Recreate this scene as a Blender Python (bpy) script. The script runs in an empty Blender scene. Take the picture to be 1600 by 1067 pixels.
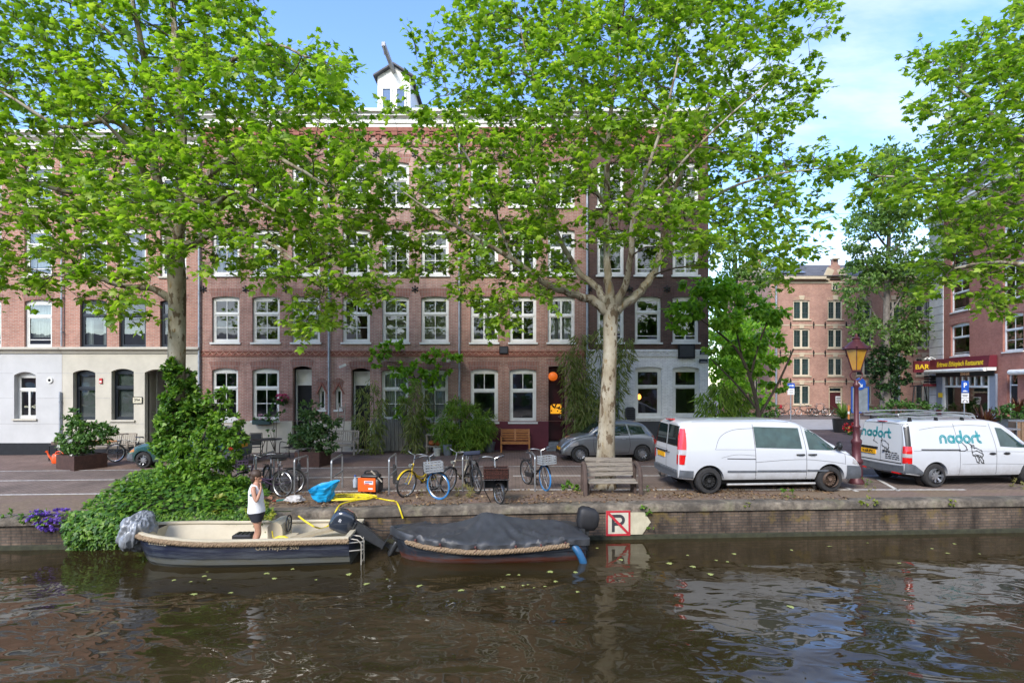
import bpy, bmesh, math, random
import numpy as np
from mathutils import Vector, Matrix
from mathutils.bvhtree import BVHTree
R = math.radians
PI = math.pi
SC = bpy.context.scene
COL = SC.collection
F, HC, YH = 850.0, 2.8, 600.0      # focal length in photo pixels, eye height over the street, horizon row
WZ = -0.8                          # canal level
def X(px, Y): return (px - 800) * Y / F
def Z(py, Y): return HC + (YH - py) * Y / F
def gz(x): return max(0.01 * x, -0.3) if x < 0 else 0.0
def G(px, py, h=0.0):
    z = h
    for _ in range(4):
        Y = (HC - z) * F / (py - YH); z = h + gz(X(px, Y))
    return X(px, Y), Y, z
def YQ(x): return 12.5 + 0.061 * x  # quay wall line

class MB:
    def __init__(s): s.v = []; s.f = []; s.m = []; s.mi = 0; s.M = None
    def add(s, vs, fs):
        b = len(s.v)
        if s.M is not None: vs = [s.M @ Vector(p) for p in vs]
        s.v.extend([tuple(p) for p in vs])
        for f in fs: s.f.append(tuple(i + b for i in f)); s.m.append(s.mi)
        return s
    def box(s, x0, y0, z0, x1, y1, z1):
        return s.add([(x0,y0,z0),(x1,y0,z0),(x1,y1,z0),(x0,y1,z0),(x0,y0,z1),(x1,y0,z1),(x1,y1,z1),(x0,y1,z1)],
                     [(0,3,2,1),(4,5,6,7),(0,1,5,4),(1,2,6,5),(2,3,7,6),(3,0,4,7)])
    def bev(s, x0, y0, z0, x1, y1, z1, b=.02, n=3):
        # box with rounded vertical edges and chamfered top
        P = []
        for cx, cy, a0 in ((x1-b,y1-b,0),(x0+b,y1-b,90),(x0+b,y0+b,180),(x1-b,y0+b,270)):
            for k in range(n+1):
                a = R(a0 + 90*k/n); P.append((cx + b*math.cos(a), cy + b*math.sin(a)))
        N = len(P); cx, cy = (x0+x1)/2, (y0+y1)/2
        kx, ky = 1 - b/max((x1-x0)/2, 1e-6), 1 - b/max((y1-y0)/2, 1e-6)
        sh = lambda z, q: [(cx+(p[0]-cx)*(1-q*(1-kx)), cy+(p[1]-cy)*(1-q*(1-ky)), z) for p in P]
        vs = sh(z0,.6)+sh(z0+b*.6,0)+sh(z1-b*.6,0)+sh(z1,.6)
        fs = [tuple(range(N))[::-1], tuple(range(3*N,4*N))]
        for k in range(3):
            for i in range(N): fs.append((k*N+i, k*N+(i+1)%N, (k+1)*N+(i+1)%N, (k+1)*N+i))
        return s.add(vs, fs)
    def bar(s, a, b, w, h, up=(0,0,1)):
        a, b = Vector(a), Vector(b); d = (b-a).normalized(); u = Vector(up)
        if abs(d.dot(u)) > .98: u = Vector((0,1,0))
        r = d.cross(u).normalized(); u = r.cross(d)
        q = [r*w/2+u*h/2, -r*w/2+u*h/2, -r*w/2-u*h/2, r*w/2-u*h/2]
        return s.add([a+p for p in q]+[b+p for p in q], [(0,1,2,3),(7,6,5,4)]+[(i,i+4,(i+1)%4+4,(i+1)%4) for i in range(4)])
    def tube(s, pts, r, n=8, cap=True, closed=False):
        pts = [Vector(p) for p in pts]; N = len(pts)
        rr = r if hasattr(r,'__len__') else [r]*N
        vs = []; prev = None
        for i, p in enumerate(pts):
            if closed: d = pts[(i+1)%N]-pts[i-1]
            else: d = pts[min(i+1,N-1)]-pts[max(i-1,0)]
            if d.length < 1e-9: d = Vector((0,0,1))
            d.normalize()
            if prev is None:
                t = Vector((0,0,1)) if abs(d.z) < .9 else Vector((1,0,0)); u = d.cross(t).normalized()
            else:
                u = prev - d*prev.dot(d)
                u = u.normalized() if u.length > 1e-6 else prev
            prev = u; w = d.cross(u)
            for k in range(n):
                a = 2*PI*k/n; vs.append(p + (u*math.cos(a)+w*math.sin(a))*rr[i])
        fs = []
        for i in range(N if closed else N-1):
            j = (i+1) % N
            for k in range(n): fs.append((i*n+k, i*n+(k+1)%n, j*n+(k+1)%n, j*n+k))
        if cap and not closed: fs += [tuple(range(n))[::-1], tuple(range((N-1)*n, N*n))]
        return s.add(vs, fs)
    def cyl(s, a, b, r0, r1=None, n=12): return s.tube([a,b],[r0, r0 if r1 is None else r1], n)
    def lathe(s, prof, n=20, c=(0,0,0), ax='z', sx=1, sy=1, cap=True):
        vs = []; N = len(prof)
        for r, z in prof:
            for k in range(n):
                a = 2*PI*k/n; p = (r*math.cos(a)*sx, r*math.sin(a)*sy, z)
                if ax == 'y': p = (p[0], p[2], -p[1])
                if ax == 'x': p = (p[2], p[0], p[1])
                vs.append((p[0]+c[0], p[1]+c[1], p[2]+c[2]))
        fs = [(i*n+k, i*n+(k+1)%n, (i+1)*n+(k+1)%n, (i+1)*n+k) for i in range(N-1) for k in range(n)]
        if cap and prof[0][0] > 1e-6: fs.append(tuple(range(n))[::-1])
        if cap and prof[-1][0] > 1e-6: fs.append(tuple(range((N-1)*n, N*n)))
        return s.add(vs, fs)
    def ball(s, c, r, n=16, m=10):
        rx, ry, rz = r if hasattr(r,'__len__') else (r,r,r)
        pr = [(max(math.sin(PI*i/m),1e-4), -math.cos(PI*i/m)) for i in range(m+1)]
        vs = [(c[0]+q*math.cos(2*PI*k/n)*rx, c[1]+q*math.sin(2*PI*k/n)*ry, c[2]+z*rz) for q, z in pr for k in range(n)]
        return s.add(vs, [(i*n+k, i*n+(k+1)%n, (i+1)*n+(k+1)%n, (i+1)*n+k) for i in range(m) for k in range(n)])
    def prism(s, poly, d0, d1, pl='xz'):
        g = {'xz': lambda p,d: (p[0],d,p[1]), 'xy': lambda p,d: (p[0],p[1],d), 'yz': lambda p,d: (d,p[0],p[1])}[pl]
        n = len(poly)
        return s.add([g(p,d0) for p in poly]+[g(p,d1) for p in poly],
                     [tuple(range(n)), tuple(range(n,2*n))[::-1]]+[(i+n,(i+1)%n+n,(i+1)%n,i) for i in range(n)])
    def grid(s, P, cu=False, cv=False):
        nu, nv = len(P), len(P[0])
        return s.add([p for row in P for p in row],
            [(i*nv+j, i*nv+(j+1)%nv, ((i+1)%nu)*nv+(j+1)%nv, ((i+1)%nu)*nv+j)
             for i in range(nu if cu else nu-1) for j in range(nv if cv else nv-1)])
    def build(s, name, mat, parent=None, smooth=False, fix=True):
        me = bpy.data.meshes.new(name); me.from_pydata(s.v, [], s.f)
        ms = mat if isinstance(mat, (list,tuple)) else [mat]
        for m in ms: me.materials.append(m)
        if len(ms) > 1: me.polygons.foreach_set('material_index', s.m)
        if fix:
            bm = bmesh.new(); bm.from_mesh(me); bmesh.ops.recalc_face_normals(bm, faces=bm.faces); bm.to_mesh(me); bm.free()
        if smooth:
            me.polygons.foreach_set('use_smooth', [True]*len(me.polygons))
            try: me.set_sharp_from_angle(angle=R(smooth if smooth is not True else 40))
            except Exception: pass
        me.update()
        o = bpy.data.objects.new(name, me); COL.objects.link(o)
        if parent: o.parent = parent
        return o
def tag(o, label, cat, group=None, kind=None):
    o['label'] = label; o['category'] = cat
    if group: o['group'] = group
    if kind: o['kind'] = kind
    return o
def thing(name, label, cat, loc=(0,0,0), rz=0, group=None):
    o = bpy.data.objects.new(name, None); COL.objects.link(o); o.empty_display_size = .2
    o.location = loc; o.rotation_euler = (0,0,rz)
    return tag(o, label, cat, group)
def struct(o): o['kind'] = 'structure'; return o
def copytree(o, parent=None):
    c = o.copy(); COL.objects.link(c)
    if parent: c.parent = parent
    for ch in list(o.children): copytree(ch, c)
    return c
def cr(pts, n=6):
    """Catmull-Rom through points"""
    P = [Vector(p) for p in pts]; out = []
    for i in range(len(P)-1):
        a, b, c, d = P[max(i-1,0)], P[i], P[i+1], P[min(i+2,len(P)-1)]
        for k in range(n):
            t = k/n
            out.append(.5*((2*b)+(c-a)*t+(2*a-5*b+4*c-d)*t*t+(3*b-a-3*c+d)*t**3))
    return out+[P[-1]]
def ip(tab, x):
    """smooth monotone interpolation of [(x,v)]"""
    if x <= tab[0][0]: return tab[0][1]
    if x >= tab[-1][0]: return tab[-1][1]
    n = len(tab); h = [tab[i+1][0]-tab[i][0] for i in range(n-1)]; d = [(tab[i+1][1]-tab[i][1])/h[i] for i in range(n-1)]
    m = [d[0]]+[0 if d[i-1]*d[i] <= 0 else 2*d[i-1]*d[i]/(d[i-1]+d[i]) for i in range(1,n-1)]+[d[-1]]
    for i in range(n-1):
        if x <= tab[i+1][0]:
            t = (x-tab[i][0])/h[i]
            return ((2*t**3-3*t*t+1)*tab[i][1]+(t**3-2*t*t+t)*h[i]*m[i]+(-2*t**3+3*t*t)*tab[i+1][1]+(t**3-t*t)*h[i]*m[i+1])
# ------------------------------------------------------------------ materials
def nodes(name):
    m = bpy.data.materials.new(name); m.use_nodes = True
    nt = m.node_tree; b = nt.nodes['Principled BSDF']
    return m, nt, b
def N(nt, typ, **kw):
    n = nt.nodes.new(typ)
    for k, v in kw.items():
        if k in n.inputs: n.inputs[k].default_value = v
        else: setattr(n, k, v)
    return n
def L(nt, a, b): nt.links.new(a, b)
def ramp(nt, fac, stops):
    r = nt.nodes.new('ShaderNodeValToRGB'); e = r.color_ramp.elements
    while len(e) < len(stops): e.new(.5)
    for i, (p, c) in enumerate(stops): e[i].position = p; e[i].color = (*c[:3], 1) if hasattr(c,'__len__') else (c,c,c,1)
    L(nt, fac, r.inputs[0]); return r.outputs[0]
def mixc(nt, fac, a, b, bt='MIX'):
    n = nt.nodes.new('ShaderNodeMix'); n.data_type = 'RGBA'; n.blend_type = bt
    for s, v in ((n.inputs[0], fac), (n.inputs[6], a), (n.inputs[7], b)):
        if hasattr(v, 'is_linked') or isinstance(v, bpy.types.NodeSocket): L(nt, v, s)
        elif hasattr(v, '__len__'): s.default_value = (*v[:3], 1)
        else: s.default_value = v
    return n.outputs[2]
def noise(nt, vec, scale, detail=4, rough=.6):
    n = N(nt, 'ShaderNodeTexNoise', Scale=scale, Detail=detail, Roughness=rough)
    if vec is not None: L(nt, vec, n.inputs['Vector'])
    return n.outputs['Fac']
def bump(nt, b, h, strength=.3, dist=.01):
    n = N(nt, 'ShaderNodeBump', Strength=strength, Distance=dist); L(nt, h, n.inputs['Height']); L(nt, n.outputs[0], b.inputs['Normal'])
def objco(nt): return nt.nodes.new('ShaderNodeTexCoord').outputs['Object']
_mc = {}
def mat(name, c, rough=.6, metal=0, var=.25, scale=6, bmp=0, bscale=40, c2=None, spec=.5, coat=0, stretch=None):
    """plain surface with worn colour variation"""
    if name in _mc: return _mc[name]
    m, nt, b = nodes(name); co = objco(nt)
    if stretch:
        mp = N(nt, 'ShaderNodeMapping', Scale=stretch); L(nt, co, mp.inputs[0]); co = mp.outputs[0]
    f = noise(nt, co, scale)
    d = tuple(x*(1-var) for x in c) if c2 is None else c2
    l = tuple(min(x*(1+var*.5),1) for x in c)
    L(nt, ramp(nt, f, [(.3,d),(.7,l)]), b.inputs['Base Color'])
    b.inputs['Roughness'].default_value = rough; b.inputs['Metallic'].default_value = metal
    b.inputs['Specular IOR Level'].default_value = spec; b.inputs['Coat Weight'].default_value = coat
    if coat: b.inputs['Coat Roughness'].default_value = .04
    if bmp: bump(nt, b, noise(nt, co, bscale), bmp, .01)
    _mc[name] = m; return m
def brick(name, c1, c2, mortar, bw=.22, rh=.065, ms=.009, turn=False, stain=.35, bstr=.5, flat=False, rough=.85, paint=None, moss=None, off=.5, drip=None):
    if name in _mc: return _mc[name]
    m, nt, b = nodes(name); co = objco(nt)
    sp = N(nt, 'ShaderNodeSeparateXYZ'); L(nt, co, sp.inputs[0])
    cb = N(nt, 'ShaderNodeCombineXYZ')
    if flat:
        L(nt, sp.outputs[0], cb.inputs[0]); L(nt, sp.outputs[1], cb.inputs[1])
    else:
        ad = N(nt, 'ShaderNodeMath', operation='ADD'); L(nt, sp.outputs[0], ad.inputs[0]); L(nt, sp.outputs[1], ad.inputs[1])
        L(nt, ad.outputs[0], cb.inputs[1 if turn else 0]); L(nt, sp.outputs[2], cb.inputs[0 if turn else 1])
    t = N(nt, 'ShaderNodeTexBrick', Scale=1, offset=off); t.inputs['Color1'].default_value = (*c1,1); t.inputs['Color2'].default_value = (*c2,1)
    t.inputs['Mortar'].default_value = (*mortar,1); t.inputs['Mortar Size'].default_value = ms
    t.inputs['Brick Width'].default_value = bw; t.inputs['Row Height'].default_value = rh; t.inputs['Bias'].default_value = 0
    L(nt, cb.outputs[0], t.inputs['Vector'])
    n1 = noise(nt, co, .7, 6, .65); n2 = noise(nt, co, 5, 3)
    st = ramp(nt, n1, [(.3,1-stain),(.65,1.08)])
    c = mixc(nt, 1, t.outputs['Color'], st, 'MULTIPLY')
    c = mixc(nt, .6, c, ramp(nt, n2, [(.3,.75),(.7,1.15)]), 'MULTIPLY')
    if drip:
        mp = N(nt, 'ShaderNodeMapping', Scale=(1,1,.18)); L(nt, co, mp.inputs[0]); c = mixc(nt, 1, c, ramp(nt, noise(nt, mp.outputs[0], 2.6, 6, .7), [(.36,drip),(.56,1.05)]), 'MULTIPLY')
    if moss:
        c = mixc(nt, ramp(nt, noise(nt, co, 1.6, 8, .7), [(moss[1],0),(moss[1]+.1,moss[2])]), c, moss[0])
    L(nt, c, b.inputs['Base Color']); b.inputs['Roughness'].default_value = rough
    b.inputs['Specular IOR Level'].default_value = .3
    if bstr: bump(nt, b, t.outputs['Fac'], -bstr, .012)
    _mc[name] = m; return m
def leafmat(name, stops, tr=.45, tcol=None, rough=.45):
    if name in _mc: return _mc[name]
    m, nt, b = nodes(name)
    g = nt.nodes.new('ShaderNodeNewGeometry')
    c = ramp(nt, g.outputs['Random Per Island'], stops)
    L(nt, c, b.inputs['Base Color']); b.inputs['Roughness'].default_value = rough; b.inputs['Specular IOR Level'].default_value = .35
    t = nt.nodes.new('ShaderNodeBsdfTranslucent')
    L(nt, mixc(nt, 1, c, tcol or (1.6,1.7,.7), 'MULTIPLY'), t.inputs[0])
    mx = N(nt, 'ShaderNodeMixShader'); mx.inputs[0].default_value = tr
    L(nt, b.outputs[0], mx.inputs[1]); L(nt, t.outputs[0], mx.inputs[2])
    L(nt, mx.outputs[0], nt.nodes['Material Output'].inputs[0])
    _mc[name] = m; return m
def panemat(name, tint=(.75,.82,.8), refl=.14):
    m, nt, b = nodes(name); nt.nodes.remove(b)
    co = objco(nt)
    tr = nt.nodes.new('ShaderNodeBsdfTransparent'); tr.inputs[0].default_value = (*tint,1)
    gl = N(nt, 'ShaderNodeBsdfGlossy', Roughness=.01)
    bp = N(nt, 'ShaderNodeBump', Strength=.12, Distance=.02); L(nt, noise(nt, co, 1.3, 2), bp.inputs['Height']); L(nt, bp.outputs[0], gl.inputs['Normal'])
    fr = N(nt, 'ShaderNodeFresnel', IOR=1.5)
    ad = N(nt, 'ShaderNodeMath', operation='ADD', use_clamp=True); L(nt, fr.outputs[0], ad.inputs[0]); ad.inputs[1].default_value = refl
    mx = N(nt, 'ShaderNodeMixShader'); L(nt, ad.outputs[0], mx.inputs[0]); L(nt, tr.outputs[0], mx.inputs[1]); L(nt, gl.outputs[0], mx.inputs[2])
    L(nt, mx.outputs[0], nt.nodes['Material Output'].inputs[0]); return m
def emis(name, c, s, base=(.8,.4,.1)):
    m, nt, b = nodes(name); b.inputs['Base Color'].default_value = (*base,1)
    f = noise(nt, objco(nt), 9)
    L(nt, mixc(nt, f, c, tuple(x*.7 for x in c)), b.inputs['Emission Color']); b.inputs['Emission Strength'].default_value = s; return m

WHITE = mat('white_paint', (.72,.72,.68), .45, var=.12, scale=3)
CREAM = mat('cream_render', (.47,.44,.365), .8, var=.14, scale=1.5, bmp=.15, bscale=30)
BLUEW = mat('bluish_white_render', (.46,.46,.455), .75, var=.10, scale=1.2, bmp=.15, bscale=25)
BLACKP = mat('black_paint', (.012,.013,.016), .6, var=.3, spec=.3)
DARKFR = mat('dark_blue_paint', (.016,.022,.03), .4, var=.2)
PANE = panemat('window_glass')
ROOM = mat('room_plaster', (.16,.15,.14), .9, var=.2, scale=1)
STEEL = mat('brushed_steel', (.42,.43,.44), .38, .85, var=.2, scale=14)
GALV = mat('galvanised_pipe', (.33,.36,.40), .5, .6, var=.25, scale=5)
RUBBER = mat('black_rubber', (.018,.018,.019), .75, var=.3, scale=20)
IRON = mat('black_iron', (.015,.014,.015), .5, .3, var=.3)
RED = mat('maroon_paint', (.115,.014,.028), .55, var=.2, scale=2, bmp=.2, bscale=18)
OAK = mat('teak_wood', (.42,.17,.05), .5, var=.35, scale=7, stretch=(1,6,6))
GREYW = mat('weathered_wood', (.23,.20,.165), .85, var=.45, scale=6, stretch=(1,8,8), bmp=.5, bscale=12)
DRYW = mat('pale_weathered_wood', (.30,.26,.21), .85, var=.35, scale=6, stretch=(1,6,6), bmp=.3)
CORTEN = mat('rusted_steel', (.060,.026,.018), .8, .1, var=.4, scale=9, bmp=.3)
POT = mat('zinc_pot', (.20,.23,.26), .55, .4, var=.25)
SOIL = mat('soil', (.05,.035,.025), .95, var=.5, scale=20, bmp=.6)
BARKTWIG = mat('twig_bark', (.075,.055,.038), .9, var=.4, scale=10)
BLACKPL = mat('black_plastic', (.02,.02,.022), .45, var=.25)

# ------------------------------------------------------------------ camera, sky, sun
cam = bpy.data.cameras.new('camera'); co = bpy.data.objects.new('camera', cam); COL.objects.link(co)
co.location = (0,0,HC); co.rotation_euler = (R(90),0,0)
cam.sensor_width = 36; cam.lens = F/1600*36; cam.shift_y = (YH-533.5)/1600; cam.clip_end = 2000
SC.camera = co
SUN_EL, SUN_AZ = R(38), R(204)      # azimuth clockwise from +Y
w = bpy.data.worlds.new('World'); SC.world = w; w.use_nodes = True
nt = w.node_tree; bg = nt.nodes['Background']
sky = nt.nodes.new('ShaderNodeTexSky'); sky.sky_type = 'NISHITA'; sky.sun_disc = False
sky.sun_elevation = SUN_EL; sky.sun_rotation = SUN_AZ; sky.air_density = 1.0; sky.dust_density = .3; sky.ozone_density = 2.0
tc = nt.nodes.new('ShaderNodeTexCoord').outputs['Generated']
sp = N(nt, 'ShaderNodeSeparateXYZ'); L(nt, tc, sp.inputs[0])
def M2(op, a, b):
    n = N(nt, 'ShaderNodeMath', operation=op)
    for i, v in enumerate((a,b)):
        if isinstance(v, (int,float)): n.inputs[i].default_value = v
        else: L(nt, v, n.inputs[i])
    return n.outputs[0]
zz = M2('ADD', M2('MAXIMUM', sp.outputs[2], 0), .22)
cv = N(nt, 'ShaderNodeCombineXYZ'); L(nt, M2('DIVIDE', sp.outputs[0], zz), cv.inputs[0]); L(nt, M2('DIVIDE', sp.outputs[1], zz), cv.inputs[1])
cv2 = N(nt, 'ShaderNodeMapping', Scale=(.7,1.5,1), Rotation=(0,0,.5), Location=(3.1,1.7,0)); L(nt, cv.outputs[0], cv2.inputs[0])
cn = noise(nt, cv2.outputs[0], 1.3, 7, .58)
cov = M2('ADD', M2('MULTIPLY', sp.outputs[0], .42), M2('ADD', M2('MULTIPLY', sp.outputs[2], -.38), M2('MULTIPLY', M2('MINIMUM', sp.outputs[1], .1), -.7)))   # thicker cloud to the right and low; cloud behind the camera added as fill
cl = ramp(nt, M2('ADD', M2('MULTIPLY', M2('ADD', cn, -.5), 1.9), cov), [(0,0),(.20,.42),(.5,.9)])
hs = N(nt, 'ShaderNodeHueSaturation', Hue=.512, Saturation=1.15, Value=.66); L(nt, sky.outputs[0], hs.inputs['Color'])
mxs = mixc(nt, cl, hs.outputs[0], (1.85,1.95,2.1))
L(nt, mxs, bg.inputs[0]); bg.inputs[1].default_value = .145
sl = bpy.data.lights.new('sun','SUN'); so = bpy.data.objects.new('sun', sl); COL.objects.link(so)
sl.energy = 1.05; sl.angle = R(20); sl.color = (1,.95,.87)
sd = Vector((math.sin(SUN_AZ)*math.cos(SUN_EL), math.cos(SUN_AZ)*math.cos(SUN_EL), math.sin(SUN_EL)))
so.rotation_euler = sd.to_track_quat('Z','Y').to_euler(); so.location = sd*50
SC.view_settings.view_transform = 'Standard'; SC.view_settings.look = 'None'; SC.view_settings.exposure = 2.32
try:
    SC.cycles.max_bounces = 8; SC.cycles.transparent_max_bounces = 12; SC.cycles.diffuse_bounces = 3
    SC.cycles.caustics_reflective = False; SC.cycles.caustics_refractive = False; SC.cycles.use_denoising = True
except Exception: pass
# ------------------------------------------------------------------ ground, road, water
def sheet(name, m, xs, y0f, y1f, dz):
    mb = MB(); P = []
    for x in xs: P.append([(x, y0f(x), gz(x)+dz), (x, (y0f(x)+y1f(x))/2, gz(x)+dz), (x, y1f(x), gz(x)+dz)])
    mb.grid(P); return struct(mb.build(name, m, fix=False))
XS = [-300,-60,-30,-20,-10,-5,0,10,20,30,60,300]
CLINK = lambda n, a, b, s=.4, ms=.010: brick(n, a, b, (.075,.06,.05), .20, .075, ms, flat=True, stain=s, bstr=.25, rough=.9)
LINES = [14.4, 16.6, 18.55]
sheet('ground', CLINK('square_paving', (.155,.125,.115), (.20,.165,.15)), XS, lambda x: YQ(x)+.3, lambda x: 700, 0)
sheet('road', CLINK('road_clinker', (.19,.14,.115), (.24,.18,.15)), XS, lambda x: LINES[0], lambda x: LINES[2], .004)
sheet('pavement', CLINK('pavement_clinker', (.205,.13,.10), (.25,.165,.13)), [-300,-60,-30,-20,-10,-5,0,9.2], lambda x: LINES[2]+.12, lambda x: 23.4, .004)
# quay strip: bare brick with dirt and dry leaves
def dirtmat():
    m, nt, b = nodes('quay_strip_dirt'); co = objco(nt)
    t = N(nt, 'ShaderNodeTexBrick', Scale=1); t.inputs['Color1'].default_value = (.15,.095,.072,1); t.inputs['Color2'].default_value = (.19,.125,.10,1)
    t.inputs['Mortar'].default_value = (.10,.075,.055,1); t.inputs['Mortar Size'].default_value = .011; t.inputs['Brick Width'].default_value = .21; t.inputs['Row Height'].default_value = .1
    L(nt, co, t.inputs['Vector'])
    d = ramp(nt, noise(nt, co, 14, 6, .7), [(.3,(.10,.068,.042)),(.55,(.17,.12,.078)),(.8,(.27,.20,.125))])
    c = mixc(nt, ramp(nt, noise(nt, co, .9, 6, .6), [(.40,0),(.56,1)]), t.outputs['Color'], d)
    L(nt, c, b.inputs['Base Color']); b.inputs['Roughness'].default_value = .95; bump(nt, b, noise(nt, co, 30, 5), .4, .02); return m
DIRT = dirtmat()
sheet('quay_strip', DIRT, XS, lambda x: YQ(x)+.30, lambda x: max(LINES[0], YQ(x)+.4), .006)
LINEM = mat('road_line_paint', (.62,.60,.56), .7, var=.5, scale=9)
def lines(name, segs):
    mb = MB()
    for (xa, ya, xb, yb, w) in segs:
        a, b = Vector((xa,ya,0)), Vector((xb,yb,0)); n = max(1, int((b-a).length/4))
        d = (b-a).normalized(); q = Vector((-d.y,d.x,0))*w/2
        P = []
        for k in range(n+1):
            p = a+(b-a)*k/n; P.append([(p.x-q.x,p.y-q.y,gz(p.x)+.010),(p.x+q.x,p.y+q.y,gz(p.x)+.010)])
        mb.grid(P)
    return struct(mb.build(name, LINEM, fix=False))
lines('road_markings', [(-40,LINES[0],12.0,LINES[0],.10),(-40,LINES[1],13,LINES[1],.09),(-40,LINES[2],9,LINES[2],.07),
      (*G(1372,749)[:2],*G(1404,767)[:2],.10),(*G(1322,762)[:2],*G(1340,768)[:2],.10)])
# far road across the square
sheet('side_road', CLINK('side_road_clinker', (.13,.085,.078), (.165,.11,.10)), [9.5,20,30,60,120], lambda x: 19.5, lambda x: 33.0, .008)
sheet('square_pavement', mat('far_paving', (.34,.32,.30), .9, var=.2, scale=2), [10,20,30,60,120], lambda x: 33.2, lambda x: 43, .02)

def watermat():
    m, nt, b = nodes('canal_water'); co = objco(nt)
    b.inputs['Base Color'].default_value = (.030,.021,.010,1); b.inputs['Roughness'].default_value = .03; b.inputs['IOR'].default_value = 1.33
    b.inputs['Specular IOR Level'].default_value = .5
    mud = ramp(nt, noise(nt, co, .5, 3), [(.35,(.022,.016,.0065)),(.65,(.034,.025,.011))]); L(nt, mud, b.inputs['Base Color'])
    mp = N(nt, 'ShaderNodeMapping', Scale=(.62,1.0,1), Rotation=(0,0,.25)); L(nt, co, mp.inputs[0])
    n1 = N(nt, 'ShaderNodeTexNoise', Scale=1.3, Detail=.6, Roughness=.4, Distortion=.6); L(nt, mp.outputs[0], n1.inputs['Vector'])
    n2 = N(nt, 'ShaderNodeTexNoise', Scale=3.6, Detail=1, Roughness=.5, Distortion=.8); L(nt, mp.outputs[0], n2.inputs['Vector'])
    # calm in the lee of the quay, more ripples in open water
    sp = N(nt, 'ShaderNodeSeparateXYZ'); L(nt, co, sp.inputs[0])
    mr = N(nt, 'ShaderNodeMapRange'); mr.inputs[1].default_value = 12; mr.inputs[2].default_value = 8.6; mr.inputs[3].default_value = .22; mr.inputs[4].default_value = 1.0
    L(nt, sp.outputs[1], mr.inputs[0])
    a = N(nt, 'ShaderNodeMath', operation='MULTIPLY_ADD'); L(nt, n2.outputs[0], a.inputs[0]); a.inputs[1].default_value = .2; L(nt, n1.outputs[0], a.inputs[2])
    h = N(nt, 'ShaderNodeMath', operation='MULTIPLY'); L(nt, a.outputs[0], h.inputs[0]); L(nt, mr.outputs[0], h.inputs[1])
    bump(nt, b, h.outputs[0], 1.0, .068); return m
WATER = watermat()
mb = MB(); mb.add([(-300,-60,WZ),(300,-60,WZ),(300,31.1,WZ),(-300,-5.5,WZ)], [(0,1,2,3)]); struct(mb.build('water', WATER, fix=False))
# quay wall with coping
QB = brick('quay_brick', (.115,.082,.062), (.175,.125,.09), (.085,.072,.058), .21, .065, .012, stain=.85, bstr=.9, moss=((.15,.105,.028), .56, .7), drip=.35)
def copingmat():
    m, nt, b = nodes('coping_stone'); co = objco(nt)
    c = ramp(nt, noise(nt, co, 2.2, 8, .7), [(.3,(.065,.055,.042)),(.5,(.20,.165,.125)),(.7,(.29,.25,.19))])
    sp = N(nt, 'ShaderNodeSeparateXYZ'); L(nt, co, sp.inputs[0])
    wv = ramp(nt, noise(nt, co, 7, 6, .7), [(.35,.45),(.65,1.1)]); c = mixc(nt, 1, c, wv, 'MULTIPLY'); c = mixc(nt, ramp(nt, noise(nt, co, .55, 5, .65), [(.40,.75),(.58,0)]), c, (.045,.038,.03))
    c = mixc(nt, ramp(nt, noise(nt, co, 1.1, 6, .6), [(.55,0),(.68,.6)]), c, (.07,.075,.025))
    L(nt, c, b.inputs['Base Color']); b.inputs['Roughness'].default_value = .95; bump(nt, b, noise(nt, co, 18, 6, .7), .7, .03); return m
qw = thing('quay_wall', 'long old brick quay wall with mossy worn coping along the canal', 'quay wall', (0,12.5,0), math.atan(.061))
mb = MB()
P = []
rng = random.Random(4)
xs = [x*.5 for x in range(-80,81)]
def qz(x): return gz(x)
for x in xs: P.append([(x,0,WZ-.6),(x,0,WZ+.02),(x,-.0,qz(x)-.17)])
mb.grid(P); mb.build('brick_face', QB, qw, fix=False)
mb = MB(); P = []
for x in xs:
    j = rng.uniform(-.02,.02); z = qz(x)
    P.append([(x,.02,z-.17),(x,-.055+j*.4,z-.165),(x,-.06+j*.4,z-.05+j*.4),(x,-.03+j*.4,z-.005+j*.4),(x,.04,z+.012+j*.3),(x,.34,z+.014),(x,.42,z-.02)])
mb.grid(P); mb.build('coping', copingmat(), qw, smooth=60, fix=False)
mb = MB(); P = []
ALG = mat('algae_ledge', (.035,.036,.018), .9, var=.5, scale=8, bmp=.6)
for x in xs: P.append([(x,.01,WZ+.10),(x,-.05,WZ+.085),(x,-.06,WZ-.1)])
mb.grid(P); mb.build('waterline_ledge', ALG, qw, smooth=60, fix=False)

# ------------------------------------------------------------------ houses
FY = 23.1                          # facade plane
def hx(px): return X(px, FY)
def hz(py): return Z(py, FY)
BRK = brick('red_brick', (.32,.145,.11), (.42,.205,.16), (.42,.34,.29), .21, .062, .010, stain=.35, drip=.78)
BRKA = brick('orange_brick', (.34,.14,.095), (.43,.20,.14), (.40,.32,.27), .21, .062, .010, stain=.3)
BRKD = brick('dark_brick', (.085,.042,.034), (.135,.070,.056), (.12,.095,.08), .21, .062, .010, stain=.4)
BRKW = brick('white_painted_brick', (.76,.755,.74), (.80,.795,.78), (.62,.61,.60), .21, .062, .010, stain=.12, bstr=.6)
ARCH = brick('arch_brick', (.22,.08,.058), (.30,.125,.092), (.28,.22,.19), .21, .066, .011, turn=True, stain=.3, off=0)
ARCHD = brick('dark_arch_brick', (.10,.045,.038), (.15,.07,.058), (.13,.10,.085), .21, .066, .011, turn=True, stain=.3, off=0)
BRK2 = brick('pink_brick', (.34,.17,.135), (.44,.235,.19), (.44,.37,.32), .21, .062, .010, stain=.3, drip=.78)
BRK3 = brick('brown_red_brick', (.31,.135,.098), (.40,.195,.145), (.41,.33,.27), .21, .062, .010, stain=.4, drip=.78)
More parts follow.
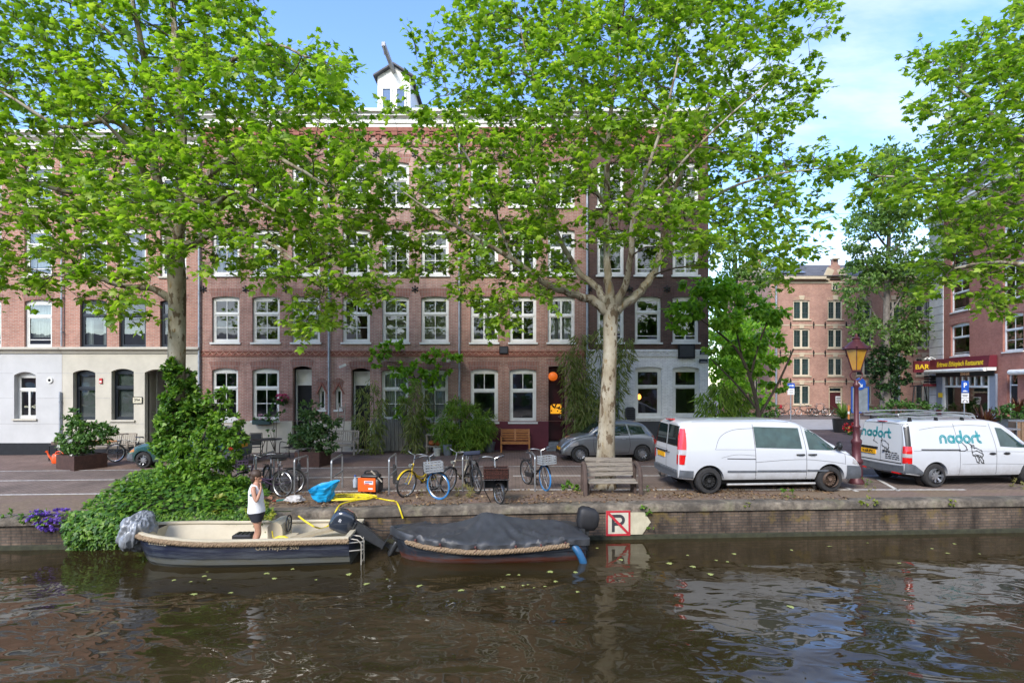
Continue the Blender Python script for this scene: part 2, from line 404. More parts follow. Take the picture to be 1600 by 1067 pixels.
TERRAL = mat('pale_terracotta', (.44,.24,.17), .8, var=.25, scale=5)
TERRA = mat('terracotta_trim', (.27,.10,.07), .8, var=.25, scale=5)
def wall_open(mb, x0, x1, z0, z1, ops, th=.22, y=0.0, band=None, nseg=8):
    """front wall at y with arched openings (a,b,c,d,rise); band draws arch bricks as material 1"""
    xs = sorted({x0,x1}|{o[0] for o in ops}|{o[1] for o in ops}); zs = sorted({z0,z1}|{o[2] for o in ops}|{o[3] for o in ops})
    xs = [v for v in xs if x0 <= v <= x1]; zs = [v for v in zs if z0 <= v <= z1]
    inside = lambda x, z: any(o[0] < x < o[1] and o[2] < z < o[3] for o in ops)
    for i in range(len(xs)-1):
        k = 0
        while k < len(zs)-1:
            if inside((xs[i]+xs[i+1])/2, (zs[k]+zs[k+1])/2): k += 1; continue
            k2 = k
            while k2+1 < len(zs)-1 and not inside((xs[i]+xs[i+1])/2, (zs[k2+1]+zs[k2+2])/2): k2 += 1
            mb.add([(xs[i],y,zs[k]),(xs[i+1],y,zs[k]),(xs[i+1],y,zs[k2+1]),(xs[i],y,zs[k2+1])], [(0,1,2,3)]); k = k2+1
    for (a,b,c,d,r) in ops:
        arc = lambda u: d-r*(2*u-1)**2
        mb.add([(a,y,c),(a,y+th,c),(a,y+th,d-r),(a,y,d-r)], [(0,1,2,3)])
        mb.add([(b,y,c),(b,y+th,c),(b,y+th,d-r),(b,y,d-r)], [(3,2,1,0)])
        mb.add([(a,y,c),(b,y,c),(b,y+th,c),(a,y+th,c)], [(0,1,2,3)])
        for k in range(nseg):
            u, v = k/nseg, (k+1)/nseg; xa, xb = a+(b-a)*u, a+(b-a)*v
            mb.add([(xa,y,arc(u)),(xb,y,arc(v)),(xb,y+th,arc(v)),(xa,y+th,arc(u))], [(3,2,1,0)])
            if r > 0: mb.add([(xa,y,arc(u)),(xb,y,arc(v)),(xb,y,d),(xa,y,d)], [(0,1,2,3)])
        if band:
            mb.mi = 1; e = .12; H = band
            ps = []
            for k in range(nseg+1):
                u = k/nseg; t = 2*u-1; xx = a+(b-a)*u
                lo = arc(u); hi = d+H-r*1.0*t*t
                ps.append(((xx+t*0.0, lo),(xx+t*e, hi)))
            for k in range(nseg):
                (p,q),(p2,q2) = ps[k], ps[k+1]
                mb.add([(p[0],y-.006,p[1]),(p2[0],y-.006,p2[1]),(q2[0],y-.006,q2[1]),(q[0],y-.006,q[1])], [(0,1,2,3)])
            mb.mi = 0
def window(parent, a, b, c, d, rise=.06, y=.10, fr=None, trans=.64, vtop=1, vbot=1, hbot=(), fw=.085, sash=.05, sill=True, blind=None, sillm=None, bw=.03, label=None):
    """a..b, c..d opening; frame at depth y. window > pane, sill, blind"""
    fr = fr or WHITE; mb = MB(); t = .08
    arc = lambda x: d-rise*(2*(x-a)/(b-a)-1)**2
    mb.box(a,y,c,a+fw,y+t,arc(a)); mb.box(b-fw,y,c,b,y+t,arc(b))
    mb.box(a+fw,y,c,b-fw,y+t,c+fw*1.15)
    zt = d-rise-fw
    top = [(a+fw, zt),(b-fw, zt)]+[(b-fw-(b-a-2*fw)*k/8, arc(b-fw-(b-a-2*fw)*k/8)) for k in range(9)]
    mb.prism(top, y, y+t)
    ia, ib, ic, id_ = a+fw, b-fw, c+fw*1.15, zt
    tz = ic+(id_-ic)*trans if trans else id_
    y2 = y+.012
    def sashf(xa,xb,za,zb,w):
        mb.box(xa,y2,za,xa+w,y2+.05,zb); mb.box(xb-w,y2,za,xb,y2+.05,zb); mb.box(xa+w,y2,za,xb-w,y2+.05,za+w); mb.box(xa+w,y2,zb-w,xb-w,y2+.05,zb)
    if trans: mb.box(ia,y-.015,tz-.035,ib,y+t-.002,tz+.035)
    m = (ia+ib)/2
    lowtop = tz-.035 if trans else id_
    sashf(ia,ib,ic,lowtop,sash)
    if trans: sashf(ia,ib,tz+.035,id_,sash*.8)
    if vbot: w = bw*(2.6 if vbot == 2 else 1); mb.box(m-w/2,y2+.004,ic+sash,m+w/2,y2+.046,lowtop-sash)
    if vtop and trans: w = bw*(2.6 if vtop == 2 else 1); mb.box(m-w/2,y2+.004,tz+.035+sash*.8,m+w/2,y2+.046,id_-sash*.8)
    for h in hbot:
        z = ic+(lowtop-ic)*h; mb.box(ia+sash,y2+.008,z-bw/2,ib-sash,y2+.042,z+bw/2)
    wo = mb.build('window', fr, parent)
    if label: wo['label'] = label
    p = MB(); p.add([(ia,y2+.03,ic),(ib,y2+.03,ic),(ib,y2+.03,id_),(ia,y2+.03,id_)], [(0,1,2,3)]); p.build('pane', PANE, wo, fix=False)
    if sill:
        q = MB(); q.box(a-.06,-.07,c-.075,b+.06,y-.002,c-.002); q.build('sill', sillm or WHITE, wo)
    if blind:
        kind, bm_, lo = blind; q = MB(); zb = ic+(id_-ic)*lo
        if kind == 'v':
            n = 22
            for k in range(n):
                xx = ia+(ib-ia)*(k+.5)/n; w = (ib-ia)/n*.42
                q.add([(xx-w,y+.17,zb),(xx+w,y+.2,zb),(xx+w,y+.2,id_),(xx-w,y+.17,id_)], [(0,1,2,3)])
        elif kind == 'h':
            zz_ = zb
            while zz_ < id_:
                q.add([(ia,y+.15,zz_),(ib,y+.15,zz_),(ib,y+.185,zz_+.034),(ia,y+.185,zz_+.034)], [(0,1,2,3)]); zz_ += .05
        else:
            n = 26; P = []
            for k in range(n+1):
                xx = ia+(ib-ia)*k/n; yy = y+.2+.03*math.sin(k*1.9)
                if kind == 'c2' and .3 < k/n < .7: continue
                P.append([(xx,yy,zb),(xx,yy,id_)])
            if kind == 'c2':
                h = len(P)//2; q.grid(P[:h]); q.grid(P[h:])
            else: q.grid(P)
        q.build('curtain' if kind[0] == 'c' else 'blind', bm_, wo, fix=False)
    return wo
CURT = mat('cream_curtain', (.62,.58,.42), .9, var=.15, scale=8)
CURW = mat('white_curtain', (.75,.75,.73), .9, var=.12, scale=6)
SLAT = mat('grey_blind', (.50,.51,.50), .6, var=.1)
def shell(parent, x0, x1, z1, depth, wm, floors, roofm):
    mb = MB(); mb.box(x0+.002,.26,-.3,x1-.002,depth,z1); 
    o = MB(); # sides, back and roof only
    o.add([(x0+.01,.001,-.3),(x0+.01,depth,-.3),(x0+.01,depth,z1),(x0+.01,.001,z1)], [(0,1,2,3)])
    o.add([(x1-.01,.001,-.3),(x1-.01,depth,-.3),(x1-.01,depth,z1),(x1-.01,.001,z1)], [(0,1,2,3)])
    o.add([(x0,depth,-.3),(x1,depth,-.3),(x1,depth,z1),(x0,depth,z1)], [(0,1,2,3)])
    o.build('side_wall', wm, parent, fix=False)
    r = MB(); r.add([(x0,-.02,z1+.03),(x1,-.02,z1+.03),(x1,depth*.5,z1+.9),(x0,depth*.5,z1+.9),(x1,depth,z1+.03),(x0,depth,z1+.03)], [(0,1,2,3),(3,2,4,5)])
    r.build('roof', roofm, parent, fix=False)
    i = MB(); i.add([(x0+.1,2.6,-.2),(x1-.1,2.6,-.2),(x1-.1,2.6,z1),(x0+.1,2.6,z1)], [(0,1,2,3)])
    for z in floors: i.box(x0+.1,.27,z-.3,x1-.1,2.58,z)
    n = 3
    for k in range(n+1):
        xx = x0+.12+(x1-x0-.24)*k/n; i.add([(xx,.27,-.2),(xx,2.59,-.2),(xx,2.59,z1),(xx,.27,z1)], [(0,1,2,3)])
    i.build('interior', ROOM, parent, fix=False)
SLATE = mat('roof_slate', (.10,.10,.11), .8, var=.3, scale=4, bmp=.4)
def cornice(parent, x0, x1, zb, zt, m, e=.38):
    h = zt-zb; pr = [(0,zb),(-.06,zb),(-.06,zb+h*.18),(-.12,zb+h*.24),(-.12,zb+h*.5),(-e*.7,zb+h*.62),(-e*.7,zb+h*.74),(-e,zb+h*.82),(-e,zt),(.3,zt),(.3,zb)]
    mb = MB(); mb.prism(pr, x0, x1, 'yz'); mb.build('cornice', m, parent)
def anchors(parent, spots):
    for x, z in spots:
        mb = MB()
        for a in (0,60,120):
            c, s = math.cos(R(a+30))*.13, math.sin(R(a+30))*.13
            mb.bar((x-c,-.02,z-s),(x+c,-.02,z+s),.03,.045,(0,1,0))
        for a in range(0,360,60): mb.ball((x+.12*math.cos(R(a+30)),-.02,z+.12*math.sin(R(a+30))),(.04,.02,.04),6,4)
        mb.ball((x,-.03,z),.05,8,5)
        mb.build('wall_anchor', IRON, parent, smooth=True)
def pipe(name, label, x, y, z0, z1, r=.045):
    t = thing(name, label, 'drainpipe', (x,y,0))
    mb = MB(); mb.tube([(0,0,z0),(0,0,z1)], r, 10); mb.build('pipe', GALV, t, smooth=True)
    mb = MB()
    z = z0+.6
    while z < z1: mb.cyl((0,0,z-.035),(0,0,z+.035), r+.012, n=10); mb.box(-.02,.02,z-.02,.02,.12,z+.02); z += 1.45
    mb.build('bracket', GALV, t, smooth=True)
ROWS = {3: (253,323), 2: (358,430), 1: (463,535)}
def corbels(parent, x0, x1, zb, zt):
    """stepped brick corbel frieze under the cornice"""
    mb = MB(); n = int((x1-x0)/.42); s = (x1-x0)/n; h = zt-zb
    mb.box(x0,-.10,zb+h*.78,x1,-.004,zt-.003)
    for k in range(n):
        c = x0+(k+.5)*s
        mb.box(c-s*.5+.002,-.085,zb+h*.58,c-s*.22,-.004,zb+h*.775); mb.box(c+s*.22,-.085,zb+h*.58,c+s*.5-.002,-.004,zb+h*.775)
        mb.box(c-s*.22+.004,-.06,zb+h*.66,c+s*.22-.004,-.004,zb+h*.775)
        mb.box(c-s*.10,-.075,zb+h*.30,c+s*.10,-.004,zb+h*.57)
        mb.box(c-s*.28,-.055,zb+h*.42,c-s*.11,-.004,zb+h*.56); mb.box(c+s*.11,-.055,zb+h*.42,c+s*.28,-.004,zb+h*.56)
        mb.box(c-s*.05,-.06,zb+h*.10,c+s*.05,-.004,zb+h*.295)
    mb.box(x0,-.03,zb-.02,x1,-.004,zb+h*.09)
    mb.build('corbel_frieze', TERRA, parent)
def zigzag(parent, x0, x1, zb, zt, m):
    mb = MB(); mb.box(x0,-.035,zb-.04,x1,-.004,zb); mb.box(x0,-.035,zt,x1,-.004,zt+.04); mb.box(x0,-.008,zb+.001,x1,-.004,zt-.001)
    mb.build('zigzag_frieze', m, parent); mb = MB(); n = int((x1-x0)/.26); s = (x1-x0)/n
    for k in range(n):
        a = x0+k*s; z0, z1 = zb+.015, zt-.015
        mb.bar((a+.01,-.02,z0),(a+s/2,-.02,z1),.024,.03,(0,1,0)); mb.bar((a+s/2,-.021,z1),(a+s-.01,-.021,z0),.024,.03,(0,1,0))
    mb.build('zigzag_relief', m if m is not TERRA else TERRAL, parent)
SPOT = []
def brickhouse(name, label, p0, p1, cols, ground, wallm, archm, low=None, plinth=None, wf=None, cols_blind=None, glow=None):
    """one four-storey house; cols = window columns in photo px; ground = openings (p0,p1,y0,y1,rise,kind)"""
    xo = hx((p0+p1)/2); h = thing(name, label, 'house', (xo,FY,0))
    q = lambda px: hx(px)-xo
    x0, x1 = q(p0), q(p1); zt = hz(200); zl = hz(546)
    ops = []
    for fl in (1,2,3):
        for (a,b) in cols: ops.append((q(a),q(b),hz(ROWS[fl][1]),hz(ROWS[fl][0]),.07))
    gops = [(q(a),q(b),hz(c) if c < 690 else .02,hz(d),r) for (a,b,d,c,r,k) in ground]
    zp = hz(658)
    mb = MB(); wall_open(mb, x0, x1, zl, zt, ops, band=.36); mb.build('upper_wall', [wallm,archm], h, fix=False)
    mb = MB(); wall_open(mb, x0, x1, zp, zl, [(a,b,max(c,zp),d,r) for a,b,c,d,r in gops], band=None if low else .34); mb.build('ground_floor_wall', [low or wallm, archm], h, fix=False)
    doors = [o for o in gops if o[2] < zp-.2]
    mb = MB(); wall_open(mb, x0, x1, -.3, zp-.001, [(a,b,c,zp-.001,0) for a,b,c,d,r in doors], y=-.035); 
    xs = [x0]+[v for o in doors for v in (o[0],o[1])]+[x1]
    for k in range(0,len(xs),2): mb.add([(xs[k],-.035,zp-.001),(xs[k+1],-.035,zp-.001),(xs[k+1],0,zp-.001),(xs[k],0,zp-.001)], [(0,1,2,3)])
    mb.build('plinth', plinth, h, fix=False)
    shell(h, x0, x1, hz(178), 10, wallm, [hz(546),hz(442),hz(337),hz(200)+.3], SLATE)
    cornice(h, x0, x1, zt, hz(176), WHITE)
    corbels(h, x0+.03, x1-.03, hz(229), zt-.01)
    zigzag(h, x0+.03, x1-.03, hz(555), hz(549.5), low or TERRA)
    sp = []
    for fl in (1,2,3):
        for c in [cols[0][0]-13]+[(cols[i][1]+cols[i+1][0])/2 for i in range(len(cols)-1)]: sp.append((q(c), hz(ROWS[fl][0]-11)))
    anchors(h, sp)
    for fl in (1,2,3):
        for i, (a,b) in enumerate(cols):
            o = dict(wf(fl,i)); window(h, q(a), q(b), hz(ROWS[fl][1]), hz(ROWS[fl][0]), .07, **o)
    return h, q, gops
SIX = dict(trans=.66, vtop=1, vbot=1, hbot=(.5,))
def wf1(fl,i):
    o = dict(SIX)
    if fl == 2: o.update(blind=('c2',CURW,0))
    if fl == 1 and i == 2: o.update(blind=('c',CURW,.0))
    return o
def wf2(fl,i):
    o = dict(SIX)
    if fl == 1 and i: o.update(blind=('v',CURT,0))
    if fl == 2: o.update(blind=(('h',SLAT,.1) if i == 0 else ('c2',CURW,0)))
    if fl == 3: o.update(blind=('c',CURW,.45))
    return o
def wf3(fl,i):
    o = dict(trans=.62, vtop=2, vbot=2)
    if fl == 1 and i == 2: o.update(blind=('c',CURW,.0))
    if fl > 1: o.update(blind=('c',CURW,.2) if i != 1 else None)
    return o
def wf4(fl,i):
    o = dict(trans=.70, vtop=0, vbot=0, hbot=(.16,))
    if i == 2: o.update(vbot=2)
    if fl > 1 and i != 1: o.update(blind=('c2',CURW,0))
    return o
def door(parent, a, b, zb, zd, zt, m, fr, y=.42, glassm=None, panels=True, light=None):
    """door > glazing, handle, transom"""
    mb = MB(); mb.box(a,y-.06,zb,a+.07,y+.05,zt); mb.box(b-.07,y-.06,zb,b,y+.05,zt); mb.box(a+.07,y-.06,zt-.08,b-.07,y+.05,zt); mb.box(a+.07,y-.06,zd,b-.07,y+.05,zd+.08)
    mb.build('door_frame', fr, parent)
    d = MB(); d.box(a+.072,y-.02,zb+.02,b-.072,y+.03,zd-.003)
    if panels:
        w = b-a-.144
        for k in range(2):
            xa = a+.072+.1+k*(w-.12)/2; d.box(xa,y-.032,zb+.18,xa+(w-.28)/2,y-.022,zb+.75)
            d.box(xa,y-.032,zb+.9,xa+(w-.28)/2,y-.022,zd-.25)
    do = d.build('door', m, parent)
    hd = MB(); hd.tube([(b-.16,y-.05,zb+1.05),(b-.16,y-.085,zb+1.05),(b-.26,y-.085,zb+1.05)], .012, 6); hd.box(b-.18,y-.045,zb+.97,b-.14,y-.038,zb+1.13); hd.build('handle', STEEL, do)
    t = MB(); t.box(a+.072,y+.0,zd+.082,b-.072,y+.02,zt-.082); t.build('transom', light or PANE, parent)
    return do

# --- house 1, px 313..515
G1 = [(331,372,575,657,.10,'w'),(394,436,575,657,.10,'w'),(457,487,572,700,.10,'d'),(498,508,603,640,.16,'n')]
CREAMP = mat('cream_plinth', (.56,.50,.40), .8, var=.16, scale=2, bmp=.15)
h1, q, go = brickhouse('brick_house', 'red brick canal house with hanging flower basket and grey corner pipe', 313.2, 514.8, [(331,374),(394,437),(456,500)], G1, BRK, ARCH, plinth=CREAMP, wf=wf1)
for o in go[:2]: window(h1, *o[:4], .10, trans=.66, hbot=(.5,))
door(h1, go[2][0], go[2][1], .1, hz(602), hz(574)-.08, BLACKP, WHITE, light=WHITE)
def niche(h, o):
    window(h, o[0], o[1], o[2], o[3], .14, trans=None, vbot=0, fw=.05, sash=.03)
    m = MB(); a, b, d = o[0], o[1], o[3]; c = (a+b)/2
    for s in (-1,1): m.bar((c+s*(b-a)*.85,-.015,d-.34),(c,-.015,d+.12),.06,.06,(0,1,0))
    m.build('pointed_brick_hood', TERRA, h)
niche(h1, go[3])
# --- house 2, px 515..718 with dormer and hoist beam
G2 = [(596,638,577,657,.10,'w'),(658,700,577,657,.10,'w'),(549,578,575,700,.10,'d'),(524,534,603,640,.16,'n')]
h2, q, go = brickhouse('brick_house', 'red brick canal house with white hoist dormer and wisteria over its windows', 515.2, 717.8, [(535,578),(597,639),(658,701)], G2, BRK2, ARCH, plinth=CREAMP, wf=wf2)
for o in go[:2]: window(h2, *o[:4], .10, trans=.66, hbot=(.5,), blind=('c',CURW,0))
door(h2, go[2][0], go[2][1], .1, hz(602), hz(577)-.08, BLACKP, WHITE, light=WHITE)
niche(h2, go[3])
a, b = q(590), q(641); zb, ze, zp_ = hz(177), hz(120), hz(104); m_ = (a+b)/2
d = MB(); d.add([(a,.0,zb),(b,.0,zb),(b,.0,ze),(m_,.0,zp_),(a,.0,ze),(a,3,zb),(b,3,zb),(b,3,ze),(m_,3,zp_),(a,3,ze)], [(0,1,2,3,4),(0,4,9,5),(1,6,7,2),(5,9,8,7,6)])
dm = d.build('dormer', WHITE, h2)
r = MB()
for s, e in ((-1,a),(1,b)):
    r.add([(m_,-.18,zp_+.09),(e+s*.15,-.18,ze+.0),(e+s*.15,3,ze+.0),(m_,3,zp_+.09),(m_,-.18,zp_+.02),(e+s*.15,-.18,ze-.07),(e+s*.15,3,ze-.07),(m_,3,zp_+.02)], [(0,1,2,3),(4,5,6,7),(0,1,5,4),(1,2,6,5)])
r.build('dormer_roof', SLATE, dm)
w_ = MB()
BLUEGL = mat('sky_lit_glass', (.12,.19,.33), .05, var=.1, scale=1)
for s in (-1,1):
    xa = m_+s*.30; 
    for (x0_,x1_,z0_,z1_) in ((xa-.22,xa+.22,zb+.12,zb+.2),(xa-.22,xa+.22,hz(140),hz(137)),(xa-.22,xa-.16,zb+.2,hz(140)),(xa+.16,xa+.22,zb+.2,hz(140))): w_.box(x0_,-.06,z0_,x1_,-.003,z1_)
w_.build('dormer_window', WHITE, dm)
w_ = MB()
for s in (-1,1): w_.add([(m_+s*.30-.16,-.02,zb+.2),(m_+s*.30+.16,-.02,zb+.2),(m_+s*.30+.16,-.02,hz(140)),(m_+s*.30-.16,-.02,hz(140))], [(0,1,2,3)])
w_.build('dormer_pane', BLUEGL, dm, fix=False)
hb = MB(); hb.bar((m_-.0,.3,zp_-.25),(m_-.10,-1.5,zp_+.02),.13,.18); hb.bar((m_-.10,-1.52,zp_-.04),(m_-.10,-1.3,zp_-.3),.03,.05); hb.build('hoist_beam', mat('grey_beam',(.36,.36,.36),.7), h2)
# --- house 3, px 718..917, maroon plinth
G3 = [(735,778,576,659,.08,'w'),(796,838,576,659,.08,'w'),(857,883,572,700,.03,'d')]
h3, q, go = brickhouse('brick_house', 'red brick canal house with maroon base and dark red door', 718.2, 916.8, [(735,778),(796,838),(856,898)], G3, BRK3, ARCH, plinth=RED, wf=wf3)
for o in go[:2]: window(h3, *o[:4], .08, trans=.62, vtop=1, vbot=0, fw=.10)
DOORR = mat('dark_red_door', (.055,.006,.010), .4, var=.2)
do = door(h3, go[2][0], go[2][1], .35, hz(600), hz(573), DOORR, DOORR, y=.5, panels=False, light=DOORR)
AMB = emis('glowing_amber_glass', (1,.42,.02), .20, (.7,.38,.03))  # glow set in the glass itself, no lamp behind it
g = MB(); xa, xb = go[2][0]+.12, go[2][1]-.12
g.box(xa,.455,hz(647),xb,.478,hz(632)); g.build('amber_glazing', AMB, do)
g = MB()
rr = random.Random(2)
for k in range(16):
    xx = xa+(xb-xa)*(k+.5)/16; zc = hz(635)+rr.uniform(-.22,.10); g.ball((xx,.45,zc),(.03,.012,rr.uniform(.03,.07)),8,5)
g.build('glazing_tracery', IRON, do)
st = MB(); st.box(go[2][0]-.1,-.35,-.02,go[2][1]+.25,.45,.17); st.box(go[2][0]+.002,-.06,.172,go[2][1]-.002,.449,.34); st.build('doorstep', mat('blue_stone',(.20,.22,.24),.7,var=.3,scale=3), h3)
# --- house 4, px 917..1107, dark brick over white ground floor
G4 = [(992,1034,573,652,.07,'w'),(1051,1093,573,652,.07,'w'),(938,968,572,700,.07,'d')]
GREYP = mat('dark_grey_plinth', (.035,.038,.045), .6, var=.2, bmp=.2)
h4, q, go = brickhouse('brick_house', 'dark brick corner house with white painted ground floor', 917.2, 1107, [(933,975),(992,1033),(1051,1092)], G4, BRKD, ARCHD, low=BRKW, plinth=GREYP, wf=wf4)
for o in go[:2]: window(h4, *o[:4], .07, trans=.64, vtop=0, vbot=0, fw=.11)
door(h4, go[2][0], go[2][1], .1, hz(605), hz(574), DARKFR, WHITE)
hl = MB(); hl.ball((q(1009),1.2,hz(621)),(.09,.09,.12),10,8); hl.build('hanging_lamp', emis('orange_lamp',(1,.3,.05),1.6), h4)
hl = MB(); hl.tube([(q(1009),1.2,hz(617)),(q(1009),1.2,hz(560))],.008,5); hl.build('lamp_cord', IRON, h4)
# orange globe in the doorway of house 3
gl = thing('globe_lamp', 'lit orange paper globe lamp hanging in the red doorway', 'lamp', (hx(864),FY+.02,hz(588)))
mb = MB(); mb.ball((0,0,0),(.20,.20,.19),16,12); mb.build('shade', emis('orange_globe',(1,.18,.015),.10,(.75,.17,.02)), gl, smooth=True)
mb = MB(); mb.tube([(0,0,.22),(0,0,.42)],.01,5); mb.cyl((0,0,.2),(0,0,.24),.05,n=8); mb.build('cord', IRON, gl)
# pipes between the houses
for px, lab in ((313,'grey drainpipe between the cream house and the brick house'),(515,'grey drainpipe between the two pointed niche windows'),(718,'grey drainpipe left of the maroon based house'),(917,'grey drainpipe beside the dark brick corner house')):
    pipe('drainpipe', lab, hx(px), FY-.09, .25, hz(205))
# --- left houses: white ground floors, orange brick above
def lefthouse(label, p0, p1, cols, ground, rm, fr, ws):
    xo = hx((p0+p1)/2); h = thing('brick_house', label, 'house', (xo,FY,0)); q = lambda px: hx(px)-xo
    x0, x1 = q(p0), q(p1); zl = hz(549); zt = hz(234)
    ops = [(q(a),q(b),hz(c),hz(d),.09) for (d,c) in ((468,543),(356,432),(255,322)) for (a,b) in cols]
    mb = MB(); wall_open(mb, x0, x1, zl, zt, ops, band=.30); mb.build('upper_wall', [BRKA,ARCH], h, fix=False)
    gops = [(q(a),q(b),(hz(c) if c < 690 else -.1),hz(d),r) for (a,b,d,c,r) in ground]
    zp = hz(692)
    mb = MB(); wall_open(mb, x0, x1, zp, zl, [(a,b,max(c,zp),d,r) for a,b,c,d,r in gops], th=.3); 
    mb.build('ground_floor_wall', rm, h, fix=False)
    doors = [o for o in gops if o[2] < .2]
    mb = MB(); wall_open(mb, x0, x1, -.5, zp-.001, [(a,b,-.1,zp-.001,0) for a,b,c,d,r in doors], y=-.03); mb.build('plinth', BLACKP, h, fix=False)
    gl_ = MB()
    for py in (583,622,662): gl_.box(x0+.01,-.006,hz(py)-.008,x1-.01,-.002,hz(py)+.008)
    # joints are cut round the openings
    gl_ = MB()
    for py in (583,622,662):
        z = hz(py); cuts = sorted([(o[0]-.05,o[1]+.05) for o in gops if o[2]-.1 < z < o[3]+.02]); xx = x0+.01
        for c0, c1 in cuts+[(x1-.01,0)]:
            if c0 > xx: gl_.box(xx,-.004,z-.007,c0,-.001,z+.007)
            xx = max(xx, c1)
    gl_.build('render_joint', mat('joint_grey',(.33,.33,.33),.9), h)
    mb = MB(); mb.prism([(0,hz(552)),(-.05,hz(552)),(-.08,hz(549)),(-.20,hz(546)),(-.20,hz(543.5)),(-.02,hz(542)),(.0,hz(542))], x0-.02, x1+.02, 'yz'); mb.build('stone_band', CREAM, h)
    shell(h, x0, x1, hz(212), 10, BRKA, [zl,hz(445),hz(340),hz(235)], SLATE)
    cornice(h, x0, x1, zt, hz(210), WHITE, .45)
    for (d,c) in ((468,543),(356,432),(255,322)):
        for i, (a,b) in enumerate(cols):
            window(h, q(a), q(b), hz(c), hz(d), .09, sillm=CREAM, **ws(d,i))
    for (a,b,c,d,r), k in zip(gops, ground):
        if c > .2: window(h, a, b, c, d, r, y=.2, sillm=CREAM, **fr)
    return h, q, gops
hA, q, go = lefthouse('brick house with bluish white ground floor at the far left', -140, 96.8, [(-40,2),(38,81),(-110,-70)], [(22,56,581,654,.14),(-60,-25,581,654,.14)], BLUEW,
    dict(trans=.68, vtop=0, vbot=2, fw=.07), lambda d,i: dict(trans=.7, vtop=0, vbot=0, hbot=(.2,), blind=('c',CURW,.2)))
def wsA(d,i): return dict(trans=.72, vtop=0, vbot=0, fr=DARKFR if d == 468 else WHITE, fw=.07, blind=('c2',CURW,0) if (i == 0 or d != 468) else None)
hB, q, go = lefthouse('brick house with cream ground floor and three dark framed windows', 97.2, 312.8, [(125,167),(186,228),(250,291)], [(114,149,578,656,.12),(174,209,576,656,.12),(226,262,577,700,.14),(275,306,577,700,.14)], CREAM,
    dict(trans=.68, vtop=0, vbot=0, fr=DARKFR, fw=.06, blind=('h',SLAT,0)), wsA)
for k in (2,3):
    o = go[k]; mb = MB()
    mb.add([(o[0],.22,-.1),(o[0],.95,-.1),(o[0],.95,o[3]),(o[0],.22,o[3])], [(0,1,2,3)]); mb.add([(o[1],.22,-.1),(o[1],.95,-.1),(o[1],.95,o[3]),(o[1],.22,o[3])], [(0,1,2,3)]); mb.box(o[0],.3,o[3]-.05,o[1],.95,o[3]+.05)
    mb.build('door_recess', CREAM, hB, fix=False)
    door(hB, o[0]+.002, o[1]-.002, .1, hz(598), o[3]-.02, BLACKP, WHITE, y=.8)
    s = MB(); s.box(o[0]+.003,-.05,-.3,o[1]-.003,.95,.1); s.build('doorstep', mat('blue_stone',(.2,.2,.2)), hB)
pipe('drainpipe', 'thin black standpipe between the white and the cream ground floors', hx(96), FY-.07, 0, hz(612), .04)
pipe('drainpipe', 'grey drainpipe on the brick above the bluish white ground floor', hx(99), FY-.09, hz(541), hz(236), .035)
# ------------------------------------------------------------------ foliage
def shape(kind):
    """leaf outline fan: centre first; x across, y along the leaf, z fold"""
    if kind == 'maple':
        o = [(0,0),(.16,.10),(.50,.08),(.36,.30),(.62,.52),(.30,.52),(.22,.70),(0,1.02),(-.22,.70),(-.30,.52),(-.62,.52),(-.36,.30),(-.50,.08),(-.16,.10)]
        v = [(0,.36,.07)]+[(x,y,-.30*(x*x)-.28*max(y-.5,0)) for x,y in o]
    elif kind == 'oval':
        o = [(0,0),(.22,.22),(.27,.5),(.16,.8),(0,1),(-.16,.8),(-.27,.5),(-.22,.22)]
        v = [(0,.5,.06)]+[(x,y,-.1*y*y) for x,y in o]
    elif kind == 'ivy':
        o = [(0,0),(.30,.02),(.48,.30),(.24,.48),(0,1),(-.24,.48),(-.48,.30),(-.30,.02)]
        v = [(0,.35,.05)]+[(x,y,-.08*abs(x)) for x,y in o]
    else:  # blade
        o = [(0,0),(.075,.25),(.06,.6),(0,1),(-.06,.6),(-.075,.25)]
        v = [(0,.4,.03)]+[(x,y,-.25*y*y) for x,y in o]
    n = len(o)
    return np.array(v), np.array([(0,i+1,(i+1)%n+1) for i in range(n)])
def mesh_np(name, V, Fc, m, parent=None, smooth=True):
    me = bpy.data.meshes.new(name); nv, nf = len(V), len(Fc)
    me.vertices.add(nv); me.vertices.foreach_set('co', V.astype(np.float32).ravel())
    me.loops.add(nf*3); me.loops.foreach_set('vertex_index', Fc.astype(np.int32).ravel())
    me.polygons.add(nf); me.polygons.foreach_set('loop_start', np.arange(0,nf*3,3,dtype=np.int32))
    try: me.polygons.foreach_set('loop_total', np.full(nf,3,dtype=np.int32))
    except Exception: pass
    me.materials.append(m); me.update(calc_edges=True)
    if smooth: me.polygons.foreach_set('use_smooth', np.ones(nf,dtype=bool))
    o = bpy.data.objects.new(name, me); COL.objects.link(o)
    if parent: o.parent = parent
    return o
def leaves(name, P, D, U, S, kind, m, parent=None):
    """P base points, D growth directions, U rough up vectors, S sizes"""
    sv, sf = shape(kind); P, D, U = map(np.asarray, (P,D,U)); S = np.asarray(S)
    D = D/np.maximum(np.linalg.norm(D,axis=1,keepdims=True),1e-6)
    Rr = np.cross(D,U); Rr = Rr/np.maximum(np.linalg.norm(Rr,axis=1,keepdims=True),1e-6)
    W = np.cross(Rr,D)
    V = P[:,None,:]+S[:,None,None]*(sv[None,:,0,None]*Rr[:,None,:]+sv[None,:,1,None]*D[:,None,:]+sv[None,:,2,None]*W[:,None,:])
    n = len(P); k = len(sv)
    Fc = (sf[None]+(np.arange(n)*k)[:,None,None]).reshape(-1,3)
    return mesh_np(name, V.reshape(-1,3), Fc, m, parent)
def rnd_dirs(g, n): d = g.normal(size=(n,3)); return d/np.linalg.norm(d,axis=1,keepdims=True)
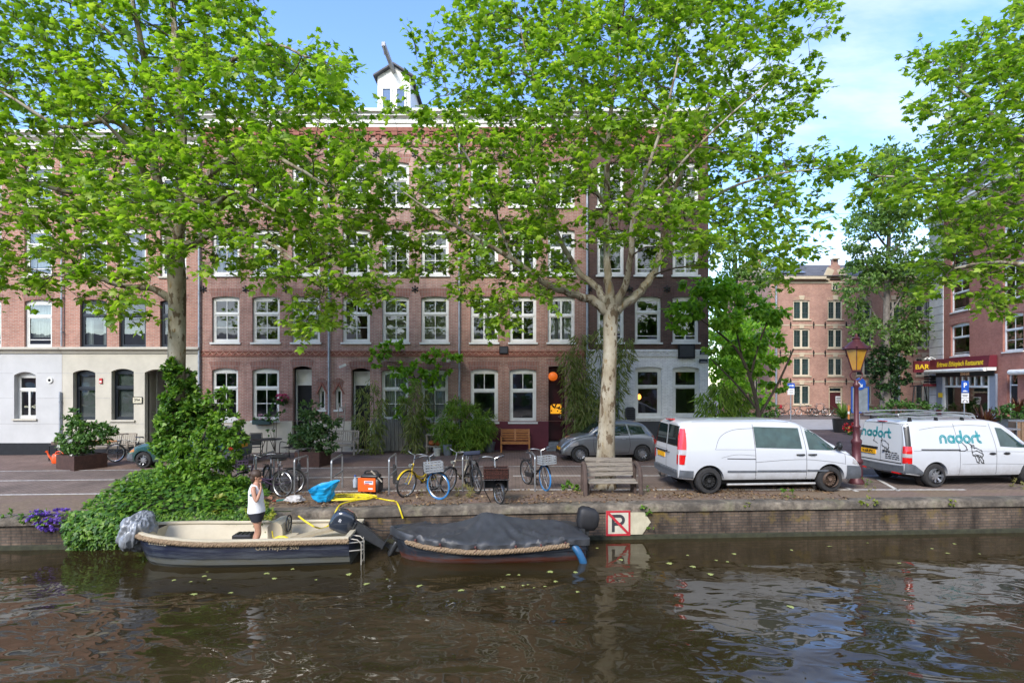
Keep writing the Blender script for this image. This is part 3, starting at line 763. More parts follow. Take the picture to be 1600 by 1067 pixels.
PLANE_LEAF = leafmat('plane_tree_leaf', [(0,(.085,.165,.016)),(.35,(.155,.275,.02)),(.7,(.235,.37,.03)),(1,(.37,.47,.075))], .52)
BARKM = None
def barkmat():
    m, nt, b = nodes('plane_bark'); co = objco(nt)
    mp = N(nt, 'ShaderNodeMapping', Scale=(1,1,.45)); L(nt, co, mp.inputs[0])
    n1 = noise(nt, mp.outputs[0], 5.5, 5, .62); n2 = noise(nt, mp.outputs[0], 3, 3, .5); n3 = noise(nt, mp.outputs[0], 28, 4)
    base = ramp(nt, n2, [(.30,(.20,.16,.105)),(.5,(.31,.27,.20)),(.7,(.42,.385,.315))])
    c = mixc(nt, ramp(nt, n1, [(.55,0),(.57,1)]), base, (.13,.095,.06))
    c = mixc(nt, ramp(nt, n1, [(.36,1),(.385,0)]), c, (.24,.17,.085))
    c = mixc(nt, .35, c, ramp(nt, n3, [(.3,.6),(.7,1.2)]), 'MULTIPLY')
    L(nt, c, b.inputs['Base Color']); b.inputs['Roughness'].default_value = .9; b.inputs['Specular IOR Level'].default_value = .2
    bump(nt, b, n1, .4, .02); return m
PBARK = barkmat()
def inpoly(x, y, poly):
    c = False; j = len(poly)-1
    for i in range(len(poly)):
        if (poly[i][1] > y) != (poly[j][1] > y) and x < (poly[j][0]-poly[i][0])*(y-poly[i][1])/(poly[j][1]-poly[i][1])+poly[i][0]: c = not c
        j = i
    return c
def planetree(label, TY, base, limbs, poly, nclump, seed, depth=3.2, leaf_n=26, lsize=(.15,.25), mindist=.55, dens=None, extra=None):
    """limbs: polylines of (px,py,dy,radius) in photo pixels at depth TY+dy; poly: crown outline in photo pixels"""
    rg = random.Random(seed); g = np.random.default_rng(seed)
    bx = X(base[0], TY); t = thing('plane_tree', label, 'tree', (bx,TY,gz(bx)))
    o = Vector((bx,TY,gz(bx)))
    W = lambda px,py,dy: Vector((X(px,TY+dy), TY+dy, Z(py,TY+dy)))-o
    tr = MB(); nodes_ = []
    for li, lb in enumerate(limbs):
        pts = cr([tuple(W(p[0],p[1],p[2]))+() for p in lb], 5)
        rr = []; n = len(lb)
        for i in range(len(pts)):
            s = i/5; k = min(int(s), n-2); f = s-k; rr.append(lb[k][3]*(1-f)+lb[k+1][3]*f)
        if li > 0: pts = [p+Vector((rg.uniform(-1,1),rg.uniform(-1,1),rg.uniform(-1,1)))*min(.03,.25*r) for p, r in zip(pts,rr)]
        tr.tube(pts, rr, 14 if li == 0 else 9)
        if li: nodes_ += list(zip(pts, rr))
        else: nodes_ += list(zip(pts[-4:], rr[-4:]))
    # crown clumps inside the outline, ellipsoidal in depth
    xs = [p[0] for p in poly]; ys = [p[1] for p in poly]; cx, cy = sum(xs)/len(xs), sum(ys)/len(ys)
    C = []; tries = 0
    while len(C) < nclump and tries < nclump*60:
        tries += 1
        px, py = rg.uniform(min(xs),max(xs)), rg.uniform(min(ys),max(ys))
        if not inpoly(px, py, poly): continue
        if dens and rg.random() > dens(px,py): continue
        e = math.hypot((px-cx)/((max(xs)-min(xs))/2), (py-cy)/((max(ys)-min(ys))/2))
        dy = rg.uniform(-1,1)*depth*math.sqrt(max(.12,1-min(e,1)**2))
        p = W(px,py,dy)
        if any((p-q).length < mindist for q in C): continue
        C.append(p)
    if extra: C += [W(*e) for e in extra]
    fork = nodes_[0][0]
    C.sort(key=lambda p: min((p-q).length for q, _ in nodes_[::3]))
    br = MB(); LP=[];LD=[];LU=[];LS=[]
    for p in C:
        best = min(nodes_, key=lambda nr: (nr[0]-p).length + .5*max(0, nr[0].z-p.z) + (.0 if nr[1] > .012 else .4))
        a, ra = best; d = p-a; ln = d.length
        if ln < .05: continue
        mid = a+d*.5+Vector((rg.uniform(-.12,.12),rg.uniform(-.12,.12),rg.uniform(.02,.16)))*ln
        pts = cr([a,mid,p], max(3,int(ln*4))); r0 = min(ra*.75, .012+.013*ln); r1 = max(.006, r0*.45)
        rr = [r0+(r1-r0)*i/(len(pts)-1) for i in range(len(pts))]
        br.tube(pts, rr, 5, cap=False); nodes_ += list(zip(pts[1:], rr[1:]))
        # twigs with leaves
        nt_ = rg.randint(4,6); out = Vector((d.x,d.y,d.z*.6)).normalized()
        for k in range(nt_):
            dr = (out*.9+Vector((rg.uniform(-1,1),rg.uniform(-1,1),rg.uniform(-.45,.75)))).normalized()
            L_ = rg.uniform(.35,.75); s0 = pts[rg.randint(max(0,len(pts)-3),len(pts)-1)]
            tp = [s0, s0+dr*L_*.5+Vector((0,0,.04)), s0+dr*L_-Vector((0,0,.05*L_))]
            br.tube(tp, [.006,.004,.002], 4, cap=False)
            m = max(3, int(leaf_n/nt_*rg.uniform(.7,1.3)))
            for j in range(m):
                u = rg.uniform(.15,1.05); q = tp[0].lerp(tp[2], u)
                sd = Vector((rg.uniform(-1,1),rg.uniform(-1,1),rg.uniform(-.6,.35)))
                ld = (dr*.5+sd).normalized()
                q = q+sd*.09
                LP.append(q); LD.append(ld); LU.append((rg.gauss(0,.55),rg.gauss(0,.55)-.15,1)); LS.append(rg.uniform(*lsize))
    tr.build('trunk', PBARK, t, smooth=True)
    br.build('branches', BARKTWIG, t, smooth=True, fix=False)
    leaves('crown', LP, LD, LU, LS, 'maple', PLANE_LEAF, t)
    return t
# centre plane tree
limbs2 = [[(946,768,0,.33),(946,745,0,.275),(947,690,0,.235),(950,620,0,.205),(953,550,0,.185),(954,505,0,.195),(955,478,0,.215),(955,462,0,.14)],
 [(950,490,0,0.1512),(925,468,-.1,0.1134),(895,460,-.3,0.0945),(855,444,-.6,0.0819),(800,405,-1.0,0.063),(740,370,-1.5,0.0441),(680,335,-1.9,0.0284),(630,300,-2.2,0.0158)],
 [(952,485,0,0.1386),(935,452,.2,0.0945),(905,425,.5,0.0819),(880,385,.8,0.0693),(850,320,1.2,0.0504),(820,250,1.5,0.0347),(790,160,1.7,0.0189)],
 [(955,480,0,0.1512),(950,440,.1,0.1071),(948,380,.2,0.0945),(948,310,.3,0.0882),(950,240,.2,0.0756),(955,170,.0,0.0567),(965,90,-.2,0.0378),(975,10,-.3,0.0221),(980,-80,-.3,0.0126)],
 [(958,480,0,0.1386),(975,450,-.2,0.0882),(985,400,-.6,0.0756),(990,340,-1.0,0.063),(1010,270,-1.5,0.0473),(1040,180,-1.9,0.0315),(1060,90,-2.1,0.0189)],
 [(960,485,0,0.1575),(995,460,.2,0.1197),(1022,425,.5,0.1008),(1035,380,.8,0.0819),(1050,310,1.1,0.063),(1085,220,1.3,0.0441),(1120,130,1.5,0.0284),(1150,50,1.6,0.0158)],
 [(1030,400,.65,0.0756),(1070,345,.6,0.0567),(1130,300,.3,0.041),(1200,275,-.1,0.0284),(1270,265,-.4,0.0158)],
 [(948,330,.3,0.063),(915,270,.0,0.0473),(870,200,-.5,0.0315),(830,110,-.9,0.0189),(810,30,-1,0.0126)],
 [(950,230,.2,0.0504),(900,150,.6,0.0347),(880,70,.9,0.0221),(880,-20,1,0.0126)],
 [(800,405,-1.0,0.0378),(760,300,-1.2,0.0284),(715,215,-1.3,0.0189),(700,150,-1.3,0.0126)],
 [(990,340,-1.0,0.0378),(1060,260,-1.9,0.0284),(1130,190,-2.4,0.0189),(1200,130,-2.6,0.0126)]]
poly2 = [(700,40),(640,70),(665,110),(640,150),(600,170),(640,200),(600,250),(580,300),(585,360),(620,400),(680,440),(720,470),(770,505),(810,500),(800,440),(860,470),(900,440),(905,400),(935,390),(1000,400),(1040,430),(1060,390),(1090,430),(1130,380),(1180,400),(1215,440),(1270,425),(1290,400),(1240,350),(1300,345),(1300,300),(1335,265),(1320,240),(1240,225),(1210,190),(1290,160),(1270,130),(1210,110),(1280,85),(1310,30),(1280,-10),(1200,-90),(1000,-150),(800,-120),(730,-60)]
def dens2(px,py):
    d = 1.0
    if py > 330 and 860 < px < 1010: d *= .45
    if px > 1150: d *= .75
    if px < 700 and py > 380: d *= .6
    if 620 < px < 720 and 100 < py < 260: d *= .6
    return d
planetree('mottled plane tree standing behind the weathered bench', 14.6, (946,768), limbs2, poly2, 840, 11, 3.2, 39, lsize=(.105,.195), mindist=.45, dens=dens2,
   extra=[(770,480,-1.2),(790,495,-1.3),(640,420,-1),(1200,300,-.2),(1240,290,-.3),(1290,265,-.4),(1320,255,-.4)])
limbs1 = [[(272,790,0,0.2952),(273,720,0,0.246),(274,640,0,0.2214),(276,560,0,0.2091),(277,480,0,0.205),(276,430,0,0.2173),(274,400,0,0.205),(270,360,0,0.164)],
 [(272,470,0,0.1148),(240,452,-.2,0.082),(200,448,-.5,0.0697),(165,438,-.8,0.0574),(130,425,-1,0.041),(95,432,-1.2,0.0246)],
 [(272,380,0,0.1558),(255,330,.1,0.123),(240,250,.2,0.0984),(232,170,.2,0.1066),(225,90,.1,0.082),(210,20,0,0.0574),(200,-60,0,0.0328)],
 [(275,390,0,0.1558),(283,320,-.2,0.123),(285,240,-.3,0.1066),(280,160,-.2,0.1148),(275,80,-.2,0.0902),(270,0,-.1,0.0656),(268,-80,0,0.041)],
 [(272,395,0,0.1394),(300,380,-.2,0.1066),(345,362,-.6,0.082),(400,370,-1,0.0574),(450,400,-1.3,0.0369),(490,430,-1.5,0.0246),(505,455,-1.6,0.0164)],
 [(283,330,-.2,0.0984),(330,270,-.6,0.082),(390,230,-1.0,0.0656),(450,255,-1.4,0.0451),(510,290,-1.7,0.0246)],
 [(255,330,.1,0.1066),(190,290,.3,0.082),(110,300,.2,0.0656),(50,285,0,0.0492),(-40,275,-.2,0.0328)],
 [(240,250,.2,0.0902),(180,190,-.4,0.0738),(100,200,-1,0.0492),(30,160,-1.4,0.0328),(-40,120,-1.6,0.0205)],
 [(280,170,-.2,0.0738),(340,110,-.6,0.0574),(420,70,-1,0.0369),(480,90,-1.3,0.0246)],
 [(240,130,.2,0.0656),(180,60,.0,0.0451),(120,10,-.2,0.0287),(60,-40,-.3,0.0164)],
 [(262,330,.1,0.082),(230,280,-.9,0.0656),(200,230,-1.6,0.0492),(150,180,-2.2,0.0287)],
 [(283,300,-.2,0.082),(330,320,-1.0,0.0656),(370,300,-1.8,0.041),(430,330,-2.3,0.0246)]]
poly1 = [(-120,-100),(340,-110),(395,-20),(415,40),(380,60),(430,70),(490,75),(555,110),(520,140),(555,160),(560,200),(600,270),(570,300),(590,350),(590,420),(600,470),(540,480),(500,520),(460,515),(470,450),(400,430),(340,420),(300,415),(250,425),(200,470),(150,480),(110,470),(60,450),(0,460),(-120,470)]
def dens1(px,py):
    d = 1.0
    if py > 400 and px < 330: d *= .55
    if 170 < px < 270 and 60 < py < 130: d *= .35
    if px > 330 and py > 400: d *= .65
    return d
planetree('large plane tree rising out of the ivy with its trunk wrapped in green', 14.2, (272,790), limbs1, poly1, 860, 23, 3.2, 40, mindist=.45, lsize=(.11,.20), dens=dens1,
   extra=[(170,470,-.7),(190,480,-.7),(205,500,-.8),(60,455,-1),(480,500,-1.6),(495,480,-1.6),(570,440,-1.6),(585,460,-1.6)])
limbs3 = [[(1760,780,0,.4),(1755,650,0,.33),(1750,520,0,.3),(1745,420,0,.27)],
 [(1748,460,0,.2),(1690,400,-.3,.14),(1630,350,-.5,.10),(1570,310,-.7,.07),(1510,290,-.9,.045),(1440,280,-1,.03),(1370,275,-1,.02)],
 [(1745,430,0,.2),(1690,320,.2,.13),(1620,240,.3,.09),(1560,190,.3,.06),(1500,140,.2,.03)],
 [(1748,500,0,.16),(1690,460,-.6,.11),(1620,420,-1.0,.07),(1550,410,-1.2,.045),(1490,420,-1.3,.025)],
 [(1745,420,0,.2),(1740,300,0,.15),(1730,150,0,.1),(1700,30,0,.06)]]
poly3 = [(1680,-60),(1600,10),(1580,50),(1545,35),(1500,75),(1440,90),(1420,105),(1460,140),(1420,170),(1480,200),(1450,215),(1470,240),(1390,245),(1320,250),(1310,275),(1350,285),(1365,320),(1430,310),(1430,345),(1475,350),(1460,395),(1420,420),(1440,470),(1500,450),(1540,455),(1560,495),(1600,440),(1680,470),(1800,400),(1800,-60)]
planetree('plane tree leaning in from the right over the lettered van', 14.8, (1760,780), limbs3, poly3, 450, 37, 2.4, 38, lsize=(.11,.195), mindist=.42, dens=lambda px,py: .6 if px < 1420 else 1.0, extra=[(1330,262,-1),(1350,270,-1),(1400,262,-1),(1380,290,-1),(1360,305,-1),(1545,470,-1.2),(1560,485,-1.2)])

# ---- generic leafy plants
def cloud(g, n, c, r, flat=1.0, shell_=.0):
    d = rnd_dirs(g, n); u = g.random((n,1))**(1/3)
    if shell_: u = shell_+(1-shell_)*u
    return np.asarray(c)+d*u*np.asarray(r), d
def bushy(parent, blobs, n, kind, m, size, seed, droop=.2, name='foliage', up=.4):
    """leaf masses made of small clumps inside ellipsoids (x,y,z,rx,ry,rz) local to parent"""
    g = np.random.default_rng(seed); P=[];D=[]
    vol = np.array([b[3]*b[4]+b[4]*b[5]+b[3]*b[5] for b in blobs]); share = vol/vol.sum()
    for b, s in zip(blobs, share):
        k = max(5,int(n*s)); nc = max(3,k//14)
        cc, cd = cloud(g, nc, b[:3], b[3:6], shell_=.45)
        idx = g.integers(0,nc,k); off = rnd_dirs(g,k)*g.random((k,1))**.5*min(b[3:6])*.42
        p = cc[idx]+off*np.array([1,1,.7]); P.append(p); dd = cd[idx]*.7+rnd_dirs(g,k)*.8; dd[:,2] -= droop; D.append(dd)
    P = np.vstack(P); D = np.vstack(D); n_ = len(P)
    U = g.normal(size=(n_,3))*.5+np.array([0,-.2,1])
    return leaves(name, P, D, U, g.uniform(size[0],size[1],n_), kind, m, parent)
IVYL = leafmat('ivy_leaf', [(0,(.03,.085,.014)),(.4,(.065,.16,.02)),(.75,(.12,.24,.025)),(1,(.19,.31,.04))], .35)
BUSHL = leafmat('bush_leaf', [(0,(.045,.11,.014)),(.5,(.105,.22,.024)),(1,(.20,.33,.04))], .4)
DARKL = leafmat('dark_shrub_leaf', [(0,(.03,.075,.018)),(.5,(.06,.145,.028)),(1,(.12,.22,.05))], .35)
BAMB = leafmat('bamboo_leaf', [(0,(.075,.11,.022)),(.4,(.14,.19,.035)),(.8,(.22,.27,.07)),(1,(.34,.33,.13))], .4, (1.4,1.4,.7))
BAMBG = leafmat('green_bamboo_leaf', [(0,(.07,.14,.016)),(.5,(.15,.26,.025)),(1,(.27,.37,.05))], .4)
ASHL = leafmat('ash_leaf', [(0,(.10,.22,.02)),(.5,(.19,.37,.03)),(1,(.31,.49,.06))], .55)
POPL = leafmat('poplar_leaf', [(0,(.055,.115,.025)),(.5,(.11,.20,.04)),(1,(.20,.30,.08))], .4)
def stems(parent, segs, m=None, name='stem'):
    mb = MB()
    for pts, r in segs: mb.tube(cr(pts,4) if len(pts) > 2 else pts, r if not hasattr(r,'__len__') else np.interp(np.linspace(0,1,(len(pts)-1)*4+1 if len(pts) > 2 else 2), np.linspace(0,1,len(r)), r).tolist(), 6)
    return mb.build(name, m or BARKTWIG, parent, smooth=True)
def plant(name, label, cat, px, py, blobs, n, kind, m, size, seed, group=None, stem=None, Y=None, **kw):
    """px,py: foot of the plant in the photo; blobs in metres relative to the foot"""
    if Y is None: x, y, z = G(px,py)
    else: x, y, z = X(px,Y), Y, gz(X(px,Y))
    t = thing(name, label, cat, (x,y,z), 0, group)
    bushy(t, blobs, n, kind, m, size, seed, **kw)
    rg = random.Random(seed); sg = []
    for b in blobs: sg.append(([(rg.uniform(-.06,.06)+b[0]*.1,rg.uniform(-.06,.06),0),(b[0]*.6,b[1]*.6,b[2]*.55),(b[0],b[1],b[2]+b[5]*.3)], [.018,.012,.006]))
    stems(t, stem or sg)
    return t
# ivy cascade over the quay: surface sampled, leaf by leaf
iv = thing('ivy', 'thick ivy cascading over the quay wall behind the bow of the open boat', 'ivy', (X(250,13.2),13.2,0))
def ivyz(x, y):
    """mound height over the strip; px-based centre line"""
    px = 800+x*F/y
    e = max(0,1-((px-262)/165)**2); k = max(0, 1-((y-13.6)/1.9)**2)
    return .62*e*k+gz(x)
g = np.random.default_rng(5); P=[];D=[];Un=[]
base = MB(); rows = []
for i in range(31):
    x = -9.3+i*.145*1.0; row = []
    yq = YQ(x)
    for j in range(14):
        y = yq-.05+j*.24; row.append((x, y, ivyz(x,y)-.06))
    rows.append(row)
off = Vector(iv.location)
xs_ = []
while len(P) < 9000:
    x = g.uniform(-9.6,-4.6); yq = YQ(x)
    if g.random() < .45:   # hanging face
        z = g.uniform(WZ-.02, .05); px = 800+x*F/yq
        lo = 842 if px < 330 else 818
        zlim = Z(858 if 100 < px < 300 else (835 if px < 430 else 812), yq)
        if px < 98 or px > 425 or z < zlim+g.normal()*.05: continue
        bul = (.22 if px < 205 else .04)*math.sin((z-WZ)/.85*PI)+(.08 if px < 205 else .03)
        P.append((x, yq-bul*g.uniform(.5,1.1), z)); D.append((g.normal()*.7,-.5,-.7+g.normal()*.35)); Un.append((g.normal()*.6,-.8+g.normal()*.3,.8))
    else:
        y = yq+g.uniform(-.15,3.3); px = 800+x*F/y; h = ivyz(x,y)
        edge = ((px-255)/165)**2+((y-13.5)/2.1)**2
        if edge > 1.0+g.normal()*.06 or px < 95 or px > 420: continue
        P.append((x, y, h+g.uniform(-.02,.14))); D.append((g.normal(),g.normal()-.6,-.25)); Un.append((g.normal()*.4,g.normal()*.4-.4,1))
P = np.array(P)-np.array(off); leaves('foliage', P, D, Un, g.uniform(.07,.13,len(P)), 'ivy', IVYL, iv)
mb = MB(); mb.grid([[Vector(p)-off-Vector((0,0,.03)) for p in r] for r in rows]); 
fr_ = [[Vector((r[0][0], YQ(r[0][0])-b, z))-off for b,z in ((.02,gz(r[0][0])+.02),(.03,-.2),(.03,-.45),(.02,-.78))] for r in rows[3:31]]
mb.grid(fr_); mb.build('root_mass', mat('dark_leaf_litter',(.03,.04,.014),.95,var=.5,scale=14), iv, fix=False)
def inpx(px, py, Y, o): return (X(px,Y)-o[0], Y-o[1], Z(py,Y)-o[2])
# ivy on the trunk
x, y, z = X(276,14.2), 14.2, -.05
t = thing('trunk_ivy', 'dark ivy column climbing the trunk of the large plane tree', 'ivy', (x,y,z))
bl = [inpx(px,py,14.05,(x,y,z))+(rx*1.02,.45,rz*1.05) for px,py,rx,rz in ((280,695,.55,.4),(282,655,.48,.4),(284,618,.36,.35),(284,588,.22,.2),(312,645,.3,.35),(266,668,.26,.35),(271,572,.10,.2),(270,625,.16,.25),(330,660,.2,.25))]
bushy(t, bl, 6200, 'ivy', IVYL, (.08,.14), 7)
stems(t, [([(0,-.36,0),(.1,-.4,1),(-.05,-.38,2),(.05,-.36,3.3)],[.05,.04,.03,.02])])
# light green shrub spilling over the strip
x, y, z = X(290,13.4), 13.4, -.05
t = thing('shrub', 'bright green leafy shrub growing in front of the dark green car', 'shrub', (x,y,z))
bl = [inpx(px,py,13.3+dy,(x,y,z))+(rx,.5,rz) for px,py,rx,rz,dy in ((232,764,.5,.22,-.3),(272,748,.5,.34,0),(318,738,.5,.4,0),(350,706,.36,.36,.2),(350,662,.3,.34,.4),(343,622,.2,.26,.4),(298,712,.4,.4,.2),(367,684,.22,.2,.2),(250,778,.6,.24,-.5),(310,776,.6,.3,-.4),(355,766,.35,.3,-.3),(378,742,.2,.2,0),(330,685,.3,.35,.3),(195,778,.3,.15,-.4))]
bushy(t, bl, 6200, 'oval', BUSHL, (.08,.15), 8)
stems(t, [([(0,0,0),(b[0]*.5,b[1]*.5,b[2]*.6),(b[0],b[1],b[2])],[.025,.016,.008]) for b in bl])
# purple flowers hanging on the quay edge
x = X(72,11.8); t = thing('bellflower', 'purple bellflowers hanging over the quay edge left of the ivy', 'flowers', (x,YQ(x)-.02,gz(x)))
PURP = leafmat('purple_petal', [(0,(.10,.045,.30)),(.6,(.16,.075,.42)),(1,(.25,.14,.5))], .25, (1,.9,1.2))
bushy(t, [(-.15,0,.0,.32,.14,.14),(.2,0,.02,.36,.14,.16),(.1,-.06,-.15,.35,.12,.14)], 900, 'ivy', PURP, (.035,.06), 9, name='blossoms')
bushy(t, [(-.4,.02,.0,.25,.12,.12),(.1,.02,-.02,.5,.14,.16)], 420, 'oval', BUSHL, (.05,.09), 10)
# bamboo by the red door, round bamboo shrub, slender bamboos, wisteria
def bamboo(label, px, Y, culms, n, m, size, seed, droop=.9, blobs=None):
    x = X(px,Y); t = thing('bamboo', label, 'bamboo', (x,Y,0)); g = np.random.default_rng(seed); rg = random.Random(seed)
    P=[];D=[]; seg=[]
    for (qx,h,lean,w) in culms:
        bx = X(qx,Y)-x; tx = X(qx+lean,Y)-x; by = rg.uniform(-.25,.15)
        pts = [(bx,by,0),(bx+(tx-bx)*.3,by,h*.55),(tx,by-.25,h)]; seg.append((pts,[.018,.012,.005]))
        cp = cr(pts,8); k = n//len(culms)
        for _ in range(k):
            u = rg.random()**.7; q = cp[int(u*(len(cp)-1))]; a = rg.uniform(0,2*PI); r = w*math.sqrt(rg.random())*(1.1-.5*u)
            p = q+Vector((math.cos(a)*r,math.sin(a)*r*.6,rg.uniform(-.15,.15)-.25*r)); P.append(p); D.append((math.cos(a)*.8+rg.gauss(0,.3),math.sin(a)*.6-.2,-droop+rg.gauss(0,.3)))
    n_ = len(P); leaves('foliage', P, D, g.normal(size=(n_,3))*.6+np.array([0,-.6,.6]), g.uniform(*size,n_), 'blade', m, t)
    stems(t, seg, mat('bamboo_cane',(.16,.15,.05),.5,var=.4)); return t
bamboo('tall drooping bamboo beside the red door and behind the plane trunk', 920, 22.3, [(900,4.2,-18,.55),(915,4.9,-10,.6),(935,5.2,5,.65),(955,4.8,20,.6),(925,3.9,-30,.5),(945,4.3,35,.55),(905,3.0,-8,.45),(930,2.4,0,.5),(915,1.6,0,.45)], 4600, BAMB, (.18,.34), 31)
bamboo('slender bamboo clump in front of the black door', 585, 22.2, [(575,2.7,-8,.32),(583,3.0,0,.30),(593,2.3,8,.28),(570,1.6,-10,.34),(588,1.3,0,.3)], 1050, BAMB, (.17,.30), 32)
bamboo('slender bamboo clump between the two vine covered windows', 648, 22.3, [(640,2.3,-6,.28),(650,3.0,2,.28),(658,2.5,8,.26),(648,1.5,0,.28)], 1000, BAMB, (.17,.30), 33)
bamboo('dense bamboo at the right corner of the white painted house', 1130, 21.6, [(1105,2.5,-8,.5),(1120,2.9,-3,.55),(1135,2.8,5,.55),(1150,2.6,12,.5),(1128,1.7,0,.6),(1105,1.5,-6,.5),(1148,1.5,8,.5)], 2400, BAMBG, (.24,.42), 34)
plant('shrub', 'round yellowish green bamboo shrub beside the maroon wall', 'shrub', 722, 706, [(0,-.1,1.25,.95,.6,.75),(-.6,-.1,.8,.6,.5,.6),(.6,-.1,.9,.7,.5,.65),(0,-.2,.5,1.0,.5,.45),(-.1,0,1.9,.5,.4,.35),(.95,-.1,1.3,.4,.4,.35)], 5200, 'blade', BAMBG, (.16,.28), 35, Y=22.2, droop=.6)
t = plant('wisteria', 'light green wisteria trained above the two white windows', 'climber', 600, 705, [], 10, 'oval', ASHL, (.1,.2), 36, Y=22.75, stem=[([(1.1,0,0),(.9,.1,1.6),(1.3,.05,3.0),(.6,.05,3.6),(.1,0,3.75)],[.05,.04,.03,.02,.012]),([(1.3,.05,3.0),(2.0,.05,3.3),(3.1,0,3.5)],[.03,.02,.01])]) if False else thing('wisteria', 'light green wisteria trained above the two white windows', 'climber', (X(600,22.75),22.75,0))
o_ = tuple(t.location)
bl = [inpx(px,py,22.5,o_)+(rx,.28,rz) for px,py,rx,rz in ((600,548,.45,.2),(618,536,.4,.2),(590,565,.35,.15),(640,570,.4,.18),(672,555,.4,.2),(695,555,.45,.18),(712,562,.3,.15),(655,585,.4,.25),(640,600,.3,.25),(620,580,.4,.2),(690,580,.35,.2),(675,600,.3,.25),(628,640,.3,.4),(665,655,.3,.4))]
bushy(t, bl, 1700, 'oval', ASHL, (.14,.24), 36)
stems(t, [([(1.1,0,0),(.9,.1,1.6),(1.3,.05,3.0),(.6,.05,3.6),(.1,0,3.75)],[.05,.04,.03,.02,.012]),([(1.3,.05,3.0),(2.0,.05,3.3),(3.1,0,3.5)],[.03,.02,.01]),([(2.0,0,0),(2.1,.05,2),(1.9,.05,3.4)],[.03,.02,.012])])
# small ash-like tree at the corner
x = X(1180,20.2); t = thing('tree_of_heaven', 'slim tree with feathery bright green leaves at the corner of the white painted house', 'tree', (x,20.2,0)); o_ = (x,20.2,0)
lim = [[(1188,700,.09),(1184,640,.08),(1172,590,.07),(1150,545,.05),(1110,510,.03),(1080,490,.02)],[(1172,590,.05),(1185,540,.04),(1200,500,.025)],[(1160,560,.04),(1145,500,.03),(1120,455,.02)],[(1186,650,.06),(1215,600,.045),(1240,545,.03)],[(1184,640,.05),(1150,600,.035),(1110,560,.02)]]
mb = MB()
for l in lim:
    pts = cr([inpx(a,b,20.2,o_) for a,b,r in l],5); mb.tube(pts, np.interp(np.linspace(0,1,len(pts)),np.linspace(0,1,len(l)),[q[2] for q in l]).tolist(), 8)
mb.build('trunk', BARKTWIG, t, smooth=True)
bl = [inpx(a,b,20.2+d,o_)+(r,r*.9,r*.55) for a,b,r,d in ((1070,485,.6,-.2),(1100,470,.7,.1),(1120,450,.6,0),(1150,455,.6,.3),(1090,445,.5,0),(1060,510,.35,0),(1140,500,.6,-.3),(1180,480,.6,.2),(1210,490,.55,0),(1165,540,.6,.4),(1120,540,.4,0),(1200,530,.5,.5),(1190,570,.6,.5),(1150,580,.5,.5),(1225,555,.35,.2),(1210,600,.4,.6))]
bushy(t, bl, 4200, 'oval', ASHL, (.16,.28), 41, name='crown', droop=.5)
# ------------------------------------------------------------------ vehicles
def carpaint(name, c, metal=0, rough=.28, dirt=.12):
    m, nt, b = nodes(name); co = objco(nt)
    sp = N(nt, 'ShaderNodeSeparateXYZ'); L(nt, co, sp.inputs[0])
    low = ramp(nt, sp.outputs[2], [(.15,1),(.75,0)])          # road dust on the lower body
    n = ramp(nt, noise(nt, co, 5, 6, .7), [(.35,0),(.7,1)])
    f = M3(nt,'MULTIPLY', M3(nt,'MULTIPLY', low, n), .45+dirt)
    c0 = mixc(nt, ramp(nt, noise(nt, co, 1.5, 4), [(.4,0),(.7,dirt)]), c, tuple(x*.72 for x in c))
    L(nt, mixc(nt, f, c0, (.16,.13,.10)), b.inputs['Base Color'])
    b.inputs['Metallic'].default_value = metal; b.inputs['Roughness'].default_value = rough
    b.inputs['Coat Weight'].default_value = .9; b.inputs['Coat Roughness'].default_value = .06; return m
def M3(nt, op, a, b):
    n = N(nt, 'ShaderNodeMath', operation=op)
    for i, v in enumerate((a,b)):
        if isinstance(v,(int,float)): n.inputs[i].default_value = v
        else: L(nt, v, n.inputs[i])
    return n.outputs[0]
VANW = carpaint('white_van_paint', (.50,.515,.54), 0, .3, .12)
CARG = carpaint('grey_metallic_paint', (.20,.21,.225), .5, .3, .05)
CART = carpaint('dark_teal_paint', (.012,.07,.075), .3, .3, .05)
CGLASS = mat('car_glass', (.012,.022,.022), .03, var=.2, spec=.7, scale=1)
CGLASS2 = mat('car_window_glass', (.035,.07,.065), .03, var=.45, spec=.7, scale=3)
BUMP = mat('grey_bumper_plastic', (.095,.105,.12), .55, var=.25, scale=6)
BLACKT = mat('black_trim', (.012,.012,.013), .4, var=.2)
SEAM = mat('seam_shadow_gap', (.022,.022,.024), .8, var=.1)
TAILR = mat('red_lamp_glass', (.55,.012,.012), .12, var=.2, coat=.8)
TAILW = mat('clear_lamp_glass', (.36,.34,.34), .12, var=.15, coat=.8)
PLATEY = mat('yellow_plate', (.72,.36,.012), .4, var=.12)
TYRE = mat('tyre_rubber', (.022,.021,.021), .85, var=.35, scale=15, bmp=.2)
RIMS = mat('silver_rim', (.45,.46,.48), .3, .8, var=.15)
RIMD = mat('dark_steel_rim', (.06,.06,.062), .5, .5, var=.3)
RIMR = mat('rusty_steel_rim', (.17,.115,.085), .7, .3, var=.5, scale=12)
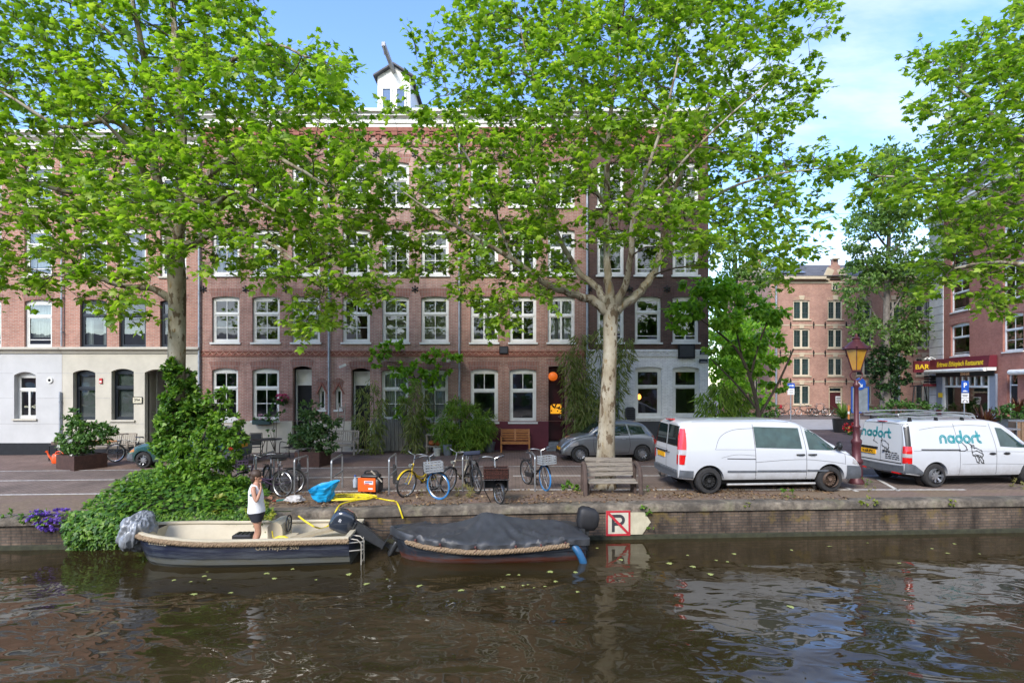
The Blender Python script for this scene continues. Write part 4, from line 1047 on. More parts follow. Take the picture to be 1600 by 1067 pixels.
class Car:
    """lofted body, x from rear (0) to front (L), z up, half width per station"""
    def __init__(s, L_, top, belt, bot, wmax, wroof, rear=0, crown=.035, rr=.12, ns=64, plan=((0,.9),(.05,.965),(.16,1)), nplan=((0,.80),(.10,.90),(.35,.98),(.7,1)), lean=None):
        s.L = L_; xs = [L_*i/ns for i in range(ns+1)]
        xs = sorted(set(xs+[.01,.025,.05,.08,.12,L_-.01,L_-.03,L_-.06,L_-.1,L_-.15])); s.xs = xs; s.rows = []
        for x in xs:
            T, B, b0 = ip(top,x), ip(belt,x), ip(bot,x); w = ip(wmax,x); wr = ip(wroof,x)
            e = min(ip(plan,x), ip(nplan,L_-x)); w *= e; wr *= e
            B = min(B, T-.09); h = T-B; r = min(rr, h*.6)
            row = [(0,b0-.015),(w*.80,b0),(w*.93,b0+.02),(w*.975,b0+.09),(w*.995,b0+(B-b0)*.35),(w,b0+(B-b0)*.62),(w*.992,b0+(B-b0)*.86),(w*.972,B)]
            # greenhouse side
            hz0, y0 = B, w*.972; y1, z1 = wr, T-r-crown*.6
            for t in (.33,.66,1.0): row.append((y0+(y1-y0)*(t**1.15), hz0+(max(z1,B+.004)-hz0)*t))
            za = row[-1][1]
            for a in (25,50,75): row.append((wr-r*.9*(1-math.cos(R(a))), za+(T-crown*.9-za)*math.sin(R(a))))
            row.append((wr*.72-r*.2, T-crown*.45)); row.append((wr*.38, T-crown*.12)); row.append((0,T))
            s.rows.append([(x+(lean(x,z) if lean else 0),y,z) for y,z in row])
    def mesh(s, arches):
        mb = MB(); n = len(s.rows[0]); full = []
        for r in s.rows: full.append([(x,y,z) for x,y,z in r]+[(x,-y,z) for x,y,z in r[-2:0:-1]])
        mb.grid(full, cv=True); m = len(full[0])
        for k in (0, (len(full)-1)*m):
            for i in range(n-1):
                a, b, c2, d = i, i+1, (m-i-1)%m, (m-i)%m
                q = [a,b,c2,d]; q = [v for j,v in enumerate(q) if v not in q[:j]]
                if len(q) > 2: mb.f.append(tuple(v+k for v in q)); mb.m.append(0)
        me = bpy.data.meshes.new('body'); me.from_pydata(mb.v,[],mb.f)
        bm = bmesh.new(); bm.from_mesh(me); bmesh.ops.recalc_face_normals(bm, faces=bm.faces)
        if bm.calc_volume(signed=True) < 0: bmesh.ops.reverse_faces(bm, faces=bm.faces)
        s.bvh = BVHTree.FromBMesh(bm); bm.to_mesh(me); bm.free()
        o = bpy.data.objects.new('body', me); COL.objects.link(o); cs = []
        for (x,z,r) in arches:
            for sg in (-1,1):
                c = MB(); c.cyl((x,sg*.62,z),(x,sg*1.3,z),r,n=32); q = c.build('cutter', BLACKT); cs.append(q)
                md = o.modifiers.new('b','BOOLEAN'); md.operation = 'DIFFERENCE'; md.object = q; md.solver = 'EXACT'
        dg = bpy.context.evaluated_depsgraph_get(); m2 = bpy.data.meshes.new_from_object(o.evaluated_get(dg))
        for q in cs: bpy.data.objects.remove(q)
        bpy.data.objects.remove(o); s.me = m2; return m2
    def side(s, x, z, sg=1):
        h = s.bvh.ray_cast(Vector((x,sg*3,z)), Vector((0,-sg,0)))
        return Vector(h[0]) if h[0] is not None else None
    def patch(s, mb, bot, top, axis, off=.006, nu=24, nv=8, sg=-1):
        """surface patch between two polylines. axis 'y': points (x,z) seen from side sg; 'r': (y,z) from the rear; 'f': (y,z) from the front; 't': (x,y) from above"""
        def pl(p, t):
            n = len(p)-1; k = min(int(t*n),n-1); f = t*n-k; return (p[k][0]+(p[k+1][0]-p[k][0])*f, p[k][1]+(p[k+1][1]-p[k][1])*f)
        P = []
        for i in range(nu+1):
            a, b = pl(bot,i/nu), pl(top,i/nu); row = []
            for j in range(nv+1):
                u, v = a[0]+(b[0]-a[0])*j/nv, a[1]+(b[1]-a[1])*j/nv
                o, d = {'y':((u,sg*3,v),(0,-sg,0)),'r':((-3,u,v),(1,0,0)),'f':((s.L+3,u,v),(-1,0,0)),'t':((u,v,4),(0,0,-1))}[axis]
                h = s.bvh.ray_cast(Vector(o),Vector(d))
                if h[0] is None: h = s.bvh.find_nearest(Vector({'y':(u,sg*.8,v),'r':(0,u,v),'f':(s.L,u,v),'t':(u,v,1)}[axis]))
                row.append(Vector(h[0])-Vector(d)*off)
            P.append(row)
        mb.grid(P); return mb
    def line(s, mb, pts, axis, w=.015, off=.003, sg=-1, n=10):
        q = cr([(p[0],p[1],0) for p in pts],n) if len(pts) > 2 else [Vector((pts[0][0]+(pts[1][0]-pts[0][0])*k/n, pts[0][1]+(pts[1][1]-pts[0][1])*k/n,0)) for k in range(n+1)]
        A=[];B=[]
        for i,p in enumerate(q):
            d = (q[min(i+1,len(q)-1)]-q[max(i-1,0)]).normalized(); nn = Vector((-d.y,d.x,0))*w/2
            A.append(tuple((p+nn)[:2])); B.append(tuple((p-nn)[:2]))
        return s.patch(mb, A, B, axis, off, len(q)-1, 1, sg)
def wheel(parent, x, y, r, w, rim, style, sg, name='wheel'):
    """tyre mesh with rim child; sg side facing out (-1 = -y)"""
    mb = MB(); pr = [(r*.62,-w*.42),(r*.66,-w*.5),(r*.90,-w*.5),(r*.98,-w*.36),(r,-w*.2),(r,w*.2),(r*.98,w*.36),(r*.90,w*.5),(r*.66,w*.5),(r*.62,w*.42)]
    mb.lathe(pr, 32, (x,y,r), 'y', cap=False); t = mb.build(name, TYRE, parent, smooth=True)
    m = MB(); yo = y+sg*w*.42
    q = lambda rad, d: (rad, d)
    S = -sg
    m.lathe([(r*.64,0),(r*.60,-.02),(r*.57,.02),(r*.55,.07)] if S < 0 else [(r*.55,-.07),(r*.57,-.02),(r*.60,.02),(r*.64,0)], 32, (x,yo,r), 'y', cap=False)
    P = lambda a, rad, d: (x+rad*math.cos(a), yo+sg*d, r+rad*math.sin(a))
    if style == 'steel':
        m.lathe([(.002,0),(r*.55,0)], 28, (x,yo-sg*.05,r), 'y')
        for k in range(14):
            a = 2*PI*k/14; m.cyl(P(a,r*.42,-.045),P(a,r*.42,-.02),r*.055,n=6)
        m.lathe([(r*.34,-sg*0),(r*.30,sg*-.03)] if sg > 0 else [(r*.30,.03),(r*.34,0)], 24, (x,yo-sg*.045,r), 'y', cap=False)
        m.cyl(P(0,0,-.05),P(0,0,.0),r*.13,n=14)
        for k in range(5): m.cyl(P(2*PI*k/5,r*.2,-.045),P(2*PI*k/5,r*.2,-.02),r*.03,n=6)
    else:
        n = {'multi':12,'cap':8}[style]
        for k in range(n):
            a = 2*PI*k/n
            wd = .30 if style == 'multi' else .27
            for s2 in ((-1,1) if style == 'multi' else (0,)):
                m.bar(P(a,r*.10,-.0),P(a+s2*wd*.28,r*.585,-.012), r*(.085 if style == 'multi' else .16), .02, (0,1,0))
        m.cyl(P(0,0,-.03),P(0,0,.012),r*.15,n=16)
        d = MB(); d.lathe([(.002,0),(r*.56,0)], 24, (x,yo-sg*.07,r), 'y'); d.build('brake_shadow_disc', BLACKT, t)
    m.build('rim', rim, t, smooth=True)
    return t
def textmesh(name, s, size, m, parent, M, bold=0, sx=1, align='CENTER', extrude=.002):
    cu = bpy.data.curves.new(name,'FONT'); cu.body = s; cu.size = size; cu.align_x = align; cu.align_y = 'CENTER'; cu.extrude = extrude; cu.offset = bold; cu.resolution_u = 3
    o = bpy.data.objects.new(name, cu); COL.objects.link(o)
    dg = bpy.context.evaluated_depsgraph_get(); me = bpy.data.meshes.new_from_object(o.evaluated_get(dg)); bpy.data.objects.remove(o)
    me.transform(M @ Matrix.Diagonal((sx,1,1,1))); me.materials.clear(); me.materials.append(m)
    q = bpy.data.objects.new(name, me); COL.objects.link(q)
    if parent: q.parent = parent
    return q
def basis(o, x, y):
    """matrix: text x axis -> x, text y axis -> y, at o"""
    x = Vector(x).normalized(); y = Vector(y).normalized(); z = x.cross(y)
    return Matrix(((x.x,y.x,z.x,o[0]),(x.y,y.y,z.y,o[1]),(x.z,y.z,z.z,o[2]),(0,0,0,1)))
def place(t, ref_local, world, rz):
    M_ = Matrix.Rotation(rz,4,'Z'); d = M_ @ Vector(ref_local); t.location = Vector(world)-d; t.rotation_euler = (0,0,rz)
def bodyobj(car, parent, m, name='body'):
    me = car.me; me.materials.clear(); me.materials.append(m)
    me.polygons.foreach_set('use_smooth',[True]*len(me.polygons))
    try: me.set_sharp_from_angle(angle=R(32))
    except Exception: pass
    o = bpy.data.objects.new(name, me); COL.objects.link(o); o.parent = parent; return o
def seams(car, parent, body, lines):
    mb = MB()
    for l in lines: car.line(mb, l[0], l[1], *(l[2:]))
    mb.build('panel_gap', SEAM, body, fix=False)
def archliner(parent, body, arches, w):
    for x,z,r in arches:
        for sg in (-1,1):
            mb = MB(); mb.lathe([(r-.01,-.05),(r-.01,.13)] if sg < 0 else [(r-.01,-.13),(r-.01,.05)], 28, (x,sg*(w-.17),z), 'y', cap=False)
            mb.build('wheel_arch_liner', BLACKT, body, fix=False)
def under(car, body):
    mb = MB(); mb.box(.5,-.6,.2,car.L-.5,.6,.36); mb.build('underbody', BLACKT, body)
def poly_panel(name, pts, car, axis, m, parent, off=.006, nv=8, nu=24, sg=-1): 
    mb = MB(); car.patch(mb, pts[0], pts[1], axis, off, nu, nv, sg); return mb.build(name, m, parent, smooth=True, fix=False)

# ---- long white passenger van, rear to the left; near side is -y
Lv = 5.0
v = Car(Lv, [(0,1.80),(.12,1.855),(.5,1.885),(2.6,1.885),(3.15,1.83),(3.55,1.66),(4.2,1.27),(4.45,1.14),(4.78,.97),(4.93,.80),(5,.62)],
   [(0,1.12),(3.4,1.12),(4.1,1.04),(4.6,.93),(5,.55)], [(0,.38),(.5,.34),(4.4,.32),(5,.30)], [(0,.95),(5,.95)], [(0,.80),(.4,.82),(3,.80),(4.2,.78),(5,.70)], rr=.16,
   lean=lambda x,z: max(0,z-.95)*.10*max(0,1-x/1.2))
AV = [(.78,.34,.40),(4.02,.34,.40)]
v.mesh(AV)
tv = thing('passenger_van', 'white van with rear side window and tall red tail lamp parked beside the bench', 'van')
place(tv, (.78,-.85,0), G(1106,771), R(4.5))
bv = bodyobj(v, tv, VANW); archliner(tv, bv, AV, .93); under(v, bv)
for x in (.78,4.02):
    for sg in (-1,1): wheel(tv, x, sg*.835, .335, .23, RIMD if x < 2 else RIMR, 'steel', sg)
poly_panel('side_window', ([(2.02,1.17),(3.26,1.13)],[(2.0,1.70),(3.22,1.66)]), v, 'y', CGLASS2, tv)
poly_panel('side_window', ([(2.02,1.17),(3.26,1.13)],[(2.0,1.70),(3.22,1.66)]), v, 'y', CGLASS2, tv, sg=1)
poly_panel('front_door_window', ([(3.44,1.11),(3.9,1.09),(4.26,1.08)],[(3.40,1.64),(3.62,1.58),(4.22,1.12)]), v, 'y', CGLASS2, tv)
poly_panel('front_door_window', ([(3.44,1.11),(3.9,1.09),(4.26,1.08)],[(3.40,1.64),(3.62,1.58),(4.22,1.12)]), v, 'y', CGLASS2, tv, sg=1)
poly_panel('quarter_glass', ([(4.30,1.06),(4.58,1.03)],[(4.27,1.19),(4.56,1.045)]), v, 'y', CGLASS, tv)
poly_panel('windscreen', ([(-.62,1.20),(0,1.16),(.62,1.20)],[(-.58,1.72),(0,1.76),(.58,1.72)]), v, 'f', CGLASS, tv)
for s0 in ((-.80,-.04),(.04,.80)):
    poly_panel('rear_window', ([(s0[0]*.98,1.20),(s0[1]*.98,1.20)],[(s0[0]*.90,1.72),(s0[1]*.95,1.74)]), v, 'r', CGLASS, tv)
# tall tail lamps wrap the corner
for sg in (-1,1):
    lm = MB()
    lo=[(.00,.74),(.05,.70),(.12,.72)]; up=[(.10,1.66),(.15,1.68),(.17,1.66)]
    for (z0,z1,nm,mm) in ((.76,1.0,'tail_lamp',TAILR),(1.002,1.13,'reversing_lamp',TAILW),(1.132,1.66,'tail_lamp',TAILR)):
        q = MB(); xl = lambda z: .012+max(0,z-.95)*.10
        n = 8; A = [(xl(z0+(z1-z0)*k/n)+.0, z0+(z1-z0)*k/n) for k in range(n+1)]; B = [(xl(z)+.10+.05*math.sin((z-.7)/1.0*PI), z) for _,z in A]
        v.patch(q, A, B, 'y', .016, n, 5, sg); q.build(nm, mm, tv, smooth=True, fix=False)
        q = MB(); a0 = [(sg*(.86-.05*max(0,z-1.2)), z) for _,z in A]; b0 = [(sg*(.775-.06*max(0,z-1.2)), z) for _,z in A]
        v.patch(q, a0, b0, 'r', .016, n, 3); q.build(nm, mm, tv, smooth=True, fix=False)
q = MB(); v.patch(q, [(-.845,.38),(0,.34),(.845,.38)],[(-.85,.60),(0,.56),(.85,.60)],'r',.045,20,4)
for sg in (-1,1): v.patch(q, [(.01,.36),(.36,.36)],[(.02,.62),(.36,.60)],'y',.02,10,4,sg)
q.box(.02,-.75,.54,-.06,.75,.60)
q.build('rear_bumper', BUMP, tv, smooth=True)
q = MB()
for sg in (-1,1): v.patch(q, [(4.46,.34),(4.97,.34)],[(4.46,.70),(4.93,.66)],'y',.014,10,4,sg)
v.patch(q, [(-.72,.32),(0,.30),(.72,.32)],[(-.72,.60),(0,.60),(.72,.60)],'f',.03,20,4)
q.build('front_bumper', BUMP, tv, smooth=True)
q = MB()
for sg in (-1,1):
    for a,b in ((1.25,2.02),(2.035,3.36),(3.375,4.5 if sg < 0 else 4.5)): v.patch(q, [(a,.555),(min(b,3.95 if b > 3.4 else b),.545)],[(a,.60),(min(b,3.95 if b > 3.4 else b),.59)],'y',.02,12,2,sg)
q.build('rub_strip', BUMP, tv, smooth=True)
q = MB(); v.patch(q, [(-.28,.80),(.0,.80)],[(-.28,.93),(.0,.93)],'r',.012,4,2); q = MB()
q.box(-.02,.1,.83,.045,.62,.96); q.build('number_plate', PLATEY, tv)
q = MB(); q.box(-.03,-.02,.985,.06,.70,1.02); q.build('plate_lamp_bar', BLACKT, tv)
q = MB()
for xx in (3.20,3.52):
    q.tube(cr([v.side(xx-.11,.985,-1)+Vector((0,-.012,0)),v.side(xx,.99,-1)+Vector((0,-.045,0)),v.side(xx+.11,.985,-1)+Vector((0,-.012,0))],5),.018,8)
q.build('side_door_handle', BLACKT, tv, smooth=True)
q = MB(); q.tube([(-.01,-.12,1.03),(-.055,-.12,1.03),(-.055,-.24,1.0),(0,-.24,1.0)],.014,7); q.bar((.03,-.1,1.14),(.09,-.13,1.34),.02,.02); q.bar((.03,.13,1.14),(.09,.10,1.34),.02,.02); q.build('rear_door_handle', BLACKT, tv)
for sg in (-1,1):
    q = MB(); q.ball((4.23,sg*.98,1.20),(.07,.10,.12),10,8); q.bar((4.22,sg*.82,1.12),(4.23,sg*.95,1.16),.05,.05); q.build('side_mirror', BLACKT, tv, smooth=True)
    q = MB(); v.patch(q, [(4.62,.74),(4.95,.66)],[(4.66,.96),(4.90,.85)],'y',.008,8,4,sg); q.build('headlight', TAILW, tv, smooth=True, fix=False)
q = MB(); v.patch(q, [(-.12,0+.0),(.12,0)],[(-.12,0),(.12,0)],'t'); q = MB(); q.box(.05,-.16,1.845,.18,.16,1.875); q.build('brake_light', TAILR, tv)
q = MB(); q.tube([(1.25,-.93,.24),(3.6,-.93,.24)],.03,8); q.build('side_step', mat('scuffed_aluminium',(.45,.44,.42),.5,.5,var=.3), tv, smooth=True)
q = MB(); q.tube([(-.02,0,.34),(-.14,0,.33),(-.18,0,.40)],.025,8); q.ball((-.18,0,.42),.035,8,6); q.build('tow_hook', BLACKT, tv)
seams(v, tv, bv, [([(2.01,.36),(2.0,1.2),(1.98,1.78)],'y',.012),([(3.37,.36),(3.36,1.15),(3.30,1.74)],'y',.012),([(4.42,.72),(4.42,1.0),(4.36,1.06)],'y',.010),([(1.25,.90),(2.0,.88)],'y',.022),
  ([(1.1,.92),(1.5,1.0),(2.0,.97)],'y',.006),([(2.0,.80),(3.3,.86),(4.4,.74)],'y',.008),([(.95,1.13),(1.2,1.13),(2.0,1.12)],'y',.006),([(.95,1.13),(1.1,1.45),(1.45,1.62),(2.0,1.66)],'y',.008),
  ([(0.0,.42),(0.0,1.0),(0,1.80)],'r',.014),([(-.76,.60),(0,.60),(.76,.60)],'r',.012),([(-.02,1.06),(.74,1.06)],'r',.008),([(.4,-.74),(2.5,-.74),(3.0,-.72)],'t',.012)])

# ---- white delivery van with turquoise lettering
Lc = 4.8
c = Car(Lc, [(0,1.74),(.08,1.79),(.4,1.83),(2.4,1.84),(2.95,1.78),(3.35,1.58),(3.85,1.22),(4.05,1.10),(4.45,.98),(4.68,.86),(4.8,.6)],
   [(0,1.08),(3.0,1.08),(3.9,1.0),(4.4,.86),(4.8,.5)], [(0,.36),(.5,.30),(4.2,.28),(4.8,.28)], [(0,.92),(4.8,.92)], [(0,.76),(.4,.78),(3,.75),(4,.72),(4.8,.62)], rr=.14,
   lean=lambda x,z: max(0,z-.9)*.09*max(0,1-x/1.2))
AC = [(.86,.33,.375),(3.84,.33,.375)]
c.mesh(AC)
tc_ = thing('delivery_van', 'white delivery van with turquoise lettering and a roof rack', 'van')
place(tc_, (.86,-.82,0), G(1458,761), R(7))
bc = bodyobj(c, tc_, VANW); archliner(tc_, bc, AC, .90); under(c, bc)
for x in (.86,3.84):
    for sg in (-1,1): wheel(tc_, x, sg*.80, .325, .21, RIMS, 'cap', sg)
for sg in (-1,1):
    poly_panel('front_door_window', ([(2.84,1.09),(3.3,1.06),(3.70,1.05)],[(2.80,1.60),(3.0,1.58),(3.60,1.15)]), c, 'y', CGLASS2, tc_, sg=sg)
    q = MB(); c.patch(q, [(3.72,1.04),(4.05,1.0)],[(3.68,1.16),(4.02,1.02)],'y',.006,6,3,sg); q.build('quarter_glass', CGLASS, tc_, fix=False)
    q = MB(); q.ball((3.66,sg*.96,1.16),(.07,.10,.11),10,8); q.bar((3.68,sg*.8,1.08),(3.67,sg*.93,1.12),.05,.05); q.build('side_mirror', BLACKT, tc_, smooth=True)
    # dark corner trim with tail lamp
    q = MB(); xl = lambda z: .01+max(0,z-.9)*.09
    A = [(xl(z),z) for z in np.linspace(.64,1.72,12)]; B = [(a+.11,z) for a,z in A]; c.patch(q, A, B, 'y', .006, 11, 3, sg); q.build('corner_trim', BLACKT, tc_, smooth=True, fix=False)
    for z0,z1,nm,mm in ((.66,.82,'tail_lamp',TAILR),(.822,.92,'reversing_lamp',TAILW),(.922,1.12,'tail_lamp',TAILR)):
        q = MB(); A = [(xl(z)+.0,z) for z in np.linspace(z0,z1,5)]; B = [(a+.125,z) for a,z in A]; c.patch(q, A, B, 'y', .014, 4, 3, sg)
        c.patch(q, [(sg*.865,z0),(sg*.865,z1)],[(sg*.76,z0),(sg*.76,z1)],'r',.014,4,2); q.build(nm, mm, tc_, smooth=True, fix=False)
    q = MB(); c.patch(q, [(.0,.34),(.30,.32),(.47,.32)],[(.0,.70),(.22,.62),(.50,.42)],'y',.012,14,5,sg); q.build('rear_corner_cladding', BUMP, tc_, smooth=True, fix=False)
    q = MB(); c.patch(q, [(4.45,.72),(4.74,.68)],[(4.40,.88),(4.66,.82)],'y',.008,6,3,sg); q.build('headlight', TAILW, tc_, smooth=True, fix=False)
poly_panel('windscreen', ([(-.60,1.16),(0,1.12),(.60,1.16)],[(-.54,1.66),(0,1.70),(.54,1.66)]), c, 'f', CGLASS, tc_)
q = MB(); c.patch(q, [(-.83,.34),(0,.32),(.83,.34)],[(-.83,.60),(0,.56),(.83,.60)],'r',.05,20,4); q.box(.0,-.78,.545,-.055,.78,.575); q.build('rear_bumper', BUMP, tc_, smooth=True)
q = MB(); c.patch(q, [(-.75,.36),(-.45,.36)],[(-.75,.40),(-.45,.40)],'r',.056,4,1); c.patch(q, [(.45,.36),(.75,.36)],[(.45,.40),(.75,.40)],'r',.056,4,1); q.build('reflector', TAILR, tc_, fix=False)
q = MB(); c.patch(q, [(-.72,.28),(0,.28),(.72,.28)],[(-.72,.55),(0,.55),(.72,.55)],'f',.03,20,4); q.build('front_bumper', BUMP, tc_, smooth=True, fix=False)
q = MB(); q.box(-.025,.16,.80,.03,.72,.93); pl = q.build('number_plate', PLATEY, tc_)
textmesh('plate_characters', 'V-68-PX', .115, BLACKT, pl, basis((-.028,.44,.862),(0,-1,0),(0,0,1)), .002)
q = MB(); q.box(-.02,.10,.945,.05,.74,1.01); q.build('plate_lamp_bar', BLACKT, tc_)
q = MB(); q.ball((-.015,-.14,.93),(.03,.055,.03),8,6); q.build('rear_door_handle', BLACKT, tc_, smooth=True)
q = MB(); q.box(.03,-.14,1.745,.12,.14,1.765); q.build('brake_light', TAILR, tc_)
q = MB()
for xx in (2.58,3.02): p = c.side(xx,.90,-1); q.ball((xx,p.y-.01,.90),(.11,.03,.035),10,6)
q.build('side_door_handle', BLACKT, tc_, smooth=True)
q = MB(); c.patch(q, [(.42,1.02),(1.60,1.0)],[(.42,1.05),(1.60,1.03)],'y',.012,10,1); q.build('sliding_door_rail', BLACKT, tc_, fix=False)
seams(c, tc_, bc, [([(1.58,.33),(1.58,1.0),(1.50,1.72)],'y',.010),([(2.70,.33),(2.70,1.05),(2.62,1.72)],'y',.010),([(3.92,.62),(3.92,.9),(3.86,1.04)],'y',.008),([(.2,1.0),(1.5,.98),(3.8,.93)],'y',.006),([(1.65,.62),(2.7,.62),(3.9,.58)],'y',.006),
   ([(.45,1.56),(1.0,1.63),(1.5,1.64)],'y',.008),([(1.5,1.66),(2.0,1.67),(2.55,1.64)],'y',.008),([(0,.62),(0,1.0),(0,1.72)],'r',.012),([(-.72,.64),(0,.64),(.72,.64)],'r',.03),([(-.70,1.70),(0,1.71),(.70,1.70)],'r',.010),([(-.72,.64),(-.72,1.2),(-.66,1.70)],'r',.01)])
# lettering: rounded double stroke letters drawn as ribbons on the panel
TURQ = mat('turquoise_vinyl', (.0,.235,.27), .4, var=.08)
def nadort(mb, pen):
    """letter strokes in a box about 6.1 wide, x-height 1"""
    def arc(cx,cy,r,a0,a1,n=12): return [(cx+r*math.cos(R(a0+(a1-a0)*k/n)), cy+r*math.sin(R(a0+(a1-a0)*k/n))) for k in range(n+1)]
    def st(p): pen(mb, p)
    for d in (0,.17): st([(0+d,0),(0+d,.52)]+arc(.45,.52,.45-d,180,0)+[(.9-d,0)])
    x=1.12
    for d in (0,.17): st(arc(x+.46,.48,.46-d,0,360,20))
    st([(x+.92,.95),(x+.92,0)]); st([(x+.75,.9),(x+.75,0)])
    x=2.22
    for d in (0,.17): st(arc(x+.46,.48,.46-d,0,360,20))
    st([(x+.92,1.55),(x+.92,.3)]); st([(x+.75,1.55),(x+.75,.4)])
    x=3.32
    for d in (0,.17): st(arc(x+.48,.48,.48-d,0,360,20))
    x=4.45
    for d in (0,.17): st([(x+d,0),(x+d,.5)]+arc(x+.45,.5,.45-d,180,50))
    x=5.25
    for d in (0,.17): st([(x+d,1.5-d),(x+d,.45)]+arc(x+.42,.45,.42-d,180,290))
    st([(x-.14,.98),(x+.5,.98)]); st([(x-.14,.82),(x+.5,.82)])
def pen_on(car, axis, ox, oz, sc, slant=0, flip=1, wdt=.085):
    def pen(mb, p):
        q = [(ox+flip*sc*x, oz+sc*y+slant*x*sc) for x,y in p]
        for a,b in zip(q[:-1],q[1:]):
            d = Vector((b[0]-a[0],b[1]-a[1],0)); l = d.length
            if l < 1e-5: continue
            d /= l; nn = Vector((-d.y,d.x,0))*sc*wdt*.75; e = d*sc*.03
            car.patch(mb, [(a[0]+nn.x-e.x,a[1]+nn.y-e.y),(b[0]+nn.x+e.x,b[1]+nn.y+e.y)],[(a[0]-nn.x-e.x,a[1]-nn.y-e.y),(b[0]-nn.x+e.x,b[1]-nn.y+e.y)],axis,.006,max(1,int(l/.08)),1)
    return pen
q = MB(); nadort(q, pen_on(c,'y',1.02,1.20,.218,-.01)); q.build('side_lettering', TURQ, tc_, fix=False)
q = MB(); nadort(q, pen_on(c,'r',.74,1.30,.185,-.01,-1)); q.build('rear_lettering', TURQ, tc_, fix=False)
q = MB()   # line drawing of a plug on its cord
pen = pen_on(c,'y',0,0,1,0,1,.013)
for p in ([(1.68,1.20),(1.78,1.10),(1.80,1.02),(1.72,.985),(1.58,.985)],[(1.86,1.20),(1.96,1.12)],[(1.94,1.14),(2.02,1.12),(2.03,1.06),(1.95,1.08),(1.94,1.14)],[(1.95,1.08),(2.08,1.06),(2.24,.98),(2.28,.86),(2.24,.80),(1.98,.86),(1.95,.94),(1.95,1.08)],[(1.98,.96),(2.10,.98),(2.26,.90)],[(2.02,.85),(2.10,.68),(2.15,.66),(2.16,.72),(2.10,.84)],[(2.14,.83),(2.24,.66),(2.29,.65),(2.29,.71),(2.22,.81)],[(2.06,.88),(2.2,.85)]): pen(q,p)
pen = pen_on(c,'r',0,0,1,0,1,.010)
for p in ([(-.02+.26,1.28),(.26,1.18),(.14,1.12)],[(-.02,1.27),(-.06,1.22)],[(-.02,1.20),(-.14,1.20),(-.26,1.12),(-.28,1.02),(-.24,.98),(-.06,1.06),(-.02,1.20)],[(-.12,1.04),(-.18,.93),(-.22,.93),(-.2,1.02)],[(-.20,1.01),(-.27,.92),(-.30,.93),(-.27,1.0)]): pen(q,p)
q.build('plug_drawing', mat('thin_black_vinyl',(.02,.02,.02),.5), tc_, fix=False)
q = MB(); r_ = random.Random(3)     # four lines of small print, too fine to read
for z_, y_end in ((.90,-.60),(.845,-.64),(.79,-.67),(.735,-.66)):
    y_ = -.18
    while y_ > y_end:
        w_ = r_.uniform(.05,.13); c.patch(q, [(y_,z_-.016),(max(y_-w_,y_end),z_-.016)], [(y_,z_+.014),(max(y_-w_,y_end),z_+.014)], 'r', .006, 2, 1); y_ -= w_+.022
q.build('small_print', mat('thin_black_vinyl',(.02,.02,.02),.5), tc_, fix=False)
# roof rack
q = MB()
for y in (-.62,.62): q.tube(cr([(.0,y,1.93),(.05,y,1.99),(.6,y,2.02),(1.6,y,2.02),(2.2,y,1.98),(2.35,y,1.90)],5),.018,7); q.tube([(.0,y,1.90),(2.35,y,1.90)],.016,6)
for x in (.1,.8,1.5,2.2):
    q.bar((x,-.64,1.89),(x,.64,1.89),.035,.02)
q.tube(cr([(.0,-.62,1.93),(-.05,-.55,1.97),(-.05,.55,1.97),(0,.62,1.93)],4),.016,7)
q.build('roof_rack', mat('rack_aluminium',(.42,.43,.44),.4,.7,var=.2), tc_, smooth=True)
for x in (.3,1.1,1.9):
    for y in (-.66,.66):
        q = MB(); q.prism([(x-.05,1.78),(x+.05,1.78),(x+.02,1.885),(x-.02,1.885)], y-.03, y+.03); q.build('rack_foot', BLACKT, tc_)

# ---- small grey city car facing left
Lf = 3.55
f = Car(Lf, [(0,.78),(.06,.93),(.2,1.10),(.5,1.36),(.85,1.46),(1.4,1.49),(1.9,1.45),(2.25,1.29),(2.62,1.03),(2.95,.95),(3.28,.84),(3.48,.66),(3.55,.48)],
   [(0,.74),(.4,.93),(1.5,.92),(2.6,.90),(3.1,.80),(3.55,.42)], [(0,.34),(.4,.24),(3.1,.22),(3.55,.25)], [(0,.80),(3.55,.80)], [(0,.62),(.5,.62),(1.4,.60),(2.3,.58),(3,.55),(3.55,.45)], rr=.16, crown=.05,
   plan=((0,.72),(.08,.84),(.3,.97),(.6,1)), nplan=((0,.60),(.06,.72),(.2,.86),(.5,.97),(.8,1)))
AF = [(.62,.30,.335),(2.92,.30,.335)]
f.mesh(AF)
tf = thing('city_car', 'small grey metallic hatchback parked behind the plane trunk facing left', 'car')
place(tf, (2.92,.70,0), (*G(906,722)[:2],0), R(187))
bf = bodyobj(f, tf, CARG); archliner(tf, bf, AF, .80); under(f, bf)
for x in (.62,2.92):
    for sg in (-1,1): wheel(tf, x, sg*.70, .295, .19, mat('black_rim',(.03,.03,.03),.4), 'multi', sg) if False else wheel(tf, x, sg*.70, .295, .19, RIMS, 'multi', sg)
